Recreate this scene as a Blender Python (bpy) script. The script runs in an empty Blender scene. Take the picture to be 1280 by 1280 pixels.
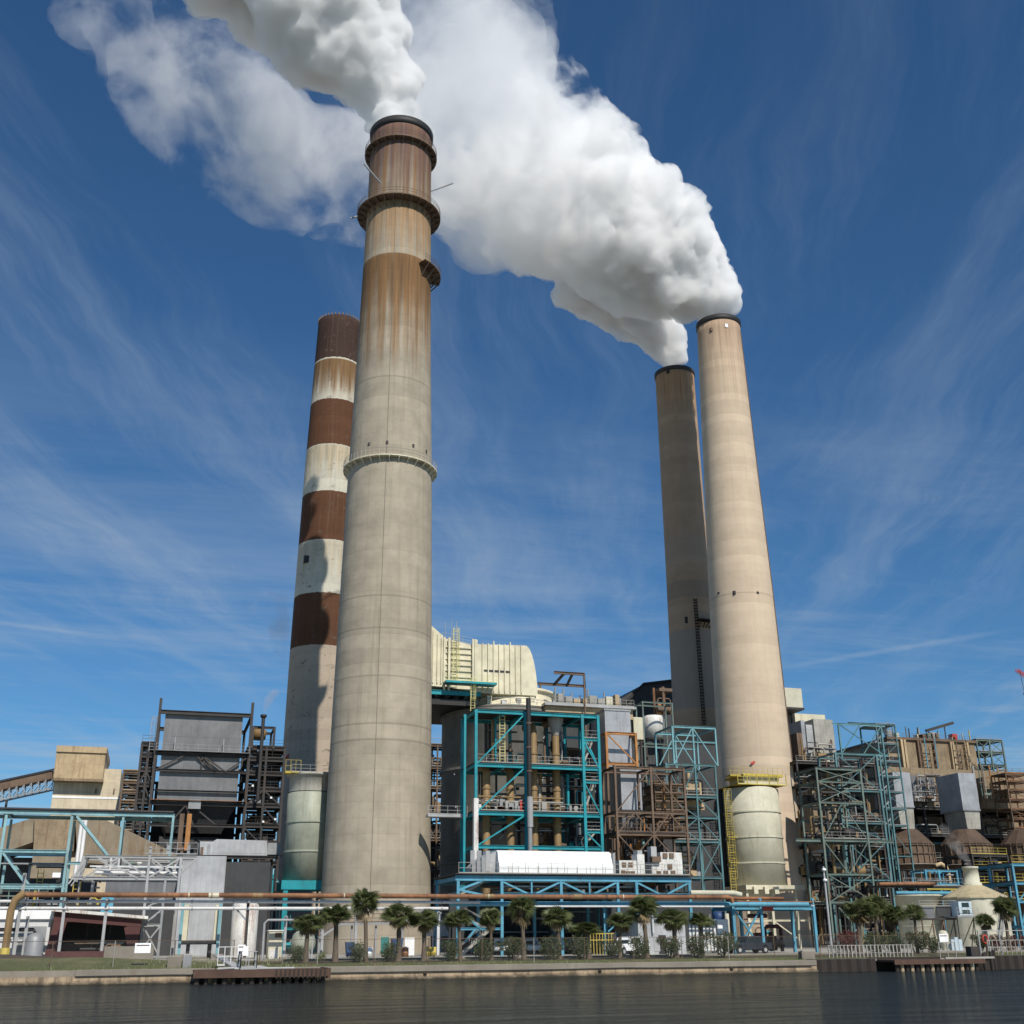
import bpy, math, random
from math import sin, cos, pi, radians, hypot, sqrt
from mathutils import Vector
random.seed(7)
S = bpy.context.scene
C = S.collection

# ------------------------------------------------------------------ camera
YAW, PIT, ROLL, CZ, F = radians(17), radians(21), radians(.47), 2.8, 1402.0
fw = Vector((sin(YAW)*cos(PIT), cos(YAW)*cos(PIT), sin(PIT)))
rt = Vector((cos(YAW), -sin(YAW), 0))
up = rt.cross(fw)
RT = rt*cos(ROLL) - up*sin(ROLL)
UP = rt*sin(ROLL) + up*cos(ROLL)
cam = bpy.data.objects.new("camera", bpy.data.cameras.new("camera"))
C.objects.link(cam)
from mathutils import Matrix
m = Matrix((RT, UP, -fw)).transposed().to_4x4(); m.translation = (0, 0, CZ)
cam.matrix_world = m
cam.data.sensor_width = 36; cam.data.lens = 36*F/1280
cam.data.clip_start = .5; cam.data.clip_end = 20000
S.camera = cam

# ------------------------------------------------------------------ light
SUN_EL, SUN_AZ = radians(44), math.atan2(.128, -.992)      # azimuth of the sun from +Y towards +X
sd = Vector((sin(SUN_AZ)*cos(SUN_EL), cos(SUN_AZ)*cos(SUN_EL), sin(SUN_EL)))
sun = bpy.data.objects.new("sun", bpy.data.lights.new("sun", 'SUN'))
C.objects.link(sun)
sun.data.energy = 4.6; sun.data.angle = radians(.5); sun.data.color = (1, .94, .84)
sun.rotation_euler = sd.to_track_quat('Z', 'Y').to_euler()
sun.location = (0, -50, 300)

S.view_settings.view_transform = 'Standard'
S.view_settings.look = 'None'
S.view_settings.gamma = 1
S.view_settings.exposure = 0
S.render.engine = 'CYCLES'
cy = S.cycles
cy.use_denoising = True
cy.max_bounces = 18; cy.diffuse_bounces = 3; cy.glossy_bounces = 3; cy.transmission_bounces = 4
cy.volume_bounces = 16; cy.transparent_max_bounces = 12
cy.sample_clamp_indirect = 8
cy.volume_step_rate = .3; cy.volume_max_steps = 512

W = bpy.data.worlds.new("World"); S.world = W; W.use_nodes = True


class NT:
    """tiny node helper"""
    def __init__(s, tree): s.t = tree; s.n = tree.nodes; s.l = tree.links
    def new(s, k, **kw):
        o = s.n.new(k)
        for a, b in kw.items(): setattr(o, a, b)
        return o
    def put(s, sock, v):
        if hasattr(v, 'links') or isinstance(v, bpy.types.NodeSocket): s.l.new(v, sock)
        elif v is not None:
            try: sock.default_value = v
            except Exception: sock.default_value = (*v, 1) if len(v) == 3 else v
    def math(s, op, a, b=None, c=None, clamp=False):
        o = s.new('ShaderNodeMath', operation=op, use_clamp=clamp)
        for i, v in enumerate((a, b, c)):
            if v is not None: s.put(o.inputs[i], v)
        return o.outputs[0]
    def vmath(s, op, a, b=None, out=0):
        o = s.new('ShaderNodeVectorMath', operation=op)
        s.put(o.inputs[0], a)
        if b is not None: s.put(o.inputs[1], b)
        return o.outputs[out]
    def noise(s, vec, scale=1, detail=4, rough=.5, dist=0):
        o = s.new('ShaderNodeTexNoise'); s.put(o.inputs['Vector'], vec)
        o.inputs['Scale'].default_value = scale; o.inputs['Detail'].default_value = detail
        o.inputs['Roughness'].default_value = rough; o.inputs['Distortion'].default_value = dist
        return o.outputs['Fac']
    def map(s, v, a, b, c=0, d=1, smooth=False):
        o = s.new('ShaderNodeMapRange', clamp=True)
        if smooth: o.interpolation_type = 'SMOOTHSTEP'
        for k, x in zip(('Value', 'From Min', 'From Max', 'To Min', 'To Max'), (v, a, b, c, d)): s.put(o.inputs[k], x)
        return o.outputs[0]
    def mix(s, f, a, b, mode='MIX'):
        o = s.new('ShaderNodeMix', data_type='RGBA', blend_type=mode)
        s.put(o.inputs[0], f)
        s.put(o.inputs[6], a if not isinstance(a, tuple) else (*a[:3], 1)); s.put(o.inputs[7], b if not isinstance(b, tuple) else (*b[:3], 1))
        return o.outputs[2]
    def xyz(s, v):
        o = s.new('ShaderNodeSeparateXYZ'); s.put(o.inputs[0], v); return o.outputs
    def comb(s, x, y, z):
        o = s.new('ShaderNodeCombineXYZ')
        for i, v in enumerate((x, y, z)): s.put(o.inputs[i], v)
        return o.outputs[0]
    def scale(s, v, sc): return s.vmath('MULTIPLY', v, sc)


# ---- pixel/plane helpers (photograph coordinates -> a point on the plane Y = const of the plant grid)
def ray(px, py): return RT*((px-640)/F) + UP*((640-py)/F) + fw
def P(px, py, Y):
    d = ray(px, py); t = Y/d.y
    return Vector((d.x*t, Y, CZ+d.z*t))
def X(px, py, Y): return P(px, py, Y).x
def Z(px, py, Y): return P(px, py, Y).z
def G(px, py, z):
    d = ray(px, py); t = (z-CZ)/d.z
    return Vector((d.x*t, d.y*t, z))
def proj(v):
    v = Vector(v)-Vector((0, 0, CZ)); w = v.dot(fw)
    return 640+F*v.dot(RT)/w, 640-F*v.dot(UP)/w

# ------------------------------------------------------------------ world
def build_world():
    t = NT(W.node_tree); t.n.clear()
    sky = t.new('ShaderNodeTexSky', sky_type='NISHITA'); sky.sun_disc = False
    sky.sun_elevation = SUN_EL; sky.sun_rotation = SUN_AZ
    sky.air_density = 1.0; sky.dust_density = 0.0; sky.ozone_density = 5; sky.altitude = 0
    co = t.new('ShaderNodeTexCoord').outputs['Generated']
    x, y, z = t.xyz(co)
    zz = t.math('MAXIMUM', z, .03)
    u = t.math('DIVIDE', x, zz); v = t.math('DIVIDE', y, zz)
    # cirrus sheet: a flat layer high above, streaked along the wind
    a = radians(22)
    ur = t.math('ADD', t.math('MULTIPLY', u, cos(a)), t.math('MULTIPLY', v, -sin(a)))
    vr = t.math('ADD', t.math('MULTIPLY', u, sin(a)), t.math('MULTIPLY', v, cos(a)))
    warp = t.noise(t.comb(ur, vr, 0), 1.1, 3, .5)
    uw = t.math('ADD', ur, t.math('MULTIPLY', warp, .4))
    n1 = t.noise(t.comb(t.math('MULTIPLY', uw, 3.2), t.math('MULTIPLY', vr, .42), 3.1), 1.3, 10, .66, .12)
    n2 = t.noise(t.comb(ur, vr, 7.7), .55, 4, .5)
    st = t.math('MULTIPLY', t.map(n1, .41, .78, smooth=True), t.map(n2, .36, .66, .35, 1, True))
    # thinner flat bands lower down
    n3 = t.noise(t.comb(t.math('MULTIPLY', u, .35), t.math('MULTIPLY', v, .9), 1.3), 1.2, 10, .66, .3)
    st2 = t.math('MULTIPLY', t.map(n3, .44, .74, smooth=True), t.map(z, .5, .12, 0, 1))
    cir = t.math('ADD', t.math('MULTIPLY', st, .28), t.math('MULTIPLY', st2, .62), clamp=True)
    # two condensation trails
    def trail(p, q, wdt, amt):
        A, B = ray(*p).normalized(), ray(*q).normalized()
        n = A.cross(B).normalized(); M = (A+B).normalized(); hl = M.dot(A)
        d = t.math('ABSOLUTE', t.vmath('DOT_PRODUCT', co, tuple(n), 1))
        k = t.noise(co, 60, 3, .6)
        line = t.map(t.math('ADD', d, t.math('MULTIPLY', k, wdt)), wdt*.6, wdt*1.6, 1, 0, True)
        end = t.map(t.vmath('DOT_PRODUCT', co, tuple(M), 1), hl-.002, hl+.004, 0, 1, True)
        return t.math('MULTIPLY', t.math('MULTIPLY', line, end), amt)
    tr = t.math('ADD', trail((985, 833), (1250, 790), .003, .2), trail((-250, 745), (140, 797), .0025, .16))
    cir = t.math('ADD', cir, tr, clamp=True)
    skc = t.mix(1.0, sky.outputs[0], (.62, 1.0, 1.20), 'MULTIPLY')
    col = t.mix(cir, skc, (5.4, 6.6, 8.0))
    bg = t.new('ShaderNodeBackground'); t.l.new(col, bg.inputs[0]); bg.inputs[1].default_value = .072
    out = t.new('ShaderNodeOutputWorld'); t.l.new(bg.outputs[0], out.inputs[0])
build_world()

# ------------------------------------------------------------------ materials
def new_mat(name):
    m = bpy.data.materials.new(name); m.use_nodes = True
    t = NT(m.node_tree); b = t.n['Principled BSDF']
    return m, t, b

def objco(t): return t.new('ShaderNodeTexCoord').outputs['Object']
def poscO(t): return t.new('ShaderNodeNewGeometry').outputs['Position']

def paint(name, col, rough=.6, dirt=(.1, .06, .03), amt=.35, metal=0, ribs=None, ribdepth=.05, seams=None, vary=.25, streak=True, pscale=1.0, spec=.4):
    """weathered painted / bare surface: patchy tone, downward streaks of dirt, optional ribs along x/y and seams in z"""
    m, t, b = new_mat(name)
    p = poscO(t)
    big = t.noise(p, .35*pscale, 5, .6)
    c = t.mix(t.map(big, .3, .7), tuple(k*(1-vary) for k in col), tuple(min(1, k*(1+vary*.5)) for k in col))
    if amt:
        sv = t.scale(p, (1.6, 1.6, .16 if streak else 1.2))
        s = t.noise(sv, 1.0*pscale, 6, .65)
        d = t.map(s, .52, .74, 0, amt, True)
        fine = t.map(t.noise(p, 2.5*pscale, 5, .7), .5, .75, 0, amt*.6, True)
        c = t.mix(t.math('ADD', d, fine, clamp=True), c, dirt)
    x, y, z = t.xyz(p)
    h = None
    if ribs:
        w = t.math('SINE', t.math('MULTIPLY', t.math('ADD', x, y), 2*pi/ribs))
        h = t.map(w, .0, .6, 0, 1)
        c = t.mix(t.map(w, -1, -.75, .18, 0), c, tuple(k*.35 for k in col))
    if seams:
        fr = t.math('FRACT', t.math('DIVIDE', z, seams))
        sm = t.map(fr, .0, .02 if seams > 2 else .05, 1, 0)
        c = t.mix(t.math('MULTIPLY', sm, .5), c, tuple(k*.4 for k in col))
    b.inputs['Base Color'].default_value = (*col, 1)
    t.l.new(c, b.inputs['Base Color'])
    b.inputs['Roughness'].default_value = rough; b.inputs['Metallic'].default_value = metal
    b.inputs['Specular IOR Level'].default_value = spec
    bp = t.new('ShaderNodeBump'); bp.inputs['Strength'].default_value = .5; bp.inputs['Distance'].default_value = ribdepth
    hn = t.math('MULTIPLY', t.noise(p, 1.5, 4, .6), .5)
    t.l.new(t.math('ADD', hn, h) if h is not None else hn, bp.inputs['Height'])
    t.l.new(bp.outputs[0], b.inputs['Normal'])
    return m

M = {}
M['teal'] = paint('teal_paint', (.01, .27, .32), .5, (.09, .05, .03), .4, vary=.3)
M['skyblue'] = paint('sky_blue_paint', (.095, .31, .43), .5, (.12, .06, .03), .45)
M['farteal'] = paint('faded_teal_steel', (.085, .20, .22), .6, (.13, .065, .03), .8, vary=.35)
M['benteal'] = paint('chalky_teal_paint', (.22, .39, .42), .6, (.14, .09, .05), .5)
M['paleteal'] = paint('pale_teal_paint', (.17, .36, .40), .55, (.12, .07, .04), .4)
M['greenteal'] = paint('weathered_green_steel', (.13, .19, .17), .65, (.17, .08, .035), .95, vary=.35)
M['beigeduct'] = paint('cream_duct_paint', (.66, .61, .45), .5, (.25, .17, .09), .28)
M['cream'] = paint('cream_paint', (.60, .56, .42), .5, (.30, .22, .13), .35)
M['silo'] = paint('silo_cream_paint', (.54, .52, .41), .75, (.26, .22, .14), .5, vary=.18, spec=.25)
M['silogreen'] = paint('silo_grey_green', (.33, .35, .28), .5, (.14, .13, .07), .45)
M['yellow'] = paint('yellow_rail_paint', (.50, .39, .07), .6, (.18, .11, .05), .6)
M['paleyellow'] = paint('pale_yellow_paint', (.65, .6, .25), .5, (.25, .17, .08), .3)
M['white'] = paint('white_paint', (.84, .85, .86), .5, (.45, .38, .30), .22, vary=.08)
M['whitepipe'] = paint('white_pipe_lagging', (.60, .60, .60), .5, (.30, .25, .2), .45, vary=.1)
M['rustwhite'] = paint('rusty_white_panel', (.66, .66, .63), .6, (.26, .09, .03), .85, pscale=1.6)
M['rustpipe'] = paint('rusty_orange_pipe', (.26, .12, .055), .7, (.075, .04, .025), .95, vary=.6, pscale=1.0)
M['ochre'] = paint('ochre_pipe_lagging', (.26, .17, .075), .6, (.09, .055, .03), .6, vary=.3)
M['brownsteel'] = paint('rust_brown_steel', (.155, .105, .072), .75, (.08, .04, .02), .7, vary=.35)
M['orangesteel'] = paint('rust_orange_steel', (.42, .19, .06), .7, (.14, .07, .035), .7, vary=.35)
M['darksteel'] = paint('dark_weathered_steel', (.045, .042, .042), .7, (.09, .05, .03), .5, vary=.3)
M['blacksteel'] = paint('black_steel', (.022, .021, .022), .6, (.05, .03, .02), .4)
M['grey'] = paint('galvanised_steel', (.30, .31, .32), .5, (.12, .09, .07), .4, metal=.2)
M['lightgrey'] = paint('light_grey_steel', (.36, .365, .37), .5, (.22, .18, .14), .35)
M['rail'] = paint('handrail_grey', (.34, .33, .30), .5, (.18, .1, .06), .4)
M['duct'] = paint('grey_duct_cladding', (.37, .38, .40), .45, (.14, .12, .11), .4, ribs=.55, seams=6.0, ribdepth=.04, metal=.25)
M['ductrust'] = paint('stained_duct_cladding', (.36, .35, .31), .55, (.17, .12, .07), .8, ribs=.9, seams=7.0)
M['panel'] = paint('grey_boiler_panels', (.175, .178, .185), .5, (.11, .10, .10), .45, ribs=1.15, seams=9.0, metal=.2)
M['panel2'] = paint('pale_grey_panels', (.40, .41, .42), .5, (.18, .16, .14), .35, ribs=.8, seams=8.0)
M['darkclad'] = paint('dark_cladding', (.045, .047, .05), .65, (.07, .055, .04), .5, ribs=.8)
M['browncl'] = paint('brown_stained_cladding', (.27, .205, .13), .75, (.13, .065, .03), .95, ribs=1.2, seams=5.5, vary=.35)
M['tancl'] = paint('tan_cladding', (.46, .35, .21), .7, (.22, .13, .07), .65, ribs=.9, seams=5.0)
M['paletan'] = paint('pale_tan_cladding', (.60, .52, .38), .65, (.36, .26, .15), .5, ribs=1.1, seams=6.0)
M['gallery'] = paint('gallery_sheeting', (.25, .205, .145), .85, (.15, .075, .03), .7)
M['umber'] = paint('dark_rust_umber', (.095, .062, .042), .8, (.05, .03, .02), .8, vary=.4)
M['maroon'] = paint('maroon_steel', (.085, .03, .028), .7, (.05, .03, .02), .5)
M['dome'] = paint('tan_dome_sheeting', (.45, .38, .24), .65, (.22, .14, .07), .6)
M['brownvessel'] = paint('rusted_vessel', (.16, .11, .075), .8, (.09, .045, .02), .9, vary=.4, seams=1.6, ribs=.8)
M['vessel'] = paint('absorber_shell', (.21, .20, .175), .7, (.12, .09, .06), .5, vary=.3, seams=8.0)
M['concrete'] = paint('yard_concrete', (.36, .34, .30), .85, (.2, .17, .13), .5, streak=False)
M['seawall'] = paint('seawall_concrete', (.40, .31, .21), .9, (.13, .095, .06), .9, pscale=1.1, vary=.35)
M['seacap'] = paint('seawall_cap', (.235, .21, .175), .9, (.19, .15, .11), .7, streak=False)
M['rustdock'] = paint('rusted_dock_steel', (.09, .052, .038), .85, (.05, .03, .02), .9, pscale=2)
M['piling'] = paint('tarred_piling', (.035, .028, .025), .9, (.06, .04, .03), .6)
M['red'] = paint('red_paint', (.45, .05, .04), .6, (.2, .05, .03), .3)
M['bluebin'] = paint('blue_plastic', (.025, .065, .17), .5, amt=.1)
M['tealdoor'] = paint('teal_door', (.025, .20, .19), .5, amt=.15)
M['tyre'] = paint('rubber', (.02, .02, .02), .9, amt=0)
M['carblack'] = paint('dark_car_paint', (.03, .035, .045), .25, amt=.05)
M['asphalt'] = paint('road_asphalt', (.17, .16, .15), .9, (.08, .07, .06), .5, streak=False)
M['mulch'] = paint('dark_mulch', (.075, .055, .042), .95, (.03, .02, .015), .6, streak=False, pscale=3)

def glassy(name, col):
    m, t, b = new_mat(name)
    b.inputs['Base Color'].default_value = (*col, 1); b.inputs['Roughness'].default_value = .08
    return m
M['glass'] = glassy('dark_window_glass', (.02, .03, .035))

def leafmat(name, c1, c2, trans=.25):
    m, t, b = new_mat(name)
    n = t.noise(poscO(t), 3.5, 3, .6)
    oi = t.new('ShaderNodeObjectInfo').outputs['Random']
    f = t.math('ADD', t.map(n, .3, .7, 0, .75), t.math('MULTIPLY', oi, .25), clamp=True)
    col = t.mix(f, c1, c2)
    t.l.new(col, b.inputs['Base Color']); b.inputs['Roughness'].default_value = .5
    tr = t.new('ShaderNodeBsdfTranslucent'); t.l.new(col, tr.inputs[0])
    mx = t.new('ShaderNodeMixShader'); mx.inputs[0].default_value = trans
    t.l.new(b.outputs[0], mx.inputs[1]); t.l.new(tr.outputs[0], mx.inputs[2])
    t.l.new(mx.outputs[0], t.n['Material Output'].inputs[0])
    return m
M['palm'] = leafmat('palm_fronds', (.055, .08, .024), (.19, .21, .085), .4)
M['deadpalm'] = leafmat('dead_fronds', (.16, .11, .055), (.25, .19, .10), .1)
M['shrub'] = leafmat('oleander_leaves', (.03, .05, .018), (.085, .11, .035))
M['redshrub'] = leafmat('reddish_leaves', (.10, .03, .022), (.20, .06, .05))
M['paleshrub'] = leafmat('yellow_green_leaves', (.10, .13, .03), (.19, .22, .06))
M['bark'] = paint('palm_bark', (.13, .10, .075), .95, (.05, .035, .025), .7, streak=False, pscale=4)

def stack_mat(name, base, bands=None, stains=(), lift=2.3, streakamt=.35, streakcol=(.12, .085, .05), seamz=(), radius=7, vary=.12, dark=()):
    """concrete chimney: lift joints, cylindrical streaks, optional painted bands (z from, colour)"""
    m, t, b = new_mat(name)
    p = objco(t); x, y, z = t.xyz(p)
    ang = t.math('MULTIPLY', t.math('ARCTAN2', y, x), radius)
    cyl = t.comb(ang, 0, z)
    big = t.noise(t.scale(cyl, (.22, 1, .05)), 1, 5, .6)
    pat = t.noise(t.scale(cyl, (.5, 1, .5)), .6, 6, .6)
    col = None
    if bands:
        H = 160.0
        r = t.new('ShaderNodeValToRGB'); r.color_ramp.interpolation = 'CONSTANT'
        e = r.color_ramp.elements
        while len(e) > 1: e.remove(e[-1])
        e[0].position = 0; e[0].color = (*bands[0][1], 1)
        for zz, cc in bands[1:]:
            k = e.new(zz/H); k.color = (*cc, 1)
        zj = t.math('ADD', z, t.math('MULTIPLY', t.math('SUBTRACT', t.noise(cyl, 1.5, 3), .5), .5))
        t.l.new(t.math('DIVIDE', zj, H), r.inputs[0])
        col = r.outputs[0]
        chip = t.map(t.noise(t.scale(cyl, (.9, 1, 1.3)), .6, 8, .75), .57, .63, 0, .75)
        col = t.mix(chip, col, (.13, .10, .08))
    else:
        col = t.mix(0, base, base)
    col = t.mix(t.map(pat, .35, .65), col, t.mix(1.0, col, (1-vary, 1-vary, 1-vary), 'MULTIPLY'))
    # per-lift tone
    lv = t.math('FLOOR', t.math('DIVIDE', z, lift))
    wn = t.new('ShaderNodeTexWhiteNoise', noise_dimensions='1D'); t.l.new(lv, wn.inputs['W'])
    tone = t.map(wn.outputs[0], 0, 1, .90, 1.05)
    col = t.mix(1.0, col, t.comb(tone, tone, tone), 'MULTIPLY')
    fr = t.math('FRACT', t.math('DIVIDE', z, lift))
    joint = t.map(fr, 0, .05, 1, 0)
    col = t.mix(t.math('MULTIPLY', joint, t.map(pat, .3, .7, .0, .15)), col, tuple(k*.45 for k in base))
    # vertical form marks
    fa = t.math('FRACT', t.math('DIVIDE', ang, 1.2))
    col = t.mix(t.map(fa, 0, .06, .18, 0), col, tuple(k*.5 for k in base))
    s = t.noise(t.scale(cyl, (1.2, 1, .035)), 1, 6, .6)
    col = t.mix(t.map(s, .50, .75, 0, streakamt, True), col, streakcol)
    for z0, z1, cc, amt, sc in stains:      # rust washing down: full at z1, fading at z0
        nn = t.map(t.noise(t.scale(cyl, (sc, 1, .02)), 1, 6, .68), .36, .64, -.55, .55)
        g = t.map(z, z0, z1, 0, 1.35)
        g.node.clamp = True
        top = t.map(z, z1, z1+.25, 1, 0)
        f = t.math('MULTIPLY', t.math('MULTIPLY', t.math('ADD', g, nn, clamp=True), t.map(z, z0, z0+(z1-z0)*.25, 0, 1)), top)
        tone2 = t.map(t.noise(t.scale(cyl, (sc*1.7, 1, .03)), 1, 4, .6), .35, .65, 0, 1)
        cc2 = t.mix(tone2, cc, tuple(min(1, k*2.3) for k in cc))
        col = t.mix(t.math('MULTIPLY', f, amt), col, cc2)
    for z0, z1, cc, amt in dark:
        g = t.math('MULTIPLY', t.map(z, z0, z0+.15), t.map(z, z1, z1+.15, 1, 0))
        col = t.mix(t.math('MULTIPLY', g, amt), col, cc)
    for sz in seamz:
        g = t.map(t.math('ABSOLUTE', t.math('SUBTRACT', z, sz)), .08, .18, .42, 0)
        col = t.mix(g, col, tuple(k*.35 for k in base))
    t.l.new(col, b.inputs['Base Color']); b.inputs['Roughness'].default_value = .85
    b.inputs['Specular IOR Level'].default_value = .25
    bp = t.new('ShaderNodeBump'); bp.inputs['Strength'].default_value = .35; bp.inputs['Distance'].default_value = .12
    hh = t.math('ADD', t.math('MULTIPLY', joint, -.4), t.noise(t.scale(cyl, (1, 1, 1)), 1.2, 6, .65))
    t.l.new(hh, bp.inputs['Height']); t.l.new(bp.outputs[0], b.inputs['Normal'])
    return m

def wall_mat():
    m, t, b = new_mat('tide_stained_concrete')
    p = poscO(t); x, y, z = t.xyz(p)
    n = t.noise(t.scale(p, (.8, .8, .8)), 1, 7, .7); st = t.noise(t.scale(p, (1.4, 1, .12)), 1, 6, .65)
    col = t.mix(t.map(n, .35, .65), (.24, .175, .115), (.47, .36, .24))
    col = t.mix(t.map(st, .5, .66, 0, .8), col, (.10, .075, .05))
    zz_ = t.math('ADD', z, t.math('MULTIPLY', t.math('SUBTRACT', n, .5), .45))
    col = t.mix(t.map(zz_, .02, .34, .95, 0), col, (.028, .026, .018))        # algae up to the tide mark
    col = t.mix(t.map(zz_, .5, .62, 0, .45), col, (.16, .13, .10))
    fx = t.math('FRACT', t.math('DIVIDE', x, 5.8)); col = t.mix(t.map(fx, 0, .012, .7, 0), col, (.05, .04, .03))
    t.l.new(col, b.inputs['Base Color']); b.inputs['Roughness'].default_value = .9
    bp = t.new('ShaderNodeBump'); bp.inputs['Distance'].default_value = .1; t.l.new(n, bp.inputs['Height']); t.l.new(bp.outputs[0], b.inputs['Normal'])
    M['tidewall'] = m
wall_mat()

def ground_mats():
    m, t, b = new_mat('grass_turf')
    p = poscO(t)
    n = t.noise(p, 2.2, 8, .8); k = t.noise(p, .25, 4, .6)
    c = t.mix(t.map(n, .3, .7), (.05, .065, .02), (.15, .15, .055))
    c = t.mix(t.map(k, .50, .66, 0, .75), c, (.20, .165, .09))
    t.l.new(c, b.inputs['Base Color']); b.inputs['Roughness'].default_value = .95
    bp = t.new('ShaderNodeBump'); bp.inputs['Distance'].default_value = .1; t.l.new(t.noise(p, 12, 5, .8), bp.inputs['Height'])
    t.l.new(bp.outputs[0], b.inputs['Normal'])
    M['grass'] = m
    m, t, b = new_mat('canal_water')
    p = poscO(t)
    b.inputs['Base Color'].default_value = (.012, .014, .011, 1)
    b.inputs['Roughness'].default_value = .06; b.inputs['IOR'].default_value = 1.33
    n1 = t.noise(t.scale(p, (.10, .42, 1)), 1.2, 7, .68, .8)
    n2 = t.noise(t.scale(p, (.018, .10, 1)), 1.0, 4, .55, .5)
    n3 = t.noise(t.scale(p, (1.2, 3.2, 1)), 1.6, 4, .7)
    h = t.math('ADD', t.math('ADD', t.math('MULTIPLY', n1, .55), t.math('MULTIPLY', n2, .9)), t.math('MULTIPLY', n3, .12))
    bp = t.new('ShaderNodeBump'); bp.inputs['Strength'].default_value = 1; bp.inputs['Distance'].default_value = .5
    t.l.new(h, bp.inputs['Height'])
    # the photograph was taken through a polariser: part of the mirror reflection is gone
    gl = t.new('ShaderNodeBsdfGlossy'); gl.inputs['Roughness'].default_value = .05; gl.inputs['Color'].default_value = (.88, .9, .80, 1)
    df = t.new('ShaderNodeBsdfDiffuse'); df.inputs['Color'].default_value = (.012, .016, .018, 1)
    fr = t.new('ShaderNodeFresnel'); fr.inputs['IOR'].default_value = 1.33
    for n_ in (gl, fr): t.l.new(bp.outputs[0], n_.inputs['Normal'])
    mx = t.new('ShaderNodeMixShader'); t.l.new(t.math('MULTIPLY', fr.outputs[0], .95), mx.inputs[0])
    t.l.new(df.outputs[0], mx.inputs[1]); t.l.new(gl.outputs[0], mx.inputs[2]); t.l.new(mx.outputs[0], t.n['Material Output'].inputs[0])
    M['water'] = m
    m, t, b = new_mat('chain_link')
    p = poscO(t); x, y, z = t.xyz(p)
    a = t.math('FRACT', t.math('MULTIPLY', t.math('ADD', t.math('ADD', x, y), z), 9))
    c = t.math('FRACT', t.math('MULTIPLY', t.math('SUBTRACT', t.math('ADD', x, y), z), 9))
    f = t.math('MAXIMUM', t.math('LESS_THAN', a, .02), t.math('LESS_THAN', c, .02))
    b.inputs['Base Color'].default_value = (.28, .27, .25, 1); b.inputs['Roughness'].default_value = .5
    tr = t.new('ShaderNodeBsdfTransparent'); mx = t.new('ShaderNodeMixShader')
    t.l.new(f, mx.inputs[0]); t.l.new(tr.outputs[0], mx.inputs[1]); t.l.new(b.outputs[0], mx.inputs[2])
    t.l.new(mx.outputs[0], t.n['Material Output'].inputs[0])
    M['chain'] = m
ground_mats()

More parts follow.
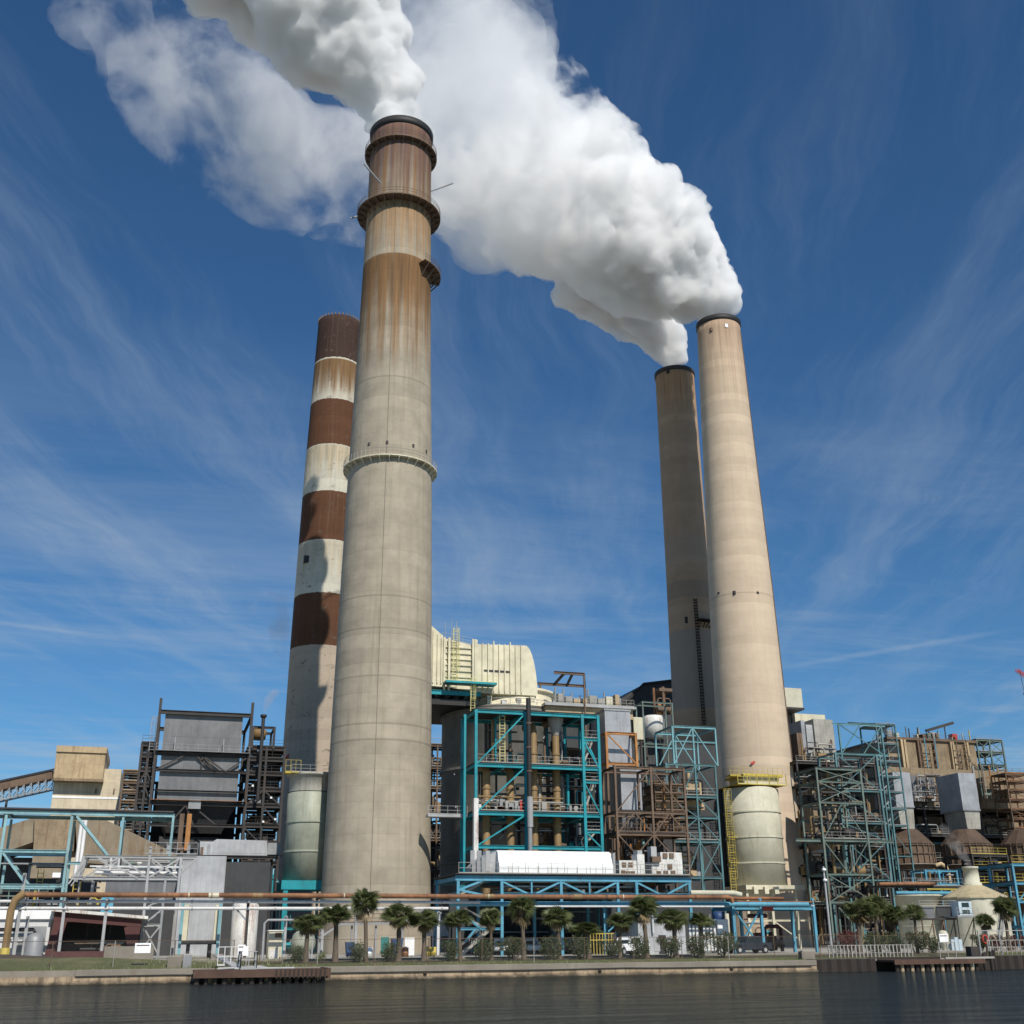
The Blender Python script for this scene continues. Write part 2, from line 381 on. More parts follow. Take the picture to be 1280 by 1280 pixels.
# ------------------------------------------------------------------ mesh builder
class MB:
    def __init__(s): s.v = []; s.f = []; s.sm = []
    def add(s, vs, fs, smooth=False):
        o = len(s.v); s.v += [tuple(v) for v in vs]
        for f in fs: s.f.append(tuple(o+i for i in f)); s.sm.append(smooth)
        return s
    def box(s, x0, x1, y0, y1, z0, z1):
        if x1 < x0: x0, x1 = x1, x0
        if y1 < y0: y0, y1 = y1, y0
        if z1 < z0: z0, z1 = z1, z0
        vs = [(x, y, z) for z in (z0, z1) for y in (y0, y1) for x in (x0, x1)]
        return s.add(vs, [(0, 2, 3, 1), (4, 5, 7, 6), (0, 1, 5, 4), (2, 6, 7, 3), (0, 4, 6, 2), (1, 3, 7, 5)])
    def beam(s, a, b, w=.3, h=None, ext=0):
        a, b = Vector(a), Vector(b); h = h or w
        d = (b-a)
        if d.length < 1e-5: return s
        d.normalize(); a = a-d*ext; b = b+d*ext
        r = d.cross(Vector((0, 0, 1)))
        if r.length < 1e-3: r = Vector((1, 0, 0))
        r.normalize(); u = r.cross(d).normalized()
        vs = []
        for p in (a, b):
            for i, j in ((-1, -1), (1, -1), (1, 1), (-1, 1)): vs.append(p+r*(i*w/2)+u*(j*h/2))
        return s.add(vs, [(0, 1, 2, 3), (7, 6, 5, 4), (0, 4, 5, 1), (1, 5, 6, 2), (2, 6, 7, 3), (3, 7, 4, 0)])
    def ibeam(s, a, b, w=.35, h=.5):
        """H section: two flanges and a web"""
        a, b = Vector(a), Vector(b); d = (b-a).normalized()
        r = d.cross(Vector((0, 0, 1)))
        if r.length < 1e-3: r = Vector((1, 0, 0)); u = Vector((0, 1, 0))
        else: r.normalize(); u = r.cross(d).normalized()
        def slab(cx, cu, ww, hh):
            vs = []
            for p in (a, b):
                for i, j in ((-1, -1), (1, -1), (1, 1), (-1, 1)): vs.append(p+r*(cx+i*ww/2)+u*(cu+j*hh/2))
            s.add(vs, [(0, 1, 2, 3), (7, 6, 5, 4), (0, 4, 5, 1), (1, 5, 6, 2), (2, 6, 7, 3), (3, 7, 4, 0)])
        tf = h*.11
        slab(0, h/2-tf/2, w, tf); slab(0, -h/2+tf/2, w, tf); slab(0, 0, w*.16, h-2*tf)
        return s
    def tube(s, pts, r, n=10, cap=True):
        pts = [Vector(p) for p in pts]; rs = r if isinstance(r, (list, tuple)) else [r]*len(pts)
        vs = []; fs = []; prev = None
        for i, p in enumerate(pts):
            d = (pts[min(i+1, len(pts)-1)]-pts[max(i-1, 0)]).normalized()
            if prev is None:
                q = d.cross(Vector((0, 0, 1)))
                if q.length < 1e-3: q = Vector((1, 0, 0))
            else: q = prev - d*prev.dot(d)
            q.normalize(); prev = q; w = d.cross(q)
            for k in range(n):
                a = 2*pi*k/n; vs.append(p+q*(rs[i]*cos(a))+w*(rs[i]*sin(a)))
        for i in range(len(pts)-1):
            for k in range(n):
                k2 = (k+1) % n; fs.append((i*n+k, i*n+k2, (i+1)*n+k2, (i+1)*n+k))
        s.add(vs, fs, True)
        if cap:
            s.add([vs[k] for k in range(n)], [tuple(range(n-1, -1, -1))]); s.add([vs[-n+k] for k in range(n)], [tuple(range(n))])
        return s
    def lathe(s, cx, cy, prof, n=64, a0=0, a1=2*pi, smooth=True):
        full = abs(a1-a0-2*pi) < 1e-6; m_ = n if full else n+1
        vs = [(cx+r*cos(a0+(a1-a0)*k/n), cy+r*sin(a0+(a1-a0)*k/n), z) for r, z in prof for k in range(m_)]
        fs = []
        for i in range(len(prof)-1):
            for k in range(n):
                k2 = (k+1) % m_; fs.append((i*m_+k, i*m_+k2, (i+1)*m_+k2, (i+1)*m_+k))
        return s.add(vs, fs, smooth)
    def prism(s, poly, y0, y1):
        """outline in (x, z) extruded along y"""
        n = len(poly)
        vs = [(x, y0, z) for x, z in poly]+[(x, y1, z) for x, z in poly]
        fs = [tuple(range(n)), tuple(range(2*n-1, n-1, -1))]+[(i, i+n, (i+1) % n+n, (i+1) % n) for i in range(n)]
        return s.add(vs, fs)
    def hull8(s, a, b):
        """frustum between two rectangles (x0,x1,y0,y1,z)"""
        vs = []
        for x0, x1, y0, y1, z in (a, b): vs += [(x0, y0, z), (x1, y0, z), (x1, y1, z), (x0, y1, z)]
        return s.add(vs, [(0, 3, 2, 1), (4, 5, 6, 7), (0, 1, 5, 4), (1, 2, 6, 5), (2, 3, 7, 6), (3, 0, 4, 7)])
    def build(s, name, mat, parent=None, origin=None, bevel=0):
        me = bpy.data.meshes.new(name)
        o = Vector(origin) if origin is not None else (Vector(root_of(parent).location) if parent is not None else Vector((0, 0, 0)))
        me.from_pydata([(v[0]-o.x, v[1]-o.y, v[2]-o.z) for v in s.v], [], s.f)
        me.polygons.foreach_set('use_smooth', s.sm)
        mt = M[mat] if isinstance(mat, str) else mat
        me.materials.append(mt); me.update()
        ob = bpy.data.objects.new(name, me); C.objects.link(ob)
        if parent is not None: ob.parent = parent
        elif origin is not None: ob.location = o
        if bevel:
            bv = ob.modifiers.new('bevel', 'BEVEL'); bv.width = bevel; bv.segments = 2; bv.limit_method = 'ANGLE'
        return ob

def root_of(o):
    while o.parent is not None: o = o.parent
    return o
def tag(o, label=None, cat=None, group=None, kind=None):
    if label: o['label'] = label
    if cat: o['category'] = cat
    if group: o['group'] = group
    if kind: o['kind'] = kind
    return o
def thing(name, label, cat, loc, group=None):
    o = bpy.data.objects.new(name, None); C.objects.link(o)
    o.location = loc; o.empty_display_size = .5
    return tag(o, label, cat, group)
def copy_tree(o, parent=None):
    c = o.copy(); C.objects.link(c); c.parent = parent
    for ch in list(o.children): copy_tree(ch, c)
    return c
def box1(name, mat, parent, *a, bevel=0): return MB().box(*a).build(name, mat, parent, bevel=bevel)

YARD = 1.45
# ------------------------------------------------------------------ setting
def setting():
    g = MB()
    # yard as one sheet to the horizon, with a grassy shoulder falling to the seawall
    xs = [-3000, -120, 4, 40, 76, 84, 130, 160, 3000]
    ys = [101.0, 102.2, 106, 112.5, 120.5, 400, 6000]
    zs = [1.00, 1.08, 1.30, 1.44, YARD, YARD, YARD]
    vs = [(x, y, z) for y, z in zip(ys, zs) for x in xs]; n = len(xs)
    fs = [(j*n+i, j*n+i+1, (j+1)*n+i+1, (j+1)*n+i) for j in range(len(ys)-1) for i in range(n-1)]
    g.add(vs, fs)
    tag(g.build('ground', 'concrete'), kind='structure')
    a = MB().add([(-400, 101.0, 1.006), (600, 101.0, 1.006), (600, 102.2, 1.086), (-400, 102.2, 1.086), (600, 106, 1.306), (-400, 106, 1.306), (600, 110.4, 1.42), (-400, 110.4, 1.42)],
                 [(0, 1, 2, 3), (3, 2, 4, 5), (5, 4, 6, 7)])
    tag(a.build('grass', 'grass'), kind='structure')
    tag(MB().box(-400, 600, 111.2, 117.6, 1.36, 1.462).build('road', 'asphalt'), kind='structure')
    b = MB().box(-400, 600, 110.5, 110.75, 1.3, 1.56)
    tag(b.build('kerb', 'seacap'), kind='structure')
    tag(MB().add([(8, 105.2, 1.285), (82, 105.2, 1.285), (82, 107.8, 1.40), (8, 107.8, 1.40)], [(0, 1, 2, 3)]).build('planting_bed', 'mulch'), kind='structure')
    w = MB().add([(-3000, -400, 0), (3000, -400, 0), (3000, 101.5, 0), (-3000, 101.5, 0)], [(0, 1, 2, 3)])
    tag(w.build('water', 'water'), kind='structure')
setting()

def seawall():
    xe = X(1018, 1200, 100)
    t = thing('seawall', 'stained concrete seawall with cracked cap along the canal', 'seawall', (0, 100, 0))
    MB().box(-400, xe, 99.70, 101.2, -2, .60).build('wall_face', 'tidewall', t)
    x5 = X(95, 1212, 100)
    MB().box(-400, x5-.03, 100.1, 101.2, .60, 1.03).build('cap', 'seacap', t)
    MB().box(x5, xe, 99.62, 101.2, .602, 1.06).build('cap', 'seacap', t, bevel=.03)
    # lower toe kerb just over the tide line
    m = MB(); m.box(-400, xe-.02, 99.45, 99.85, -1.5, .18); m.build('toe', 'tidewall', t)
    # broken dark joint and stains on the cap
    m = MB(); rnd = random.Random(3); x = x5
    z = .60
    while x < xe-2:
        l = rnd.uniform(2, 7); z2 = min(.72, max(.54, z+rnd.uniform(-.08, .08)))
        m.beam((x, 99.61, z), (min(x+l, xe-.6), 99.61, z2), .03, .07); x += l; z = z2
    m.build('crack', 'blacksteel', t)
    for x in (22.5, 38.2, 51, 63.5): MB().lathe(x, 99.7, [(.01, .30), (.16, .34), (.16, .55), (.01, .58)], 10).build('drain_outlet', 'piling', t)
seawall()

# ------------------------------------------------------------------ chimneys
def zfront(px, py, Xc, Yc, r):
    """height on the front of a round thing that shows at this pixel row"""
    return P(px, py, Yc-r*.95).z

def ring_platform(parent, X0, Y0, z, r0, r1, mat='grey', n=40, brackets=24, railh=1.2, drop=2.0, a0=0, a1=2*pi):
    pl = MB().lathe(X0, Y0, [(r0-.05, z), (r1, z), (r1, z+.22), (r0-.05, z+.22)], n, a0, a1, False).build('platform', mat, parent)
    for k in range(brackets):
        m = MB()
        a = a0+(a1-a0)*(k+.5)/brackets
        c, s_ = cos(a), sin(a)
        m.beam((X0+(r0-.1)*c, Y0+(r0-.1)*s_, z-drop), (X0+r1*.985*c, Y0+r1*.985*s_, z-.02), .14, .2)
        m.beam((X0+(r0-.1)*c, Y0+(r0-.1)*s_, z-.12), (X0+r1*.99*c, Y0+r1*.99*s_, z-.12), .14, .2)
        m.build('bracket', mat, pl)
    m = MB(); npst = brackets*2
    for k in range(npst+1):
        a = a0+(a1-a0)*k/npst; c, s_ = cos(a), sin(a)
        m.beam((X0+(r1-.06)*c, Y0+(r1-.06)*s_, z+.2), (X0+(r1-.06)*c, Y0+(r1-.06)*s_, z+.2+railh), .045)
    for h in (.55, 1.0): 
        m.tube([(X0+(r1-.06)*cos(a0+(a1-a0)*k/n), Y0+(r1-.06)*sin(a0+(a1-a0)*k/n), z+.2+railh*h) for k in range(n+1)], .04, 4)
    m.build('railing', 'brownsteel' if mat == 'brownsteel' else 'rail', pl)
    return pl

def onshaft(px, py, Xc, Yc, r):
    """where the line of sight meets a round shaft"""
    d = ray(px, py); a = d.x*d.x+d.y*d.y; b = -2*(d.x*Xc+d.y*Yc); c = Xc*Xc+Yc*Yc-r*r
    t = (-b-sqrt(max(0, b*b-4*a*c)))/(2*a)
    return Vector((d.x*t, d.y*t, CZ+d.z*t))

def interp(prof, z):
    for (r0, z0), (r1, z1) in zip(prof, prof[1:]):
        if z0 <= z <= z1: return r0+(r1-r0)*(z-z0)/(z1-z0)
    return prof[-1][0]

def shell(prof, Xc, Yc, n=96, step=4.0, wall=.6):
    m = MB(); z = prof[0][1]; pr = []
    zt = prof[-1][1]
    while z < zt: pr.append((interp(prof, z), z)); z += step
    pr.append((prof[-1][0], zt)); pr.append((prof[-1][0]-wall, zt)); pr.append((prof[-1][0]-wall, zt-8)); 
    m.lathe(Xc, Yc, pr, n)
    return m

def stack_A():
    Xc, Yc = 31.6, 174
    prof = [(8.25, YARD), (7.9, 20), (7.75, 36), (7.1, 76), (6.5, 99), (5.95, 129), (5.75, 147.44)]
    t = thing('chimney', 'tallest grey concrete chimney with rust stained head and two ring platforms', 'chimney', (Xc, Yc, YARD), 'power station chimneys')
    zs = zfront(500, 318, Xc, Yc, 6.1)-YARD
    m = stack_mat('chimney_concrete', (.42, .365, .282), None, (
        (zs-25, zs, (.12, .062, .022), .88, .7), (zs-12, zs, (.08, .042, .018), .6, .8),
        (zs-3, 128.5, (.20, .115, .05), .7, 1.1),
        (119, 149, (.125, .068, .028), .95, .8),
        (126, 149, (.07, .042, .05), .6, .5)), seamz=(zfront(486, 470, Xc, Yc, 6.6)-YARD, zfront(486, 745, Xc, Yc, 7.3)-YARD, zfront(486, 925, Xc, Yc, 7.6)-YARD, zfront(486, 905, Xc, Yc, 7.6)-YARD, zfront(486, 785, Xc, Yc, 7.6)-YARD, zfront(486, 845, Xc, Yc, 7.6)-YARD), streakcol=(.22, .19, .14), streakamt=.55, vary=.24)
    shell(prof, Xc, Yc).build('shell', m, t)
    MB().lathe(Xc, Yc, [(5.75, 146.44), (6.02, 146.64), (6.1, 147.84), (5.3, 147.94), (5.2, 144.44)], 96).build('rim', 'blacksteel', t)
    ring_platform(t, Xc, Yc, 129.0, 5.95, 7.75, 'brownsteel', brackets=28, drop=1.5)
    ring_platform(t, Xc, Yc, 142.6, 5.8, 6.85, 'brownsteel', brackets=24, drop=1.1)
    zr = 77.4
    ring_platform(t, Xc, Yc, zr, 7.0, 7.95, 'cream', brackets=30, drop=1.0)
    # lugs above the lower platform
    for a in (-2.3, -1.85, -1.2, -.75):
        mm = MB(); mm.box(Xc+6.98*cos(a)-.18, Xc+6.98*cos(a)+.18, Yc+6.98*sin(a)-.18, Yc+6.98*sin(a)+.18, zr+2.4, zr+2.9)
        mm.build('lug', 'darksteel', t)
    # small side platform
    ring_platform(t, Xc, Yc, 116.2, 6.2, 8.0, 'brownsteel', n=8, brackets=5, drop=2.2, a0=radians(-62), a1=radians(5))
    # davit poles
    for p, q in (((455, 205, 167), (476, 229, 168)), ((538, 239, 174), (566, 229, 174)), ((438, 273, 174), (448, 270, 174))):
        MB().tube([P(*p), P(*q)], .16, 8).build('davit', 'grey', t)
    # conduit
    a = radians(-106)
    MB().tube([(Xc+(interp(prof, z)+.06)*cos(a), Yc+(interp(prof, z)+.06)*sin(a), z) for z in range(8, 146, 6)], .03, 5).build('conduit', 'vessel', t)
    # door at the foot
    d = P(481, 1180, Yc-8.2)
    MB().box(d.x-.55, d.x+.55, d.y-.12, d.y+.6, YARD, YARD+2.2).build('door', 'tealdoor', t)
    return Xc, Yc
stack_A()

def stack_B():
    Xc, Yc = 30.6, 245.4
    prof = [(7.75, YARD), (7.3, 17), (6.95, 66), (6.3, 105), (5.2, 146.5)]
    t = thing('chimney', 'chimney painted in brown and white bands behind the grey one', 'chimney', (Xc, Yc, YARD), 'power station chimneys')
    zz = lambda py, r: zfront(405, py, Xc, Yc, r)-YARD
    cc, br, wh = (.43, .35, .27), (.105, .045, .022), (.56, .53, .44)
    bands = [(0, cc), (zz(807, 7), br), (zz(741, 7), wh), (zz(676, 6.6), br), (zz(615, 6.5), wh), (zz(555, 6.2), br), (zz(498, 6), wh), (zz(444, 5.8), (.05, .028, .022))]
    m = stack_mat('banded_chimney', cc, bands, ((zz(498, 6)+1, zz(446, 5.8), (.07, .035, .016), .95, .8), (zz(498, 6), zz(446, 5.8), (.12, .07, .03), .6, .5), (zz(600, 6), zz(556, 5.8), (.22, .17, .10), .6, .8), (zz(730, 6), zz(677, 5.8), (.22, .17, .10), .4, .8)), streakamt=.25, streakcol=(.2, .15, .11), radius=6)
    shell(prof, Xc, Yc).build('shell', m, t)
    mm = MB()
    for k in range(36):
        a = 2*pi*k/36; mm.beam((Xc+5.2*cos(a), Yc+5.2*sin(a), 146.4), (Xc+5.2*cos(a), Yc+5.2*sin(a), 147.1), .3)
    mm.build('rim', 'brownsteel', t)
    p = onshaft(384, 699, Xc, Yc, 6.75)
    MB().box(p.x-.7, p.x+.7, p.y-.25, p.y+1.0, p.z-.8, p.z+.8).build('opening', 'blacksteel', t)
    p = onshaft(361, 944, Xc, Yc, 7.15)
    MB().beam((p.x-.6, p.y+.25, p.z-.7), (p.x+.6, p.y-.25, p.z+.7), .1, .45).build('marker', 'red', t)
stack_B()

def stack_C():
    Xc, Yc = 123.4, 223
    prof = [(9.3, YARD), (8.75, 11.5), (8.0, 40), (7.3, 78), (6.4, 108), (5.35, 148.6)]
    t = thing('chimney', 'right front beige concrete chimney lit by the sun', 'chimney', (Xc, Yc, YARD), 'power station chimneys')
    m = stack_mat('beige_chimney', (.60, .48, .355), None, ((118, 147, (.24, .15, .09), .4, .8), (136, 148, (.16, .10, .07), .5, .5)),
                  seamz=(zfront(930, 740, Xc, Yc, 7.3)-YARD,), streakamt=.16, streakcol=(.3, .23, .15), vary=.10, lift=1.9)
    shell(prof, Xc, Yc).build('shell', m, t)
    MB().lathe(Xc, Yc, [(5.35, 147.6), (5.6, 147.8), (5.65, 149.0), (4.9, 149.1), (4.8, 146)], 96).build('rim', 'blacksteel', t)
    for px, s in ((919, .45), (947, .28), (899, .2)):
        p = onshaft(px, 741, Xc, Yc, 7.3); MB().box(p.x-s, p.x+s, p.y-.12, p.y+.8, p.z-s, p.z+s).build('opening', 'blacksteel', t)
    for px, s in ((890, .5), (908, .5)):
        p = onshaft(px, 412 if px < 900 else 407, Xc, Yc, 5.5); MB().box(p.x-.4, p.x+.4, p.y-.1, p.y+.8, p.z-s, p.z+s).build('port', 'brownsteel' if px < 900 else 'white', t)
    a = radians(-42)
    for da in (0, .06):
        MB().tube([(Xc+(interp(prof, z)+.07)*cos(a+da), Yc+(interp(prof, z)+.07)*sin(a+da), z) for z in range(8, 148, 6)], .07, 5).build('conduit', 'brownsteel', t)
    p = onshaft(943, 953, Xc, Yc, 8.02); MB().beam((p.x-.8, p.y, p.z-.3), (p.x+.8, p.y-.05, p.z+.4), .12, .5).build('marker', 'red', t)
stack_C()

def stack_D():
    Xc, Yc = 123.0, 248.8
    prof = [(6.8, YARD), (6.3, 30), (5.9, 53), (5.5, 94), (5.25, 147.5)]
    t = thing('chimney', 'rear grey brown chimney shaded by the beige chimney in front', 'chimney', (Xc, Yc, YARD), 'power station chimneys')
    zz = lambda py: zfront(860, py, Xc, Yc, 5.6)-YARD
    g = (.22, .18, .145)
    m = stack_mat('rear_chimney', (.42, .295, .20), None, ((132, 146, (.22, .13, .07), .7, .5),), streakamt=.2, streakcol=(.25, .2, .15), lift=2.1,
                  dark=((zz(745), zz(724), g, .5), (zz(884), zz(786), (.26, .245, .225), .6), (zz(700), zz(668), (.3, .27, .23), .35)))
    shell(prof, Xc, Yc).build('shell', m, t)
    MB().lathe(Xc, Yc, [(5.25, 146.8), (5.5, 147.0), (5.5, 148.0), (4.8, 148.1), (4.7, 146)], 80).build('rim', 'darksteel', t)
    for px, py in ((859, 775), (836, 463)):
        p = onshaft(px, py, Xc, Yc, 5.6 if py > 600 else 5.28); MB().box(p.x-.5, p.x+.5, p.y-.15, p.y+.8, p.z-.8, p.z+.8).build('opening', 'blacksteel', t)
    # access ladder with cage, and a balcony
    m = MB(); zt = P(865, 748, Yc-5.6).z; zb = P(877, 905, Yc-6).z
    a = radians(-103)
    z = zb
    while z < zt:
        r = interp(prof, z)+.15
        c = Vector((Xc+r*cos(a), Yc+r*sin(a), z)); m.box(c.x-.42, c.x+.42, c.y-.5, c.y+.1, z, z+.16); z += .75
    for s_ in (-.38, .38): m.tube([(Xc+(interp(prof, z)+.35)*cos(a)+s_, Yc+(interp(prof, z)+.35)*sin(a), z) for z in (zb, (zb+zt)/2, zt)], .08, 5)
    m.build('ladder', 'blacksteel', t)
    zp = P(880, 776, Yc-6).z
    ring_platform(t, Xc, Yc, zp, 5.6, 7.4, 'blacksteel', n=8, brackets=5, drop=1.8, a0=radians(-100), a1=radians(-55))
stack_D()

# ------------------------------------------------------------------ steelwork helpers
def member(parent, name, a, b, w, h=None, mat='teal', kind='box', ext=0):
    m = MB(); w *= .76; h = h*.76 if h else None
    if kind == 'H': m.ibeam(a, b, w, h or w)
    else: m.beam(a, b, w, h or w, ext)
    return m.build(name, mat, parent)

def railing(parent, a, b, mat='rail', h=1.1, sp=1.6, t=.05):
    a, b = Vector(a), Vector(b); L = (b-a).length; n = max(1, int(L/sp)); m = MB()
    for i in range(n+1):
        p = a.lerp(b, i/n); m.beam(p, p+Vector((0, 0, h)), t)
    for k in (.5, 1): m.beam(a+Vector((0, 0, h*k)), b+Vector((0, 0, h*k)), t*.9)
    m.beam(a+Vector((0, 0, .06)), b+Vector((0, 0, .06)), .03, .12)
    return m.build('railing', mat, parent)

def ladder(parent, x, y, z0, z1, mat='yellow', w=.55, cage=True, name='ladder'):
    m = MB()
    for s in (-1, 1): m.beam((x+s*w/2, y, z0), (x+s*w/2, y, z1), .09)
    z = z0+.3
    while z < z1: m.beam((x-w/2, y, z), (x+w/2, y, z), .06); z += .45
    if cage:
        z = z0+2.2
        while z < z1:
            m.tube([(x+w*.75*cos(q), y-.1-w*.9*sin(q), z) for q in (0, pi*.25, pi*.5, pi*.75, pi)], .035, 4); z += 1.1
        for q in (pi*.25, pi*.5, pi*.75): m.beam((x+w*.75*cos(q), y-.1-w*.9*sin(q), z0+2.2), (x+w*.75*cos(q), y-.1-w*.9*sin(q), z1), .05)
    return m.build(name, mat, parent)

def stairs(parent, a, b, w=.9, mat='rail', name='stair'):
    a, b = Vector(a), Vector(b); n = max(3, int(abs(b.z-a.z)/.25)); m = MB()
    for s in (-1, 1):
        o = Vector((0, s*w/2, 0)); m.beam(a+o, b+o, .08, .28); m.beam(a+o+Vector((0, 0, 1)), b+o+Vector((0, 0, 1)), .05)
    for i in range(n): 
        p = a.lerp(b, (i+.5)/n); m.box(p.x-.14, p.x+.14, p.y-w/2, p.y+w/2, p.z, p.z+.04)
    for i in range(0, n+1, 4):
        for s in (-1, 1):
            p = a.lerp(b, i/n)+Vector((0, s*w/2, 0)); m.beam(p, p+Vector((0, 0, 1)), .05)
    return m.build(name, mat, parent)

def clutter(parent, x0, x1, y0, y1, z0, z1, n, seed, mats=('ochre', 'grey', 'darksteel', 'brownsteel', 'rail', 'duct', 'teal'), s=1.0):
    """pipes, ducts, vessels and trays packed on a floor"""
    rnd = random.Random(seed)
    for i in range(n):
        k = rnd.random(); mt = rnd.choice(mats); x = rnd.uniform(x0, x1); y = rnd.uniform(y0, y1)
        h = z1-z0
        if k < .34:
            r = rnd.uniform(.08, .32)*s; L = rnd.uniform(2, 7)*s; x2 = min(x1, x+L); z = rnd.uniform(z0+.4, z1-.3)
            pts = [(x, y, z), (x2, y, z)]
            if rnd.random() < .6: pts = [(x, y, max(z0, z-rnd.uniform(.6, 2.5))), (x, y, z-.3), (x+.3, y, z), (x2-.3, y, z), (x2, y, z-.3), (x2, y, z0)]
            MB().tube(pts, r, 8).build('pipe', mt, parent)
        elif k < .58:
            r = rnd.uniform(.1, .4)*s; MB().tube([(x, y, z0), (x, y, z1)], r, 9).build('pipe', mt, parent)
        elif k < .82:
            w, d, hh = rnd.uniform(.5, 2.2)*s, rnd.uniform(.5, 1.6)*s, rnd.uniform(.5, min(2.6, h*.8))*s
            m = MB().box(x, min(x1, x+w), y, y+d, z0+.1, z0+hh); m.box(x+w*.2, min(x1, x+w*.6), y+.1, y+d*.6, z0+hh, z0+hh*1.25)
            m.build('equipment_box', mt, parent)
        elif k < .92:
            r = rnd.uniform(.4, .9)*s; zc = z0+r+.5
            MB().tube([(x, y, zc), (x+.25, y, zc), (min(x1, x+3*s), y, zc), (min(x1, x+3*s)+.25, y, zc)], [r*.6, r, r, r*.6], 14).build('tank', mt, parent)
        else:
            z = rnd.uniform(z0+1.2, z1-.2); m = MB(); xe = min(x1, x+rnd.uniform(3, 8)); m.box(x, xe, y, y+.5, z, z+.1); m.box(x, xe, y, y+.04, z, z+.25)
            m.build('cable_tray', 'grey', parent)

def frame(name, label, cat, xs, ys, zs, mat, cw=.5, bw=.45, braces=(), side=(), floors=(), rails=(), railmat='rail', slab='darksteel', group=None, clut=0, seed=1, clmats=None, t=None, base=None, kind='H', skip=()):
    """open steel frame: columns at xs × ys, beams at the levels zs[1:], braces (i, j, type) on the front face"""
    if t is None: t = thing(name, label, cat, ((xs[0]+xs[-1])/2, ys[0], zs[0]), group)
    for j, y in enumerate(ys):
        for i, x in enumerate(xs):
            if (i, j) in skip: continue
            member(t, 'column', (x, y, zs[0]), (x, y, zs[-1]+bw*.4), cw, cw, mat, kind)
        for z in zs[1:]:
            member(t, 'beam', (xs[0], y, z), (xs[-1], y, z), bw*.8, bw*1.15, mat, kind)
    for i, x in enumerate(xs):
        for z in zs[1:]: member(t, 'cross_beam', (x, ys[0], z-.02), (x, ys[-1], z-.02), bw*.7, bw, mat, kind)
    for (i, j, ty) in braces:
        x0, x1, z0, z1 = xs[i], xs[i+1], zs[j], zs[j+1]; y = ys[0]-.02; w = bw*.48
        if ty in '/X': member(t, 'brace', (x0, y, z0), (x1, y, z1), w, w, mat)
        if ty in '\\X': member(t, 'brace', (x0, y-.04, z1), (x1, y-.04, z0), w, w, mat)
        xm = (x0+x1)/2
        if ty == 'A': member(t, 'brace', (x0, y, z0), (xm, y, z1), w, w, mat); member(t, 'brace', (xm, y, z1), (x1, y, z0), w, w, mat)
        if ty == 'V': member(t, 'brace', (x0, y, z1), (xm, y, z0), w, w, mat); member(t, 'brace', (xm, y, z0), (x1, y, z1), w, w, mat)
    for (i, k, j, ty) in side:     # side faces: column line i, depth bay k, level j
        y0, y1, z0, z1 = ys[k], ys[k+1], zs[j], zs[j+1]; x = xs[i]; w = bw*.48
        if ty in '/X': member(t, 'brace', (x, y0, z0), (x, y1, z1), w, w, mat)
        if ty in '\\X': member(t, 'brace', (x-.03, y0, z1), (x-.03, y1, z0), w, w, mat)
    for j in floors:
        MB().box(xs[0]-.15, xs[-1]+.15, ys[0]-.1, ys[-1]+.1, zs[j]+bw*.6, zs[j]+bw*.6+.12).build('floor_plate', slab, t)
    for j in rails:
        z = zs[j]+bw*.6+.12
        railing(t, (xs[0], ys[0]-.06, z), (xs[-1], ys[0]-.06, z), railmat)
    if clut:
        for j in range(len(zs)-1):
            clutter(t, xs[0]+.6, xs[-1]-.6, ys[0]+1, ys[-1]-.5, zs[j]+bw, zs[j+1]-bw, clut, seed*31+j, *( (clmats,) if clmats else ()))
    return t

def zz(py, px, Y): return P(px, py, Y).z
def xx(px, py, Y): return P(px, py, Y).x

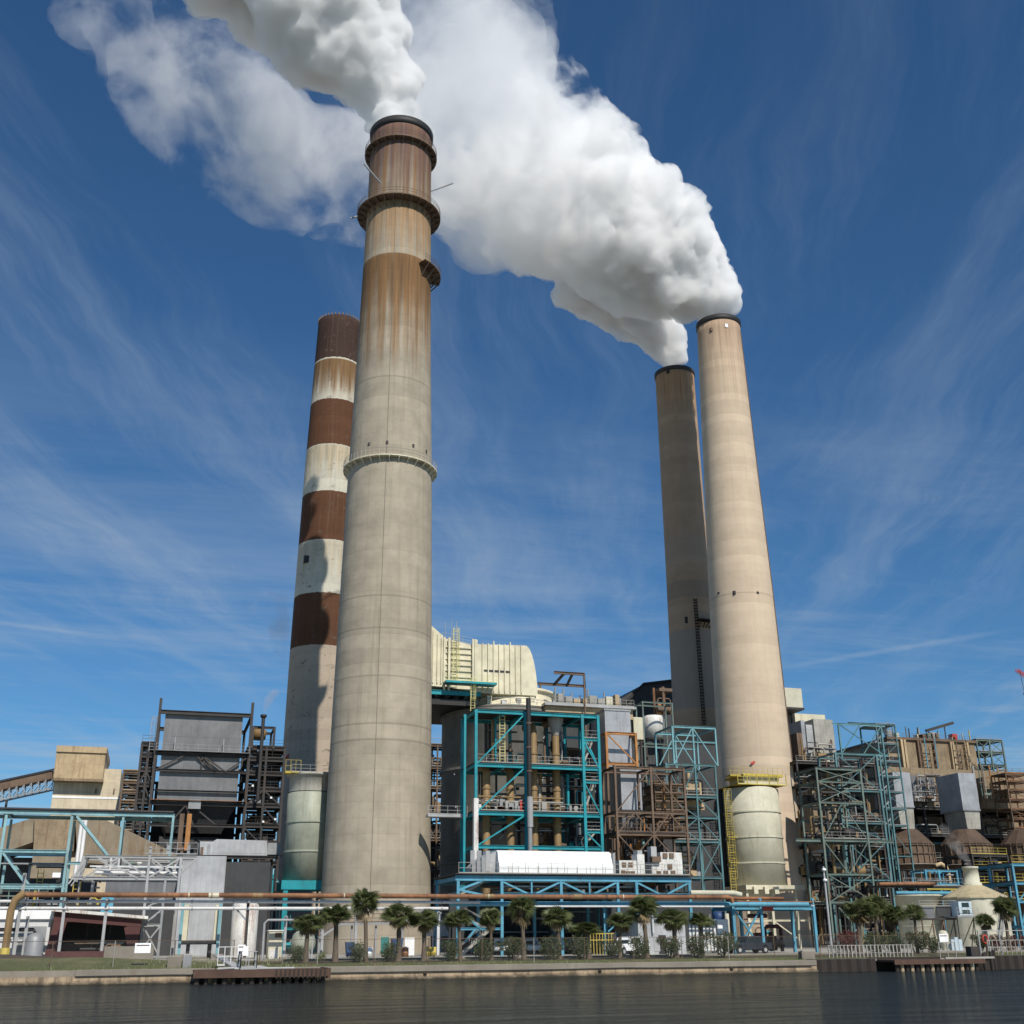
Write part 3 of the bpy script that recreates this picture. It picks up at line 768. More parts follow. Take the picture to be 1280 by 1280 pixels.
# ------------------------------------------------------------------ teal scrubber tower, vessel and cream duct (centre)
def absorber():
    Y0 = 189; xc = xx(628, 900, Y0); r = 10.6
    z1 = zz(884, 628, Y0-r*.8)
    t = thing('absorber_vessel', 'huge dark grey round vessel standing behind the teal steel tower', 'vessel', (xc, Y0, YARD))
    MB().lathe(xc, Y0, [(r, YARD), (r, z1), (r+.02, z1+.01), (r-.4, z1+.3)], 72).build('shell', 'vessel', t)
    for z in (8, 15, 22.5, 30, z1-.4): MB().lathe(xc, Y0, [(r, z-.25), (r+.3, z-.25), (r+.3, z+.1), (r, z+.1)], 72, smooth=False).build('stiffener_ring', 'vessel', t)
    rnd = random.Random(4); m = MB()
    for i in range(14):    # scraped pale patches welded on the shell
        a = radians(rnd.uniform(-160, -60)); z = rnd.uniform(14, z1-2)
        c = Vector((xc+(r+.05)*cos(a), Y0+(r+.05)*sin(a), z)); m.beam(c, c+Vector((rnd.uniform(.2, 1), -.2, rnd.uniform(.5, 2.2))), .12, .2)
    m.build('patch', 'lightgrey', t)
    zn = zz(866, 640, Y0-7)
    MB().lathe(xc+1.2, Y0, [(r-.3, z1+.2), (8.0, zn-.2), (7.9, zn+.4), (8.4, zn+.4), (8.4, zn+.9), (7.0, zn+.9)], 64).build('neck', 'beigeduct', t)
    railing_ring = MB()
    for k in range(40):
        a = 2*pi*k/40; railing_ring.beam((xc+(r-.2)*cos(a), Y0+(r-.2)*sin(a), z1+.2), (xc+(r-.2)*cos(a), Y0+(r-.2)*sin(a), z1+1.3), .06)
    railing_ring.tube([(xc+(r-.2)*cos(2*pi*k/40), Y0+(r-.2)*sin(2*pi*k/40), z1+1.3) for k in range(41)], .045, 4)
    railing_ring.build('railing', 'rail', t)
    for k in range(9):
        a = radians(-150+k*15); MB().box(xc+(r-1)*cos(a)-.4, xc+(r-1)*cos(a)+.4, Y0+(r-1)*sin(a)-.4, Y0+(r-1)*sin(a)+.4, z1+.25, z1+1.0+(k % 3)*.4).build('valve_box', ('rustwhite', 'rail', 'cream')[k % 3], t)
    return xc, Y0, z1, zn
AX, AY, AZ, AN = absorber()

def cream_duct():
    Yf, Yb = AY-9.0, AY+9.0
    T = lambda px, py: (xx(px, py, Yf), zz(py, px, Yf))
    t = thing('flue_duct', 'big cream flue duct bending from the vessel top to the grey chimney', 'duct', (xx(600, 860, Yf), Yf, AN))
    bot = zz(868, 640, Yf); 
    e = T(657, 807); k1 = T(672, 866)
    # main box with rounded far end
    poly = [T(592, 805), e]
    cx = e[0]; rx = k1[0]-e[0]; 
    for i in range(1, 9):
        a = pi/2*(1-i/8); poly.append((cx+rx*cos(a), bot+(e[1]-bot)*(.02+.98*sin(a)**1.1)))
    poly.append((poly[-1][0]-.3, bot)); poly.append((T(592, 868)[0], bot))
    MB().prism(poly, Yf, Yb).build('hood', 'beigeduct', t)
    a_, b_, c_, d_ = T(592, 806), T(554, 797), T(554, 857), T(592, 864)
    MB().prism([a_, b_, c_, d_], Yf+.35, Yb-.4).build('bellows_section', 'beigeduct', t)
    a2, b2 = T(554, 795), T(528, 772)
    zl = T(528, 856)[1]
    MB().prism([a2, b2, (b2[0], zl), (a2[0], T(554, 858)[1]-.1)], Yf-.05, Yb-.1).build('transition', 'beigeduct', t)
    # link on to the chimney
    MB().box(b2[0]-3.5, b2[0]-.02, Yf+1.0, Yb-9, zl+.1, b2[1]-.2).build('inlet_box', 'beigeduct', t)
    # ribs
    x = T(596, 810)[0]; i = 0
    while x < e[0]+.05:
        m = MB(); m.box(x-.09, x+.09, Yf-.28, Yf-.003, bot+.3, e[1]+.35 if i % 3 == 0 else e[1]-.1); m.build('rib', 'beigeduct', t); x += .98; i += 1
    for px in (531, 536.5, 541.5, 547, 552):
        p = T(px, 800); top = T(px, 797-(554-px)*.95)[1]
        MB().box(p[0]-.09, p[0]+.09, Yf-.3, Yf-.053, zl+.4, top-.4).build('rib', 'beigeduct', t)
    z = a_[1]-.6
    while z > d_[1]+.4: MB().box(b_[0]+.3, a_[0]-.3, Yf+.1, Yf+.348, z-.1, z+.1).build('rib', 'beigeduct', t); z -= 1.0
    for px in (555, 561, 591, 594):
        p = T(px, 830); MB().box(p[0]-.18, p[0]+.18, Yf-.35, Yf-.06, d_[1]-.2, a_[1]+.9).build('post', 'beigeduct', t)
    MB().box(T(605, 838)[0], T(638, 838)[0], Yf-.16, Yf-.004, zz(839, 620, Yf)-.1, zz(839, 620, Yf)+.15).build('rib', 'darksteel', t)
    # yellow ladder on the bellows, second lower down
    p = T(569, 795); ladder(t, p[0], Yf-.5, T(569, 855)[1], T(569, 786)[1], 'paleyellow', .9)
    p = T(588, 850); ladder(t, p[0], Yf-1.6, T(588, 893)[1], T(588, 852)[1], 'paleyellow', .7)
    # antennas
    for px, h in ((560, 3.2), (568, 4), (574, 3.4), (548, 2)):
        p = T(px, 797); MB().beam((p[0], Yf+2, p[1]-.5), (p[0], Yf+2, p[1]+h), .07).build('lightning_rod', 'grey', t)
    railing(t, (b_[0], Yf+.6, b_[1]), (a_[0], Yf+.6, a_[1]+.2), 'rail')
    # teal service platform beneath, with dark girders
    q0, q1 = T(536, 864), T(616, 868)
    pf = thing('service_platform', 'teal service walkway slung under the cream duct', 'platform', (q0[0], Yf-2, q0[1]))
    zp = T(556, 854)[1]
    MB().box(T(553, 855)[0], T(616, 860)[0], Yf-2.6, Yf-.4, zp-.35, zp).build('deck', 'teal', pf)
    railing(pf, (T(553, 855)[0], Yf-2.5, zp), (T(616, 860)[0], Yf-2.5, zp), 'paleyellow', 1.1)
    zg = T(545, 866)[1]
    member(pf, 'girder', (T(525, 866)[0], Yf-.5, zg), (T(600, 868)[0], Yf-.5, zg), .5, 1.0, 'teal', 'H')
    member(pf, 'girder', (T(525, 866)[0], Yf+5, zg-.1), (T(600, 868)[0], Yf+5, zg-.1), .5, 1.0, 'teal', 'H')
    for i in range(5): member(pf, 'girder', (T(532+i*12, 866)[0], Yf-.5, zg-.3), (T(532+i*12, 866)[0], Yb, zg-.3), .4, .8, 'darksteel', 'H')
    MB().box(T(525, 866)[0], T(590, 868)[0], Yf, Yb, zg-1.9, zg-.9).build('belly_box', 'blacksteel', pf)
    for px in (540, 552): member(pf, 'column', (T(px, 880)[0], Yb-3, YARD), (T(px, 880)[0], Yb-3, zg-1.9), .45, .45, 'darksteel', 'H')
    member(pf, 'brace', (T(540, 882)[0], Yb-3, zg-4), (T(553, 884)[0], Yb-3, zg-4), .25, .25, 'darksteel')
cream_duct()

def teal_tower():
    Y = 160
    xs = [xx(595, 890, Y), xx(656.5, 892, Y), xx(727.5, 896, Y), xx(747, 896, Y)]
    zs = [zz(1108, 630, Y), zz(1059, 640, Y), zz(1018, 660, Y), zz(958.5, 660, Y), zz(892, 660, Y)]
    t = frame('scrubber_tower', 'bright teal open steel tower of three floors in front of the dark vessel', 'steel tower', xs, [Y, Y+8], zs, 'teal', .55, .58,
              braces=[(0, 3, '/'), (0, 2, '/'), (0, 1, '/')], floors=(4, 3, 2), rails=(2, 3), side=[(3, 0, 2, 'X'), (3, 0, 3, '/')])
    for z in (zz(925, 740, Y), zz(978, 740, Y), zz(1040, 740, Y)):
        member(t, 'beam', (xs[2], Y, z), (xs[3], Y, z), .4, .5, 'teal', 'H')
        railing(t, (xs[2], Y-.05, z+.3), (xs[3], Y-.05, z+.3))
    for a, b in ((zs[3], zz(925, 740, Y)), (zs[2], zz(978, 740, Y)), (zs[1], zz(1040, 740, Y))):
        stairs(t, (xs[2]+.3, Y+2, a+.4), (xs[3]-.3, Y+2, b+.3), 1.0)
        member(t, 'brace', (xs[2], Y-.03, b), (xs[3], Y-.03, a), .26, .26, 'teal')
    # pale lower half of the front left post
    MB().box(xs[0]-.33, xs[0]+.33, Y-.34, Y+.32, zs[0], zz(998, 597, Y)).build('painted_post_sleeve', 'rustwhite', t)
    # inner beams and side stairs
    for k in range(1, 5): 
        member(t, 'cross_beam', (xs[1]-3.5, Y, zs[k]-.3), (xs[1]-3.5, Y+8, zs[k]-.3), .4, .5, 'teal', 'H')
    for k in (1, 2, 3):
        member(t, 'column', (xs[2]-3.4, Y+4, zs[0]), (xs[2]-3.4, Y+4, zs[4]), .4, .4, 'teal', 'H')
        member(t, 'column', (xs[0]-.9, Y+3, YARD), (xs[0]-.9, Y+3, zs[4]), .45, .45, 'teal', 'H') if k == 1 else None
    ladder(t, xx(628, 950, Y+1), Y+1, zs[3]+.4, zs[4], 'paleyellow', .8, False)
    for (j, n) in ((1, 30), (2, 34), (3, 24)):
        clutter(t, xs[0]+1, xs[2]-1, Y+3, Y+7.5, zs[j]+.5, zs[j+1]-.5, n, 40+j, ('ochre', 'darksteel', 'blacksteel', 'teal', 'brownsteel', 'rail', 'darksteel', 'darkclad'), .8)
        clutter(t, xs[2]-4, xs[3]-.5, Y+2.5, Y+7.5, zs[j]+.5, zs[j+1]-.5, 18, 60+j, ('teal', 'grey', 'darksteel', 'brownsteel', 'blacksteel'), .6)
    # small pipework right behind the railing on the second floor
    rnd = random.Random(5)
    for i in range(16):
        x = rnd.uniform(xs[0]+.6, xs[2]-.6); 
        MB().box(x, x+rnd.uniform(.3, .9), Y+.7, Y+1.3, zs[2]+.5, zs[2]+rnd.uniform(.9, 2.2)).build('valve', rnd.choice(('brownsteel', 'grey', 'rustwhite', 'red', 'rail')), t)
    for z in (zs[2]+1.9, zs[2]+2.5): MB().tube([(xs[0]+.6, Y+1.1, z), (xs[2]-3, Y+1.1, z)], .12, 6).build('pipe', 'ochre' if z > zs[2]+2 else 'rail', t)
    return xs, zs
TX, TZ = teal_tower()

def riser_pipes():
    Y = 162.6
    spec = ((608, 956, 'short ochre riser pipe nearest the left post of the teal tower'), (638, 956, 'ochre riser pipe second from left inside the teal tower'),
            (667.5, 905, 'ochre riser pipe just right of the black vent pipe in the teal tower'), (696, 902, 'tallest ochre riser pipe with an elbow below the teal tower roof'))
    for px, pt, lab in spec:
        x = xx(px, 1000, Y); zt = zz(pt, px, Y)
        t = thing('riser_pipe', lab, 'pipe', (x, Y, YARD), 'ochre riser pipes')
        pts = [(x, Y, YARD), (x, Y, zt-1.2)]
        if px == 696: pts += [(x-.2, Y+.4, zt-.4), (x-.2, Y+1.2, zt), (x-.3, Y+4, zt+.3)]
        else: pts += [(x, Y+.5, zt-.3), (x, Y+1.5, zt), (x, Y+4, zt)]
        MB().tube(pts, .56, 20).build('pipe', 'ochre', t)
        z = 8
        while z < zt-2: MB().lathe(x, Y, [(.56, z), (.66, z), (.66, z+.25), (.56, z+.25)], 20, smooth=False).build('flange', 'ochre', t); z += 5.3
        if px == 696: MB().lathe(x, Y-.1, [(.5, zt-2.2), (1.25, zt+.2), (1.2, zt+.5)], 20).build('funnel', 'rail', t)
    x = xx(662, 1000, 158.8); Y = 158.8
    t = thing('vent_pipe', 'tall black vent pipe in front of the teal tower middle post', 'pipe', (x, Y, YARD))
    MB().tube([(x, Y, zz(1005, 662, Y)), (x, Y, zz(873, 662, Y))], .36, 16).build('upper_pipe', 'blacksteel', t)
    MB().tube([(x, Y, zz(1062, 662, Y)-8), (x, Y, zz(1005, 662, Y))], .33, 16).build('lower_pipe', 'grey', t)
    MB().tube([(x+.05, Y, zz(1034, 664, Y)), (x+.05, Y, zz(996, 664, Y))], .44, 16).build('lagging', 'lightgrey', t)
    for py in (905, 935, 965): 
        z = zz(py, 662, Y); MB().lathe(x, Y, [(.36, z), (.44, z), (.44, z+.2), (.36, z+.2)], 16, smooth=False).build('flange', 'brownsteel', t)
riser_pipes()

def link_bridge():
    Y = 164; x0, x1 = xx(535, 1016, Y), TX[0]-.2; z = zz(1018, 560, Y)
    t = thing('link_bridge', 'white railed footbridge from the grey chimney to the teal tower', 'footbridge', (x0, Y, z))
    MB().box(x0, x1, Y, Y+1.6, z-.35, z).build('deck', 'lightgrey', t); railing(t, (x0, Y, z), (x1, Y, z), 'lightgrey', 1.2, 1.2)
link_bridge()

# ------------------------------------------------------------------ sky-blue platform with the white enclosure
def blue_platform():
    Y0, Y1 = 127, 137
    pz = lambda py: zz(py, 700, Y0)
    xs = [xx(p, 1100, Y0) for p in (572.5, 627, 701, 771.5, 795, 861)]
    ztop = pz(1098.5); zm = pz(1118)
    t = thing('blue_platform', 'long sky blue steel platform carrying the white enclosure', 'steel platform', (xs[0], Y0, YARD))
    for i, x in enumerate(xs):
        for y in (Y0, Y1):
            member(t, 'column', (x, y, YARD), (x, y, ztop-.3), .42, .42, 'skyblue', 'H')
    for i in (1, 2, 4):
        xm = (xs[i]+xs[i+1])/2
        if i != 4: member(t, 'post', (xm, Y0, zm), (xm, Y0, ztop-.3), .24, .24, 'skyblue', 'H')
    for y in (Y0, Y1):
        member(t, 'beam', (xs[0]-.3, y, ztop), (xs[-1]+.3, y, ztop), .5, .75, 'skyblue', 'H')
        member(t, 'beam', (xs[1], y, zm), (xs[-1], y, zm), .4, .42, 'skyblue', 'H')
    for i, x in enumerate(xs):
        for z in (ztop, zm): member(t, 'cross_beam', (x, Y0, z), (x, Y1, z), .35, .5, 'skyblue', 'H')
    MB().box(xs[0]-.4, xs[-1]+.4, Y0-.5, Y1+.3, ztop+.39, ztop+.5).build('deck', 'darksteel', t)
    MB().box(xs[1]+3, xs[-1]+.4, Y1+.31, Y1+18, ztop+.2, ztop+.4).build('rear_deck', 'darksteel', t)
    MB().box(xs[1], xs[-1]+.4, Y0+.6, Y1+10, zm+.25, zm+.33).build('lower_deck', 'blacksteel', t)
    w = .26
    for i, ty in ((1, '\\/'), (2, '\\/'), (4, '\\/')):
        a, b = xs[i], xs[i+1]; 
        member(t, 'brace', (a+.2, Y0-.02, ztop-.4), (a+(b-a)*.42, Y0-.02, zm+.1), w, w, 'skyblue')
        member(t, 'brace', (b-.2, Y0-.02, ztop-.4), (b-(b-a)*.42, Y0-.02, zm+.1), w, w, 'skyblue')
    railing(t, (xs[0], Y0-.3, ztop+.5), (xs[-1], Y0-.3, ztop+.5), 'rail', 1.15, 1.55)
    # knee truss under, between the posts
    for i in (0, 3):
        a, b = xs[i], xs[i+1] if i == 0 else xs[3]
        if i == 0:
            z1, z2 = zz(1148, 600, Y0), zz(1161, 600, Y0)
            member(t, 'beam', (a, Y0, z2), (b, Y0, z2), .3, .35, 'skyblue', 'H')
            member(t, 'brace', (a+.8, Y0, zz(1144, 600, Y0)), (b-2.4, Y0, z2), .3, .3, 'skyblue')
            member(t, 'brace', (b-3.0, Y0-.03, z2), (a+.8, Y0-.03, zz(1178, 600, Y0)), .3, .3, 'skyblue')
            stairs(t, (a+.6, Y0+1.5, YARD), (b-1.0, Y0+1.5, z2), 1.0, 'rail')
            stairs(t, (b-1.0, Y0+2.8, z2), (a+.5, Y0+2.8, zz(1142, 600, Y0)), 1.0, 'rail')
            stairs(t, (a+.6, Y0+1.5, zz(1118, 590, Y0)), (a+3.8, Y0+1.5, ztop), 1.0, 'rail')
            member(t, 'brace', (a, Y0, zz(1113, 590, Y0)), (a+3.2, Y0, zz(1099, 590, Y0)), .3, .3, 'skyblue')
            member(t, 'brace', (a, Y0-.03, zz(1112, 590, Y0)), (a+3.8, Y0-.03, zz(1121, 590, Y0)), .3, .3, 'skyblue')
    for px0, px1 in ((756, 796),):
        a, b = xx(px0, 1160, Y0+3), xx(px1, 1160, Y0+3); y = Y0+3
        member(t, 'column', (a, y, YARD), (a, y, zm), .35, .35, 'skyblue', 'H')
        z1, z2 = zz(1158, 780, y), zz(1168, 780, y); xm = xx(785, 1160, y)
        for z in (z1, z2): member(t, 'beam', (xx(770, 1160, y), y, z), (b, y, z), .25, .28, 'skyblue', 'H')
        zt = zz(1144, 785, y)
        member(t, 'brace', (xx(770, 1160, y), y, z1), (xm, y, zt), .25, .25, 'skyblue'); member(t, 'brace', (xm, y, zt), (b, y, z1), .25, .25, 'skyblue')
        member(t, 'brace', (a, y, z2), (a+1.9, y, z1+.6), .2, .2, 'skyblue'); member(t, 'brace', (xm+.5, y, YARD+.6), (b, y, z2), .25, .25, 'skyblue')
    # white pipes between the decks
    for z, r in ((zm+.9, .12), (zm+1.4, .10)): MB().tube([(xs[1]+.5, Y0+1.4, z), (xs[4], Y0+1.4, z)], r, 8).build('pipe', 'whitepipe', t)
    clutter(t, xs[1]+.6, xs[-1]-.6, Y0+2.5, Y1, zm+.4, ztop-.5, 26, 77, ('grey', 'darksteel', 'rail', 'brownsteel', 'whitepipe'), .5)
    # white enclosure
    Ye = Y0+.9
    a, b = xx(624, 1080, Ye), xx(766.5, 1080, Ye); zb = ztop+.52; zt = zz(1063, 700, Ye)
    e = thing('white_enclosure', 'long bright white box enclosure on the sky blue platform', 'enclosure', (a, Ye, zb))
    m = MB(); n = 6
    sec = [(Ye+.05, zb), (Ye, zb+.9), (Ye+.25, zt-1.2), (Ye+.6, zt-.25), (Ye+1.2, zt), (Ye+7, zt+.25), (Ye+7.2, zb)]
    vs = [(x, y, z) for x in (a, b) for y, z in sec]; k = len(sec)
    m.add(vs, [tuple(range(k)), tuple(range(2*k-1, k-1, -1))]+[(i, i+k, (i+1) % k+k, (i+1) % k) for i in range(k)]); m.build('body', 'white', e)
    m = MB(); x = a+1.1
    while x < b-.5: m.box(x-.02, x+.02, Ye-.02, Ye+.02, zb+.05, zb+.88); x += 1.18
    m.build('seam', 'lightgrey', e)
    MB().box(a-.1, b+.1, Ye-.06, Ye-.01, zb, zb+.16).build('sill', 'rustwhite', e)
    MB().box(b+.01, b+.25, Ye-.05, Ye+.3, zb, zt-.2).build('end_post', 'lightgrey', e)
    ax = xx(598, 1080, Ye+1.2)
    g = MB().prism([(ax, zb), (a-.02, zb), (a-.02, zt-.1), (ax+.6, zt-1.0), (ax, zt-1.6)], Ye+1.2, Ye+6.6)
    g.build('end_wall', 'panel2', e)
    for dx in (.9, 1.9, 2.7): MB().box(a-.4-dx, a+.1-dx, Ye+1.05, Ye+1.195, zb+.3, zb+2.6).build('door_panel', 'lightgrey' if dx < 1 else 'grey', e)
    for i, px in enumerate((590, 596, 602)):
        x = xx(px, 1080, Y0+1); MB().box(x, x+.45, Y0+1, Y0+1.5, zb, zb+1.0+i*.4).build('cabinet', 'grey', e)
    return t, xs, ztop
BP, BX, BZT = blue_platform()

def rusty_units():
    Y = 128.2; zb = BZT+.52
    def X_(p): return xx(p, 1080, Y)
    t = thing('white_switch_housing', 'lower rust streaked white housing with square openings, next to the white enclosure', 'housing', (X_(774), Y, zb), 'rusty white housings')
    MB().box(X_(774), X_(800), Y, Y+3, zb, zz(1075.5, 787, Y)).build('body', 'rustwhite', t)
    MB().box(X_(796), X_(805), Y-.2, Y+1.5, zb, zz(1068, 800, Y)).build('tower', 'rustwhite', t)
    MB().box(X_(797), X_(803), Y-.1, Y+1.2, zz(1068, 800, Y)+.01, zz(1063, 800, Y)).build('vent_cap', 'lightgrey', t)
    for px, py in ((780, 1081), (788, 1081), (779, 1091), (785, 1092), (791, 1092)):
        p = P(px, py, Y); MB().box(p.x-.28, p.x+.28, Y-.05, Y+.1, p.z-.28, p.z+.28).build('window', 'brownsteel', t)
    t = thing('white_switch_housing', 'taller rust streaked white housing with chimney box, near the right end of the blue platform', 'housing', (X_(813), Y, zb), 'rusty white housings')
    MB().box(X_(826), X_(853), Y, Y+3, zb, zz(1065.5, 838, Y)).build('body', 'rustwhite', t)
    MB().box(X_(814), X_(825.8), Y-.1, Y+2, zb, zz(1077, 820, Y)).build('annex', 'rustwhite', t)
    MB().box(X_(815), X_(822), Y+.1, Y+1.2, zz(1077, 820, Y)+.01, zz(1058, 820, Y)).build('tower', 'lightgrey', t)
    MB().box(X_(813), X_(824), Y-.6, Y+.2, zz(1078, 820, Y), zz(1071, 820, Y)).build('balcony', 'brownsteel', t)
    for px, py in ((831, 1069.5), (839, 1069.5), (832, 1091.5), (841, 1091.5), (823, 1092), (837, 1083)):
        p = P(px, py, Y); MB().box(p.x-.28, p.x+.28, Y-.16, Y+.1, p.z-.28, p.z+.28).build('window', 'brownsteel', t)
rusty_units()

def under_platform():
    """what stands in the shade beneath the platform"""
    Y = 139
    a, b = xx(792, 1170, Y), xx(857, 1170, Y)
    z = zz(1149, 820, 124)
    Y2 = 124
    a, b = xx(798, 1170, Y2), xx(857, 1170, Y2)
    t = thing('grey_shed', 'plain grey sheet metal shed with a dark doorway under the blue platform', 'shed', (a, Y2, YARD))
    MB().box(a, b, Y2, Y2+6, YARD, z).build('body', 'panel2', t)
    MB().box(a-.1, b+.1, Y2-.1, Y2+6.1, z+.002, z+.12).build('roof', 'lightgrey', t)
    x = xx(828, 1180, Y2); MB().box(x-.45, x+.45, Y2-.04, Y2+.1, YARD, YARD+2).build('door', 'blacksteel', t)
    x = xx(821, 1180, Y2); MB().box(x-.35, x+.35, Y2-.05, Y2+.1, YARD+.3, YARD+1.8).build('cabinet', 'lightgrey', t)
    MB().tube([(xx(815.5, 1150, Y2-.3), Y2-.3, zz(1134, 815, Y2)), (xx(816, 1150, Y2-.3), Y2-.3, zz(1166, 815, Y2))], .12, 8).build('drain_pipe', 'whitepipe', t)
    # yellow cage
    Y2 = 122; a, b = xx(738, 1170, Y2), xx(767, 1170, Y2)
    t = thing('yellow_barrier', 'yellow barred barrier beneath the blue platform', 'barrier', (a, Y2, YARD))
    m = MB(); x = a
    while x < b: m.beam((x, Y2, YARD), (x, Y2, zz(1167, 750, Y2)), .07); x += .35
    m.build('bars', 'yellow', t)
    for py in (1167, 1175): member(t, 'rail', (a, Y2, zz(py, 750, Y2)), (b, Y2, zz(py, 750, Y2)), .1, .12, 'yellow')
    # white louvred screen and white box tank by the shed
    Y2 = 125; a, b = xx(863, 1170, Y2), xx(894, 1170, Y2)
    t = thing('louvre_screen', 'white slatted screen right of the grey shed', 'screen', (a, Y2, YARD))
    for i in range(8):
        x = a+(b-a)*i/7; MB().box(x-.13, x+.13, Y2, Y2+.2, YARD+.3, zz(1150, 878, Y2)).build('slat', 'whitepipe', t)
    member(t, 'rail', (a, Y2+.3, YARD+1.6), (b, Y2+.3, YARD+1.6), .12, .12, 'grey'); member(t, 'rail', (a, Y2+.3, YARD+3.2), (b, Y2+.3, YARD+3.2), .12, .12, 'grey')
    a, b = xx(897, 1160, 126), xx(911, 1160, 126)
    t = thing('white_tank', 'small square white tank with a blue lid beside the slatted screen', 'tank', (a, 126, YARD))
    MB().box(a, b, 126, 128, YARD, zz(1149, 905, 126)).build('body', 'white', t, bevel=.08)
    MB().lathe((a+b)/2, 127, [(.7, zz(1149, 905, 126)), (.75, zz(1146, 905, 126)), (.6, zz(1139.5, 905, 126)), (.01, zz(1139, 905, 126))], 18).build('lid', 'bluebin', t)
    # dark backing wall added to stand for the deep shade under the platform
    Y3 = 152
    t = thing('shade_wall', 'added dark wall standing for the shade deep under the blue platform', 'building', (xx(570, 1150, Y3), Y3, YARD))
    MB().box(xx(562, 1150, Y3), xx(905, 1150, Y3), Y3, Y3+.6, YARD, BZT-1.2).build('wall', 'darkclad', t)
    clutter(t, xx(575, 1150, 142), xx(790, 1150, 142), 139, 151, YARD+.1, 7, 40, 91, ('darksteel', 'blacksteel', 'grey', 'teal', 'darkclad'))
under_platform()

# ------------------------------------------------------------------ ducts and brown steel, right of the teal tower
def duct_thing(label, pts, Y, dep, mat='duct', name='flue_duct', group=None, parts='casing', bottom=None, taper=None):
    """rectangular duct: front face corners given in photograph coordinates (x left, x right, y top, y bottom)"""
    pxl, pxr, pt, pb = pts
    xl, xr = xx(pxl, (pt+pb)/2, Y), xx(pxr, (pt+pb)/2, Y); zt, zb = zz(pt, pxl, Y), zz(pb, pxl, Y)
    t = thing(name, label, 'duct', (xl, Y, zb), group)
    MB().box(xl, xr, Y, Y+dep, zb, zt).build(parts, mat, t)
    MB().box(xl-.12, xr+.12, Y-.12, Y+dep+.1, zt+.003, zt+.3).build('top_flange', 'grey', t)
    if taper:
        pxl2, pxr2, pb2 = taper
        a, b, z2 = xx(pxl2, pb2, Y), xx(pxr2, pb2, Y), zz(pb2, pxl2, Y)
        MB().hull8((a, b, Y+dep*.2, Y+dep*.8, z2), (xl, xr, Y, Y+dep, zb-.003)).build('hopper', mat, t)
        MB().box(a-.1, b+.1, Y+dep*.2-.1, Y+dep*.8+.1, z2-.35, z2-.003).build('outlet', 'grey', t)
    return t, (xl, xr, zb, zt)

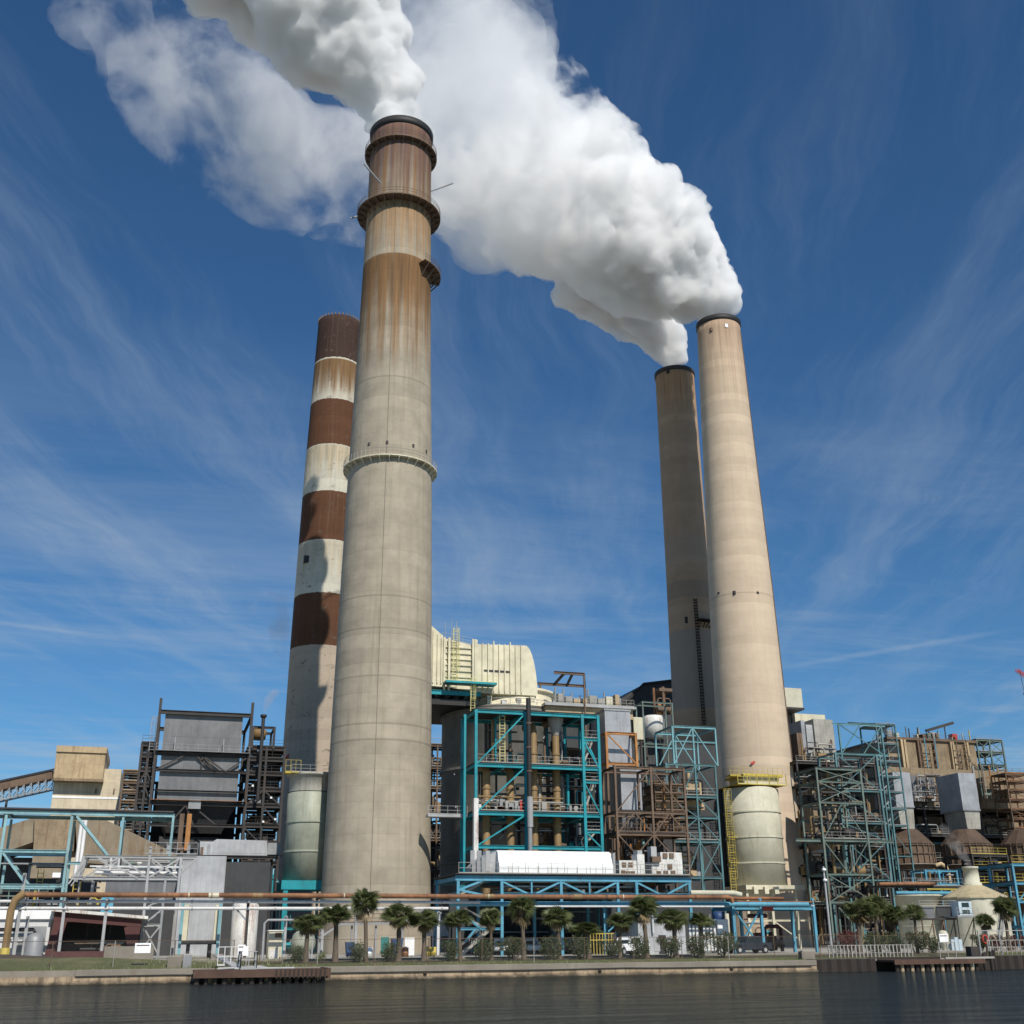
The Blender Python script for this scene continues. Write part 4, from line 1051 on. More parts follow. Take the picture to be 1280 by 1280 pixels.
def centre_right():
    duct_thing('upper grey flue duct behind the orange rust frame', (757, 789, 888, 958), 172, 9)
    duct_thing('lower grey flue duct behind the brown steel frame', (776.5, 802, 964, 1012), 166, 7.5, taper=(783, 804, 1040))
    # orange frame round the upper duct
    Y = 169.5
    xs = [xx(758, 930, Y), xx(795, 930, Y)]; zs = [zz(957, 775, Y)-1, zz(955, 775, Y), zz(917, 775, Y)]
    t = frame('steel_frame', 'orange rusted rectangular steel frame around the upper grey duct', 'steel frame', xs, [Y, Y+11], zs, 'orangesteel', .5, .5, braces=[(0, 1, '\\')])
    for x in xs: 
        for y in (Y, Y+11): member(t, 'column', (x, y, YARD), (x, y, zs[0]-.01), .45, .45, 'brownsteel', 'H')
    # brown frame
    Y = 160
    xs = [xx(770, 1000, Y), xx(815, 1000, Y), xx(856.5, 1000, Y)]
    zs = [YARD, zz(1094, 800, Y), zz(1043, 800, Y), zz(1015.5, 800, Y), zz(960, 800, Y)]
    t = frame('steel_frame', 'rusty brown braced steel frame around the lower grey duct', 'steel frame', xs, [Y, Y+5], zs, 'brownsteel', .42, .45,
          braces=[(0, 3, '/'), (1, 3, '\\'), (0, 2, 'A'), (1, 2, 'A'), (0, 1, '/'), (1, 1, '\\'), (0, 1, '\\')], floors=(2,), rails=(2,), railmat='brownsteel')
    for j in (1, 2): clutter(t, xs[0]+.5, xs[-1]-.5, Y+3, Y+12, zs[j]+.4, zs[j+1]-.4, 34, 11+j, ('ochre', 'blacksteel', 'brownsteel', 'darksteel', 'darksteel', 'orangesteel'), .7)
    # filter stack of floors with tan casing
    Y2 = 168; a, b = xx(819, 1000, Y2), xx(849, 1000, Y2)
    t = thing('heater_stack', 'stack of tan heater casings with rusty walkways inside the brown frame', 'heater', (a, Y2, YARD))
    zt, zb = zz(978, 830, Y2), zz(1042, 830, Y2); n = 6
    for i in range(n):
        z0 = zb+(zt-zb)*i/n; z1 = zb+(zt-zb)*(i+.62)/n
        MB().box(a+.3*(i % 2), b-.2, Y2, Y2+5, z0, z1).build('casing', ('tancl', 'ochre', 'browncl')[i % 3], t)
        MB().box(a-.4, b+.5, Y2-1.0, Y2+5, z1+.02, z1+.14).build('walkway', 'brownsteel', t)
        railing(t, (a-.4, Y2-.95, z1+.14), (b+.5, Y2-.95, z1+.14), 'brownsteel', 1.0, 1.2)
    MB().box(a+1.2, b-1.2, Y2+.5, Y2+4.5, YARD, zb-.02).build('support', 'darksteel', t)
    clutter(t, a-1, b+1, Y2-.6, Y2-.2, zb, zt, 14, 5, ('orangesteel', 'brownsteel', 'ochre'), .5)
    # beige box and horizontal clad conveyor house on top
    Y3 = 178
    t = thing('roof_house', 'long tan roof house with a row of vents above the grey ducts', 'building', (xx(690, 890, Y3), Y3, YARD))
    a, b = xx(682, 890, Y3), xx(791, 890, Y3)
    MB().box(a, b, Y3, Y3+10, zz(897, 740, Y3), zz(885, 740, Y3)).build('wall', 'tancl', t)
    MB().box(a+.2, b-.2, Y3+.4, Y3+9.8, zz(935, 740, Y3), zz(897, 740, Y3)-.01).build('lower_wall', 'darkclad', t)
    MB().box(a-.3, b+.3, Y3-.8, Y3+10.4, zz(885, 740, Y3)+.003, zz(882, 740, Y3)).build('roof', 'lightgrey', t)
    for x in (a+1, (a+b)/2, b-1): 
        for y in (Y3+.9, Y3+9.2): member(t, 'column', (x, y, YARD), (x, y, zz(935, 740, Y3)-.01), .5, .5, 'darksteel', 'H')
    zr = zz(882, 740, Y3)+.01; rnd = random.Random(8)
    for i in range(17):
        x = a+2+i*(b-a-4)/16; s = rnd.uniform(.35, .8)
        if i % 2: MB().box(x-s, x+s, Y3, Y3+1.6, zr, zr+rnd.uniform(.8, 2.2)).build('vent', rnd.choice(('rail', 'cream', 'lightgrey', 'tancl')), t)
        else: MB().tube([(x, Y3+.6, zr), (x, Y3+.6, zr+rnd.uniform(1.4, 3))], .16, 8).build('vent_pipe', 'grey', t)
    railing(t, (a, Y3-.7, zr), (b, Y3-.7, zr), 'rail', 1.1, 1.4)
    # flat open rust frame above the vessel's right shoulder
    Y4 = 186; z = zz(856, 700, Y4)
    t = thing('roof_canopy', 'flat open rusty canopy frame right of the cream duct', 'steel frame', (xx(675, 870, Y4), Y4, z))
    a, b = xx(672, 856, Y4), xx(731, 856, Y4)
    for y in (Y4, Y4-9): member(t, 'beam', (a, y, z), (b if y == Y4 else b-3.5, y, z), .5, .6, 'brownsteel', 'H')
    for f in (.35, .62, 1): member(t, 'beam', (a+(b-a)*f, Y4, z), (a+(b-a)*f-3.5*f, Y4-9, z), .45, .5, 'darksteel', 'H')
    for x in (a+.5, b): member(t, 'column', (x, Y4, YARD), (x, Y4, z), .35, .35, 'brownsteel', 'H')
    member(t, 'column', (b-3.5, Y4-9, zz(882, 740, Y3)-6), (b-3.5, Y4-9, z), .3, .3, 'brownsteel', 'H')
    # cream box
    Y5 = 180; 
    t = thing('cream_tank_box', 'small cream box tank on legs right of the upper grey duct', 'tank', (xx(790, 920, Y5), Y5, YARD))
    MB().box(xx(791, 910, Y5), xx(803, 910, Y5), Y5-.4, Y5+5, zz(925, 797, Y5), zz(897, 797, Y5)).build('body', 'cream', t, bevel=.1)
    for x in (xx(791, 910, Y5)+.4, xx(803, 910, Y5)-.4): member(t, 'leg', (x, Y5, YARD), (x, Y5, zz(925, 797, Y5)-.01), .4, .4, 'darksteel', 'H')
    # white rusty drum pair behind the pale teal lattice
    Y6 = 190
    t = thing('storage_drum', 'rust stained white drum on a dark stand beside the rear chimney', 'drum', (xx(822, 900, Y6), Y6, YARD))
    cx, r = xx(822, 900, Y6), xx(835, 900, Y6)-xx(822, 900, Y6)
    z0, z1 = zz(921, 822, Y6), zz(893, 822, Y6)
    MB().lathe(cx, Y6+r, [(.01, z0), (r, z0+.01), (r, z1-.6), (r*.85, z1), (.01, z1+.2)], 32).build('body', 'rustwhite', t)
    for s in (-1, 1): member(t, 'leg', (cx+s*r*.8, Y6+r, YARD), (cx+s*r*.8, Y6+r, z0+.3), .5, .5, 'darksteel', 'H')
    t = frame('pipe_portal', 'thin pale green pipe portal over the rusty drum', 'steel frame', [xx(804, 900, 187), xx(841, 900, 187)], [187, 190], [YARD, zz(930, 822, 187), zz(878.5, 822, 187)], 'greenteal', .32, .32)
    Y7 = 196
    t = thing('rusty_gear', 'orange rust machinery standing on the drum roof beside the rear chimney', 'machinery', (xx(833, 890, Y7), Y7, YARD))
    clutter(t, xx(822, 890, Y7), xx(840, 890, Y7), Y7, Y7+3, zz(893, 830, Y7), zz(858, 830, Y7), 12, 14, ('orangesteel', 'brownsteel', 'rustpipe'), .7)
    MB().box(xx(826, 890, Y7), xx(842, 890, Y7), Y7, Y7+4, zz(862, 830, Y7)-.3, zz(860, 830, Y7)).build('canopy', 'brownsteel', t)
    MB().box(xx(824, 890, Y7), xx(842, 890, Y7), Y7+.2, Y7+4, YARD, zz(893, 830, Y7)).build('stand', 'darkclad', t)
    # dark gabled building behind
    Y8 = 262
    t = thing('gabled_building', 'dark grey gabled building far behind, left of the rear chimney', 'building', (xx(810, 900, Y8), Y8, YARD))
    T = lambda px, py: (xx(px, py, Y8), zz(py, px, Y8))
    MB().prism([(T(770, 930)[0], YARD), (T(770, 930)[0], T(781, 880)[1]), T(804, 855.5), T(845, 851), (T(880, 870)[0], T(845, 851)[1]-.5), (T(880, 870)[0], YARD)], Y8, Y8+30).build('wall', 'darkclad', t)
    MB().beam((*[T(778, 882)[0]], Y8-.3, T(780, 882)[1]), (T(804, 855)[0], Y8-.3, T(804, 855)[1]), .6, .5).build('eave', 'blacksteel', t)
    MB().beam((T(804, 855)[0], Y8-.3, T(804, 855)[1]), (T(846, 850)[0], Y8-.3, T(846, 850)[1]), .6, .5).build('eave', 'blacksteel', t)
centre_right()

def pale_lattice():
    """pale teal braced structure between the brown frame and the right cream silo"""
    Y = 172
    xs = [xx(832, 950, Y), xx(868, 950, Y), xx(893, 950, Y)]
    zs = [YARD, zz(1097, 860, Y), zz(1052, 860, Y), zz(1022, 860, Y), zz(996, 860, Y), zz(956, 860, Y)]
    t = frame('lattice_structure', 'pale teal lattice steelwork climbing beside the shaded rear chimney', 'steel frame', xs, [Y, Y+7], zs, 'farteal', .36, .38,
          braces=[(0, 4, 'V'), (1, 4, '\\'), (0, 3, '\\'), (1, 3, '\\'), (0, 2, 'X'), (1, 2, '\\'), (0, 1, 'V'), (1, 1, 'X')], floors=(2, 3, 4), slab='blacksteel', rails=(2, 4))
    a, b = xs[0]+1.5, xs[2]+.5; zt = zz(909, 860, Y); z0 = zs[5]
    for x in (a, b, xs[1]):
        for y in (Y, Y+7): member(t, 'column', (x, y, z0), (x, y, zt), .34, .34, 'paleteal', 'H')
    for y in (Y, Y+7):
        member(t, 'beam', (a, y, zt), (b, y, zt), .4, .5, 'paleteal', 'H'); member(t, 'beam', (a, y, zt-2.4), (b, y, zt-2.4), .3, .35, 'paleteal', 'H')
    for x in (a, xs[1], b): member(t, 'cross_beam', (x, Y, zt-.02), (x, Y+7, zt-.02), .35, .42, 'paleteal', 'H')
    for p, q in (((a, Y, z0), (xs[1], Y, zt)), ((xs[1], Y, zt), (b, Y, z0)), ((a, Y+7, z0), (xs[1], Y+7, zt)), ((xs[1], Y+7, zt), (b, Y+7, z0))):
        member(t, 'brace', p, q, .22, .22, 'paleteal')
    for j in range(1, 5): clutter(t, xs[0]-1, xs[2]-.5, Y+3, Y+18, zs[j]+.4, zs[j+1]-.4, 30, 21+j, ('darksteel', 'blacksteel', 'grey', 'brownsteel', 'paleteal', 'ochre', 'tancl'), .9)
    MB().box(xx(857, 1000, Y+6), xx(880, 1000, Y+6), Y+6, Y+9, zz(1012, 870, Y+6), zz(978, 870, Y+6)).build('tan_casing', 'tancl', t)
    # grey enclosed unit below the front
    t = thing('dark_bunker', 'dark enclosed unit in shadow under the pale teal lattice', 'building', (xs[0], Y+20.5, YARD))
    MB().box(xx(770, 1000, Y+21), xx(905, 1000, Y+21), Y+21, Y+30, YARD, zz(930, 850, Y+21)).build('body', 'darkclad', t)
pale_lattice()

# ------------------------------------------------------------------ silos
def silo(label, cx, Yc, r, z0, z1, mat, seams, body_group='round silos', deck='yellow'):
    t = thing('silo', label, 'silo', (cx, Yc, YARD), body_group)
    MB().lathe(cx, Yc, [(.01, z0), (r, z0+.01), (r, z1), (r*.9, z1+.3), (.01, z1+.5)], 64).build('shell', mat, t)
    for z in seams: MB().lathe(cx, Yc, [(r, z-.16), (r+.16, z-.14), (r+.16, z+.10), (r, z+.12)], 64, smooth=False).build('ring', mat, t)
    return t

def silos():
    Yc = 190; cx = xx(942, 1040, Yc); r = 5.05
    zf = lambda py: zz(py, 945, Yc-r)
    z0, z1 = zz(1108, 945, Yc), zf(984)
    t = silo('sunlit cream silo with a yellow railed top in front of the right beige chimney', cx, Yc, r, z0, z1, 'silo', [zf(1013), zf(1045), zf(1077.5)])
    zd = z1+.6
    MB().box(cx-4.9, cx+4.9, Yc-4.7, Yc+4.7, zd-.1, zd).build('deck', 'yellow', t)
    zb = zz(971, 945, Yc-3)
    MB().box(cx-2.6, cx+4.4, Yc-3, Yc+3, zd+.01, zb).build('head_house', 'cream', t)
    MB().box(cx-3.2, cx+4.9, Yc-3.8, Yc+3.6, zb+.003, zb+.35).build('roof', 'yellow', t)
    MB().box(cx-5.4, cx-2.7, Yc-3, Yc-1, zb+.0, zb+.25).build('side_deck', 'yellow', t)
    railing(t, (cx-4.9, Yc-4.7, zd), (cx+4.9, Yc-4.7, zd), 'paleyellow', 1.3, 1.2); railing(t, (cx-3.2, Yc-3.7, zb+.35), (cx+4.9, Yc-3.7, zb+.35), 'yellow', 1.2, 1.0)
    railing(t, (cx-5.4, Yc-3, zb+.25), (cx-2.7, Yc-3, zb+.25), 'yellow', 1.4, .8)
    for x in (cx-4.9, cx-3.0, cx-1, cx+1.5, cx+3.2, cx+4.9): MB().beam((x, Yc-4.7, zd), (x, Yc-4.7, zb+.3), .12).build('post', 'yellow', t)
    ladder(t, cx-5.9, Yc-2.0, z0-1, zf(984), 'yellow', 1.0)
    for z in (zf(1045), zf(1077)): MB().box(cx-6.6, cx-4.8, Yc-2.8, Yc-1.6, z-.1, z).build('rest_platform', 'yellow', t)
    zs = z0
    MB().box(cx-r-.2, cx+r+1.2, Yc-r-.3, Yc+r, zs-.75, zs-.02).build('ring_beam', 'cream', t)
    for sx in (-.62, -.3, 0): MB().box(cx+r*sx*1.3, cx+r*sx*1.3+.8, Yc-r-.9, Yc-r-.32, zs-1.5, zs-.3).build('bracket', 'cream', t)
    for sx in (-1, 0, 1):
        for sy in (-1, 1): member(t, 'leg', (cx+sx*(r-.3), Yc+sy*(r-.6), YARD), (cx+sx*(r-.3), Yc+sy*(r-.6), zs-.76), .6, .6, 'cream', 'H')
    member(t, 'brace', (cx, Yc-r+.5, YARD+4.5), (cx+r, Yc-r+.5, YARD+1.2), .25, .25, 'cream'); member(t, 'beam', (cx-r, Yc-r+.6, YARD+4.6), (cx+r+2, Yc-r+.6, YARD+4.6), .35, .45, 'cream', 'H')
    MB().lathe(cx-.4, Yc, [(3.6, zs-.8), (1.2, zs-5), (1.1, zs-5.2)], 32).build('cone', 'cream', t)
    # left: grey green silo
    Yc = 181; cx = xx(386, 1040, Yc); r = 3.55
    zf = lambda py: zz(py, 386, Yc-r)
    z0, z1 = zz(1102, 386, Yc), zf(990)
    t = silo('grey green silo on a teal base between the banded and the grey chimney', cx, Yc, r, z0, z1, 'silogreen', [zf(1026), zf(1063)])
    zt = zz(972, 386, Yc)
    MB().lathe(cx, Yc, [(r-.15, z1+.3), (r-.15, zt), (r+.25, zt+.05), (r+.3, zt+.4), (.01, zt+.6)], 48).build('head', 'ductrust', t)
    railing(t, (cx-r, Yc-r+.3, zt+.4), (cx+r, Yc-r+.3, zt+.4), 'rail', 1.1, 1.2)
    MB().box(cx-r-.9, cx-r+1.4, Yc-3, Yc-1, zt+.2, zt+.4).build('side_deck', 'yellow', t); railing(t, (cx-r-.9, Yc-3, zt+.4), (cx-r+1.4, Yc-3, zt+.4), 'yellow', 1.8, .6)
    for sx in (-1, 1):
        for sy in (-1, 1): member(t, 'leg', (cx+sx*(r-.2), Yc+sy*(r-.4), YARD), (cx+sx*(r-.2), Yc+sy*(r-.4), z0), .9, .9, 'teal', 'H')
    MB().box(cx-r-.5, cx+r+.3, Yc-r-.1, Yc+r, z0-1.3, z0-.01).build('skirt_beam', 'teal', t)
    for z in (YARD+3.5, YARD+6.2): member(t, 'beam', (cx-r, Yc-r+.4, z), (cx+r, Yc-r+.4, z), .35, .45, 'teal', 'H')
    clutter(t, cx-r-1, cx+r, Yc-2, Yc+2, YARD+.2, z0-1.4, 12, 33, ('darksteel', 'teal', 'grey'), .8)
    clutter(t, cx-r-3.5, cx-r-.5, Yc, Yc+3, z0-2, z0+1, 9, 34, ('teal', 'teal', 'darksteel'), .5)
silos()

def red_portal():
    """blue portal frame on the pipe bridge in front of the silo"""
    Y = 124
    xs = [xx(917, 1150, Y), xx(952, 1150, Y), xx(1018, 1150, Y)]; zt = zz(1135, 960, Y); z2 = zz(1128, 960, Y)
    t = frame('pipe_bridge', 'sky blue pipe bridge portal with crossed braces below the sunlit silo', 'steel frame', xs, [Y, Y+5], [YARD, zt], 'skyblue', .42, .5, braces=[(0, 0, 'X')])
    for x in xs: member(t, 'post', (x, Y, zt+.3), (x, Y, z2+.5), .3, .3, 'skyblue', 'H')
    MB().box(xs[0], xs[2], Y-.2, Y+5, z2, z2+.15).build('grating', 'rustpipe', t)
    MB().tube([(xs[0]-6, Y+.6, z2-.35), (xs[2]+.5, Y+.6, z2-.35)], .16, 8).build('pipe', 'whitepipe', t)
    MB().tube([(xs[0], Y+1.6, z2+.5), (xs[1]+4, Y+1.6, z2+.5)], .2, 8).build('pipe', 'rustpipe', t)
    a = xx(953, 1134, Y-.3); MB().box(a, a+1.35, Y-.4, Y-.32, zt-.3, zt+.35).build('notice_board', 'red', t)
    rnd = random.Random(9)
    clutter(t, xs[1]+.5, xs[2]-.5, Y+6, Y+25, YARD+.1, zt-.2, 26, 92, ('darksteel', 'brownsteel', 'cream', 'teal', 'grey', 'maroon'), .8)
red_portal()

# ------------------------------------------------------------------ right hand steel towers and boiler houses
def right_side():
    # front green-teal lattice tower (two bays)
    Y = 176
    xs = [xx(1029, 1050, Y), xx(1085, 1050, Y)]
    zs = [YARD, zz(1128, 1060, Y), zz(1093, 1060, Y), zz(1051, 1060, Y), zz(1004, 1060, Y), zz(978, 1060, Y), zz(962, 1060, Y)]
    t = frame('lattice_tower', 'weathered green front lattice tower right of the beige chimney', 'steel tower', xs, [Y, Y+6], zs, 'greenteal', .42, .38,
          braces=[(0, 1, 'X'), (0, 2, 'V'), (0, 3, 'A'), (0, 4, 'X'), (0, 5, 'X')], floors=(3, 6), slab='blacksteel', rails=(3,))
    member(t, 'beam', (xs[0]-5, Y+.5, zs[3]), (xs[1]+5.5, Y+.5, zs[3]), .4, .6, 'greenteal', 'H')
    for x in (xs[0]+3.4, xs[1]-3.6):    # forked knee posts near the ground
        z = zz(1152, 1060, Y); member(t, 'post', (x, Y, YARD), (x+.4, Y, z), .3, .3, 'greenteal'); member(t, 'brace', (x+.4, Y, z), (x-1.7, Y, z+2.2), .3, .3, 'greenteal'); member(t, 'brace', (x+.4, Y, z), (x+2.2, Y, z+2.2), .3, .3, 'greenteal')
    for j in range(1, 6): clutter(t, xs[0]+.5, xs[1]-.5, Y+3, Y+10, zs[j]+.4, zs[j+1]-.4, 34, 51+j, ('darksteel', 'blacksteel', 'brownsteel', 'greenteal', 'ochre', 'darksteel', 'darkclad'), .9)
    # taller tower behind it
    Y = 190
    xs = [xx(1050, 1000, Y), xx(1102, 1000, Y)]
    zs = [YARD, zz(1100, 1080, Y), zz(1051, 1080, Y), zz(1029, 1080, Y), zz(989, 1080, Y), zz(943, 1080, Y)]
    t = frame('lattice_tower', 'taller pale teal lattice tower with one long diagonal, behind the weathered green one', 'steel tower', xs, [Y, Y+6], zs, 'farteal', .5, .36,
          braces=[(0, 3, '\\'), (0, 2, '\\'), (0, 1, 'X'), (0, 4, 'X')], rails=(2, 3, 4), floors=(2, 3, 4), slab='blacksteel', clut=18, seed=19, clmats=('darksteel', 'blacksteel', 'brownsteel', 'farteal', 'ochre', 'grey'))
    zt = zz(906, 1070, Y+14)
    xs = [xx(1050, 925, Y+14), xx(1103, 925, Y+14)]; zl = zz(943, 1070, Y+14)
    for x in xs: member(t, 'column', (x, Y+14, YARD), (x, Y+14, zt), .42, .42, 'farteal', 'H')
    for z in (zt, zl): member(t, 'beam', (xs[0]-1.5, Y+14, z), (xs[1]+1, Y+14, z), .4, .45, 'paleteal', 'H')
    xm = (xs[0]+xs[1])/2
    for p, q in (((xs[0], zt), (xs[1], zl)), ((xs[0], zl), (xm, zt)), ((xm, zl), (xs[1], zt))): member(t, 'brace', (p[0], Y+13.9, p[1]), (q[0], Y+13.9, q[1]), .24, .24, 'farteal')
    # blue far tower
    Y = 214
    xs = [xx(1100, 950, Y), xx(1124, 950, Y)]
    zs = [YARD, zz(1070, 1110, Y), zz(1032, 1110, Y), zz(1011, 1110, Y), zz(990, 1110, Y), zz(971, 1110, Y), zz(952, 1110, Y), zz(930, 1110, Y), zz(906, 1110, Y)]
    t = frame('stair_tower', 'slim blue stair tower left of the brown boiler house', 'steel tower', xs, [Y, Y+6], zs, 'farteal', .36, .28,
          braces=[(0, j, '/\\'[j % 2]) for j in range(1, 8)], floors=range(2, 9), slab='grey')
    for j in range(2, 8): stairs(t, (xs[0]+.4, Y+2, zs[j]+.4), (xs[1]-.4, Y+2, zs[j+1]+.2), 1.0, 'grey')
    member(t, 'beam', (xx(1060, 906, Y), Y, zs[-1]), (xs[0], Y, zs[-1]), .4, .4, 'farteal', 'H')
    # dark brown ducts, boxes between chimney and tower
    Y = 230
    t = thing('cream_gable_box', 'small pale box house on a bracket at the right edge of the beige chimney', 'building', (xx(992, 870, Y+4), Y+4, YARD))
    a, b = xx(980, 870, Y+4), xx(1002.5, 870, Y+4); MB().box(a, b, Y+4, Y+12, zz(884, 990, Y+4), zz(860, 990, Y+4)).build('body', 'silo', t)
    MB().box(a-.2, b+.2, Y+3.8, Y+12.2, zz(884, 990, Y+4)-.5, zz(884, 990, Y+4)-.01).build('floor_frame', 'darksteel', t)
    for x in (a+1, a+3, b-1): member(t, 'column', (x, Y+8, YARD), (x, Y+8, zz(884, 990, Y+4)-.5), .5, .5, 'darksteel', 'H')
    Y = 228
    t = thing('panel_block', 'grey and brown clad block right of the beige chimney top of the frame', 'building', (xx(1020, 940, Y), Y, YARD))
    z0, z1 = zz(947, 1020, Y), zz(901, 1020, Y)
    for p0, p1, mt, dz, dy in ((996, 1003, 'brownsteel', -3, 0), (1003.5, 1008, 'duct', 0, .3), (1008.5, 1016.5, 'panel2', -1, 0), (1017, 1041, 'ductrust', .3, -.6)):
        MB().box(xx(p0, 920, Y), xx(p1, 920, Y), Y+dy, Y+12, z0, z1+dz).build('panel', mt, t)
    MB().box(xx(1005, 895, Y+8), xx(1043, 895, Y+8), Y+12.1, Y+20, z0, zz(893, 1020, Y+12)).build('roof_house', 'cream', t)
    for p in (998, 1012, 1028, 1040): member(t, 'column', (xx(p, 950, Y), Y+4, YARD), (xx(p, 950, Y), Y+4, z0-.01), .6, .6, 'darksteel', 'H')
    clutter(t, xx(996, 940, Y), xx(1040, 940, Y), Y-2, Y-1, z0-1, z0+4, 18, 71, ('darksteel', 'brownsteel', 'rail', 'ochre'), .7)
    Y = 214
    frame('open_floors', 'dark rusty open floors packed with pipes behind the green lattice tower', 'steel frame', [xx(1000, 1000, Y), xx(1030, 1000, Y), xx(1062, 1000, Y), xx(1098, 1000, Y)], [Y, Y+12],
          [YARD]+[zz(p, 1040, Y) for p in (1130, 1095, 1060, 1025, 985, 955)], 'darksteel', .5, .5, floors=range(1, 7), slab='blacksteel', rails=range(1, 7), clut=34, seed=5,
          clmats=('darksteel', 'blacksteel', 'brownsteel', 'ochre', 'grey', 'browncl', 'greenteal'), braces=[(0, 2, 'X'), (2, 3, '/'), (1, 4, '\\')])
    # two brown bins in that frame
    t, b = duct_thing('stained brown bin hanging behind the green lattice tower', (1017, 1059, 988, 1044), 205, 5, 'browncl', 'bin', taper=(1027, 1052, 1062)); t['category'] = 'bin'
    for x in (b[0]+.3, b[1]-.3): member(t, 'leg', (x, 209.6, YARD), (x, 209.6, b[2]), .4, .4, 'darksteel', 'H')
    # brown boiler house on the right
    Y = 262
    t = thing('boiler_house', 'brown stained boiler house with roof gear at the upper right', 'building', (xx(1170, 960, Y), Y, YARD))
    T = lambda px, py, y=Y: (xx(px, py, y), zz(py, px, y))
    a, b = T(1113, 960)[0], T(1223, 960)[0]; z1 = T(1150, 926)[1]; z0 = T(1150, 975)[1]
    MB().box(a, b, Y, Y+30, YARD, z1).build('wall', 'browncl', t)
    MB().box(a-.3, b+.3, Y-.6, Y+30.3, z1+.01, z1+.6).build('parapet', 'brownsteel', t)
    for p in (1129, 1133, 1150, 1152, 1170, 1191, 1193, 1209, 1211):
        x = T(p, 960)[0]; MB().box(x-.35, x+.35, Y-.9, Y-.01, z0, z1).build('pilaster', 'tancl' if p % 2 else 'brownsteel', t)
    for p0, p1 in ((1112, 1125),):
        for py0, py1 in ((932, 941), (946, 958)): MB().box(T(p0, 0)[0] if 0 else T(p0, 945)[0], T(p1, 945)[0], Y-.15, Y-.01, T(1118, py1)[1], T(1118, py0)[1]).build('window', 'blacksteel', t)
    for p in (1158, 1197):   # blue stair cages on the face
        x = T(p, 950)[0]
        for s in (-1.6, 1.6): member(t, 'post', (x+s, Y-2.4, z0), (x+s, Y-2.4, z1+.5), .25, .25, 'skyblue' if p == 1158 else 'brownsteel')
        z = z0
        k = 0
        while z < z1-2: 
            member(t, 'rung', (x-1.6, Y-2.4, z), (x+1.6, Y-2.4, z+1.9), .16, .16, 'brownsteel'); member(t, 'rung', (x-1.6, Y-2.4, z+1.9), (x+1.6, Y-2.4, z+1.9), .16, .2, 'brownsteel'); z += 1.9
    MB().box(a-1, b+1, Y-3, Y-.95, z0-.5, z0-.2).build('walkway', 'darksteel', t); railing(t, (a-1, Y-3, z0-.2), (b+1, Y-3, z0-.2), 'rail')
    rnd = random.Random(12); zr = z1+.62
    for i in range(26):
        x = rnd.uniform(a, b); h = rnd.uniform(.8, 3.2)
        if i % 3: MB().beam((x, Y+.5, zr), (x, Y+.5, zr+h), .22).build('roof_post', rnd.choice(('rail', 'darksteel', 'yellow', 'greenteal')), t)
        else: MB().box(x, x+rnd.uniform(.8, 2), Y+.2, Y+2, zr, zr+h*.7).build('roof_unit', rnd.choice(('rail', 'greenteal', 'cream', 'brownsteel', 'grey')), t)
    railing(t, (a, Y-.4, zr), (b, Y-.4, zr), 'brownsteel', 1.2, 1.6)
    MB().box(T(1191, 918)[0], T(1197, 918)[0], Y+.2, Y+2, zr, zr+1.8).build('roof_unit', 'red', t)
    # roof boom
    p, q = T(1163, 912), T(1197, 902)
    tb = thing('roof_boom', 'dark monorail boom tilted up on the boiler house roof', 'hoist', (p[0], Y+2, zr))
    member(tb, 'boom', (p[0], Y+2, p[1]), (q[0], Y+2, q[1]), .8, 1.0, 'darksteel')
    for px, py in ((1152, 908), (1166, 912), (1186, 906)): member(tb, 'leg', (T(px, py)[0], Y+2, zr), (T(px, py)[0], Y+2, T(px, py)[1]), .3, .3, 'darksteel')
    member(tb, 'beam', (T(1152, 908)[0], Y+2, T(1152, 908)[1]), (T(1170, 911)[0], Y+2, T(1170, 905)[1]), .3, .3, 'skyblue')
    # blue lattice at its right end
    Y9 = 264; xs = [xx(1224, 950, Y9), xx(1240, 950, Y9), xx(1256, 950, Y9)]
    zs = [YARD]+[zz(p, 1240, Y9) for p in (1000, 972, 957, 941, 926)]
    frame('stair_tower', 'dark blue open stair tower at the right end of the brown boiler house', 'steel tower', xs, [Y9, Y9+8], zs, 'greenteal', .5, .42,
          braces=[(i, j, 'X') for i in (0, 1) for j in (1, 2, 3, 4)], floors=(2, 3, 4, 5), slab='darksteel', rails=(5, 4))
    # lower brown mass, right
    Y = 236
    t = frame('open_boiler_floors', 'dark brown open boiler floors full of ducts at the far right', 'steel frame', [xx(p, 1050, Y) for p in (1128, 1160, 1195, 1230, 1268, 1300, 1335)], [Y, Y+14],
          [YARD]+[zz(p, 1200, Y) for p in (1140, 1105, 1075, 1045, 1012, 985)], 'darksteel', .55, .6, floors=range(1, 7), slab='blacksteel', rails=range(1, 7), clut=42, seed=9,
          clmats=('darksteel', 'blacksteel', 'brownsteel', 'ochre', 'grey', 'browncl', 'maroon', 'skyblue', 'tancl'), braces=[(0, 3, 'X'), (2, 2, '/'), (3, 4, '\\'), (4, 3, 'X'), (4, 5, '/')])
    MB().box(xx(1110, 1050, Y+18), xx(1345, 1050, Y+18), Y+18, Y+20, YARD, zz(962, 1200, Y+18)).build('back_wall', 'browncl', t)
    MB().box(xx(1232, 990, Y-3), xx(1345, 990, Y-3), Y-3, Y+6, zz(1010, 1250, Y-3), zz(972, 1250, Y-3)).build('casing', 'browncl', t)
    MB().box(xx(1140, 990, Y-3), xx(1176, 990, Y-3), Y-1, Y+6, zz(1000, 1160, Y-3), zz(968, 1160, Y-3)).build('casing', 'panel', t)
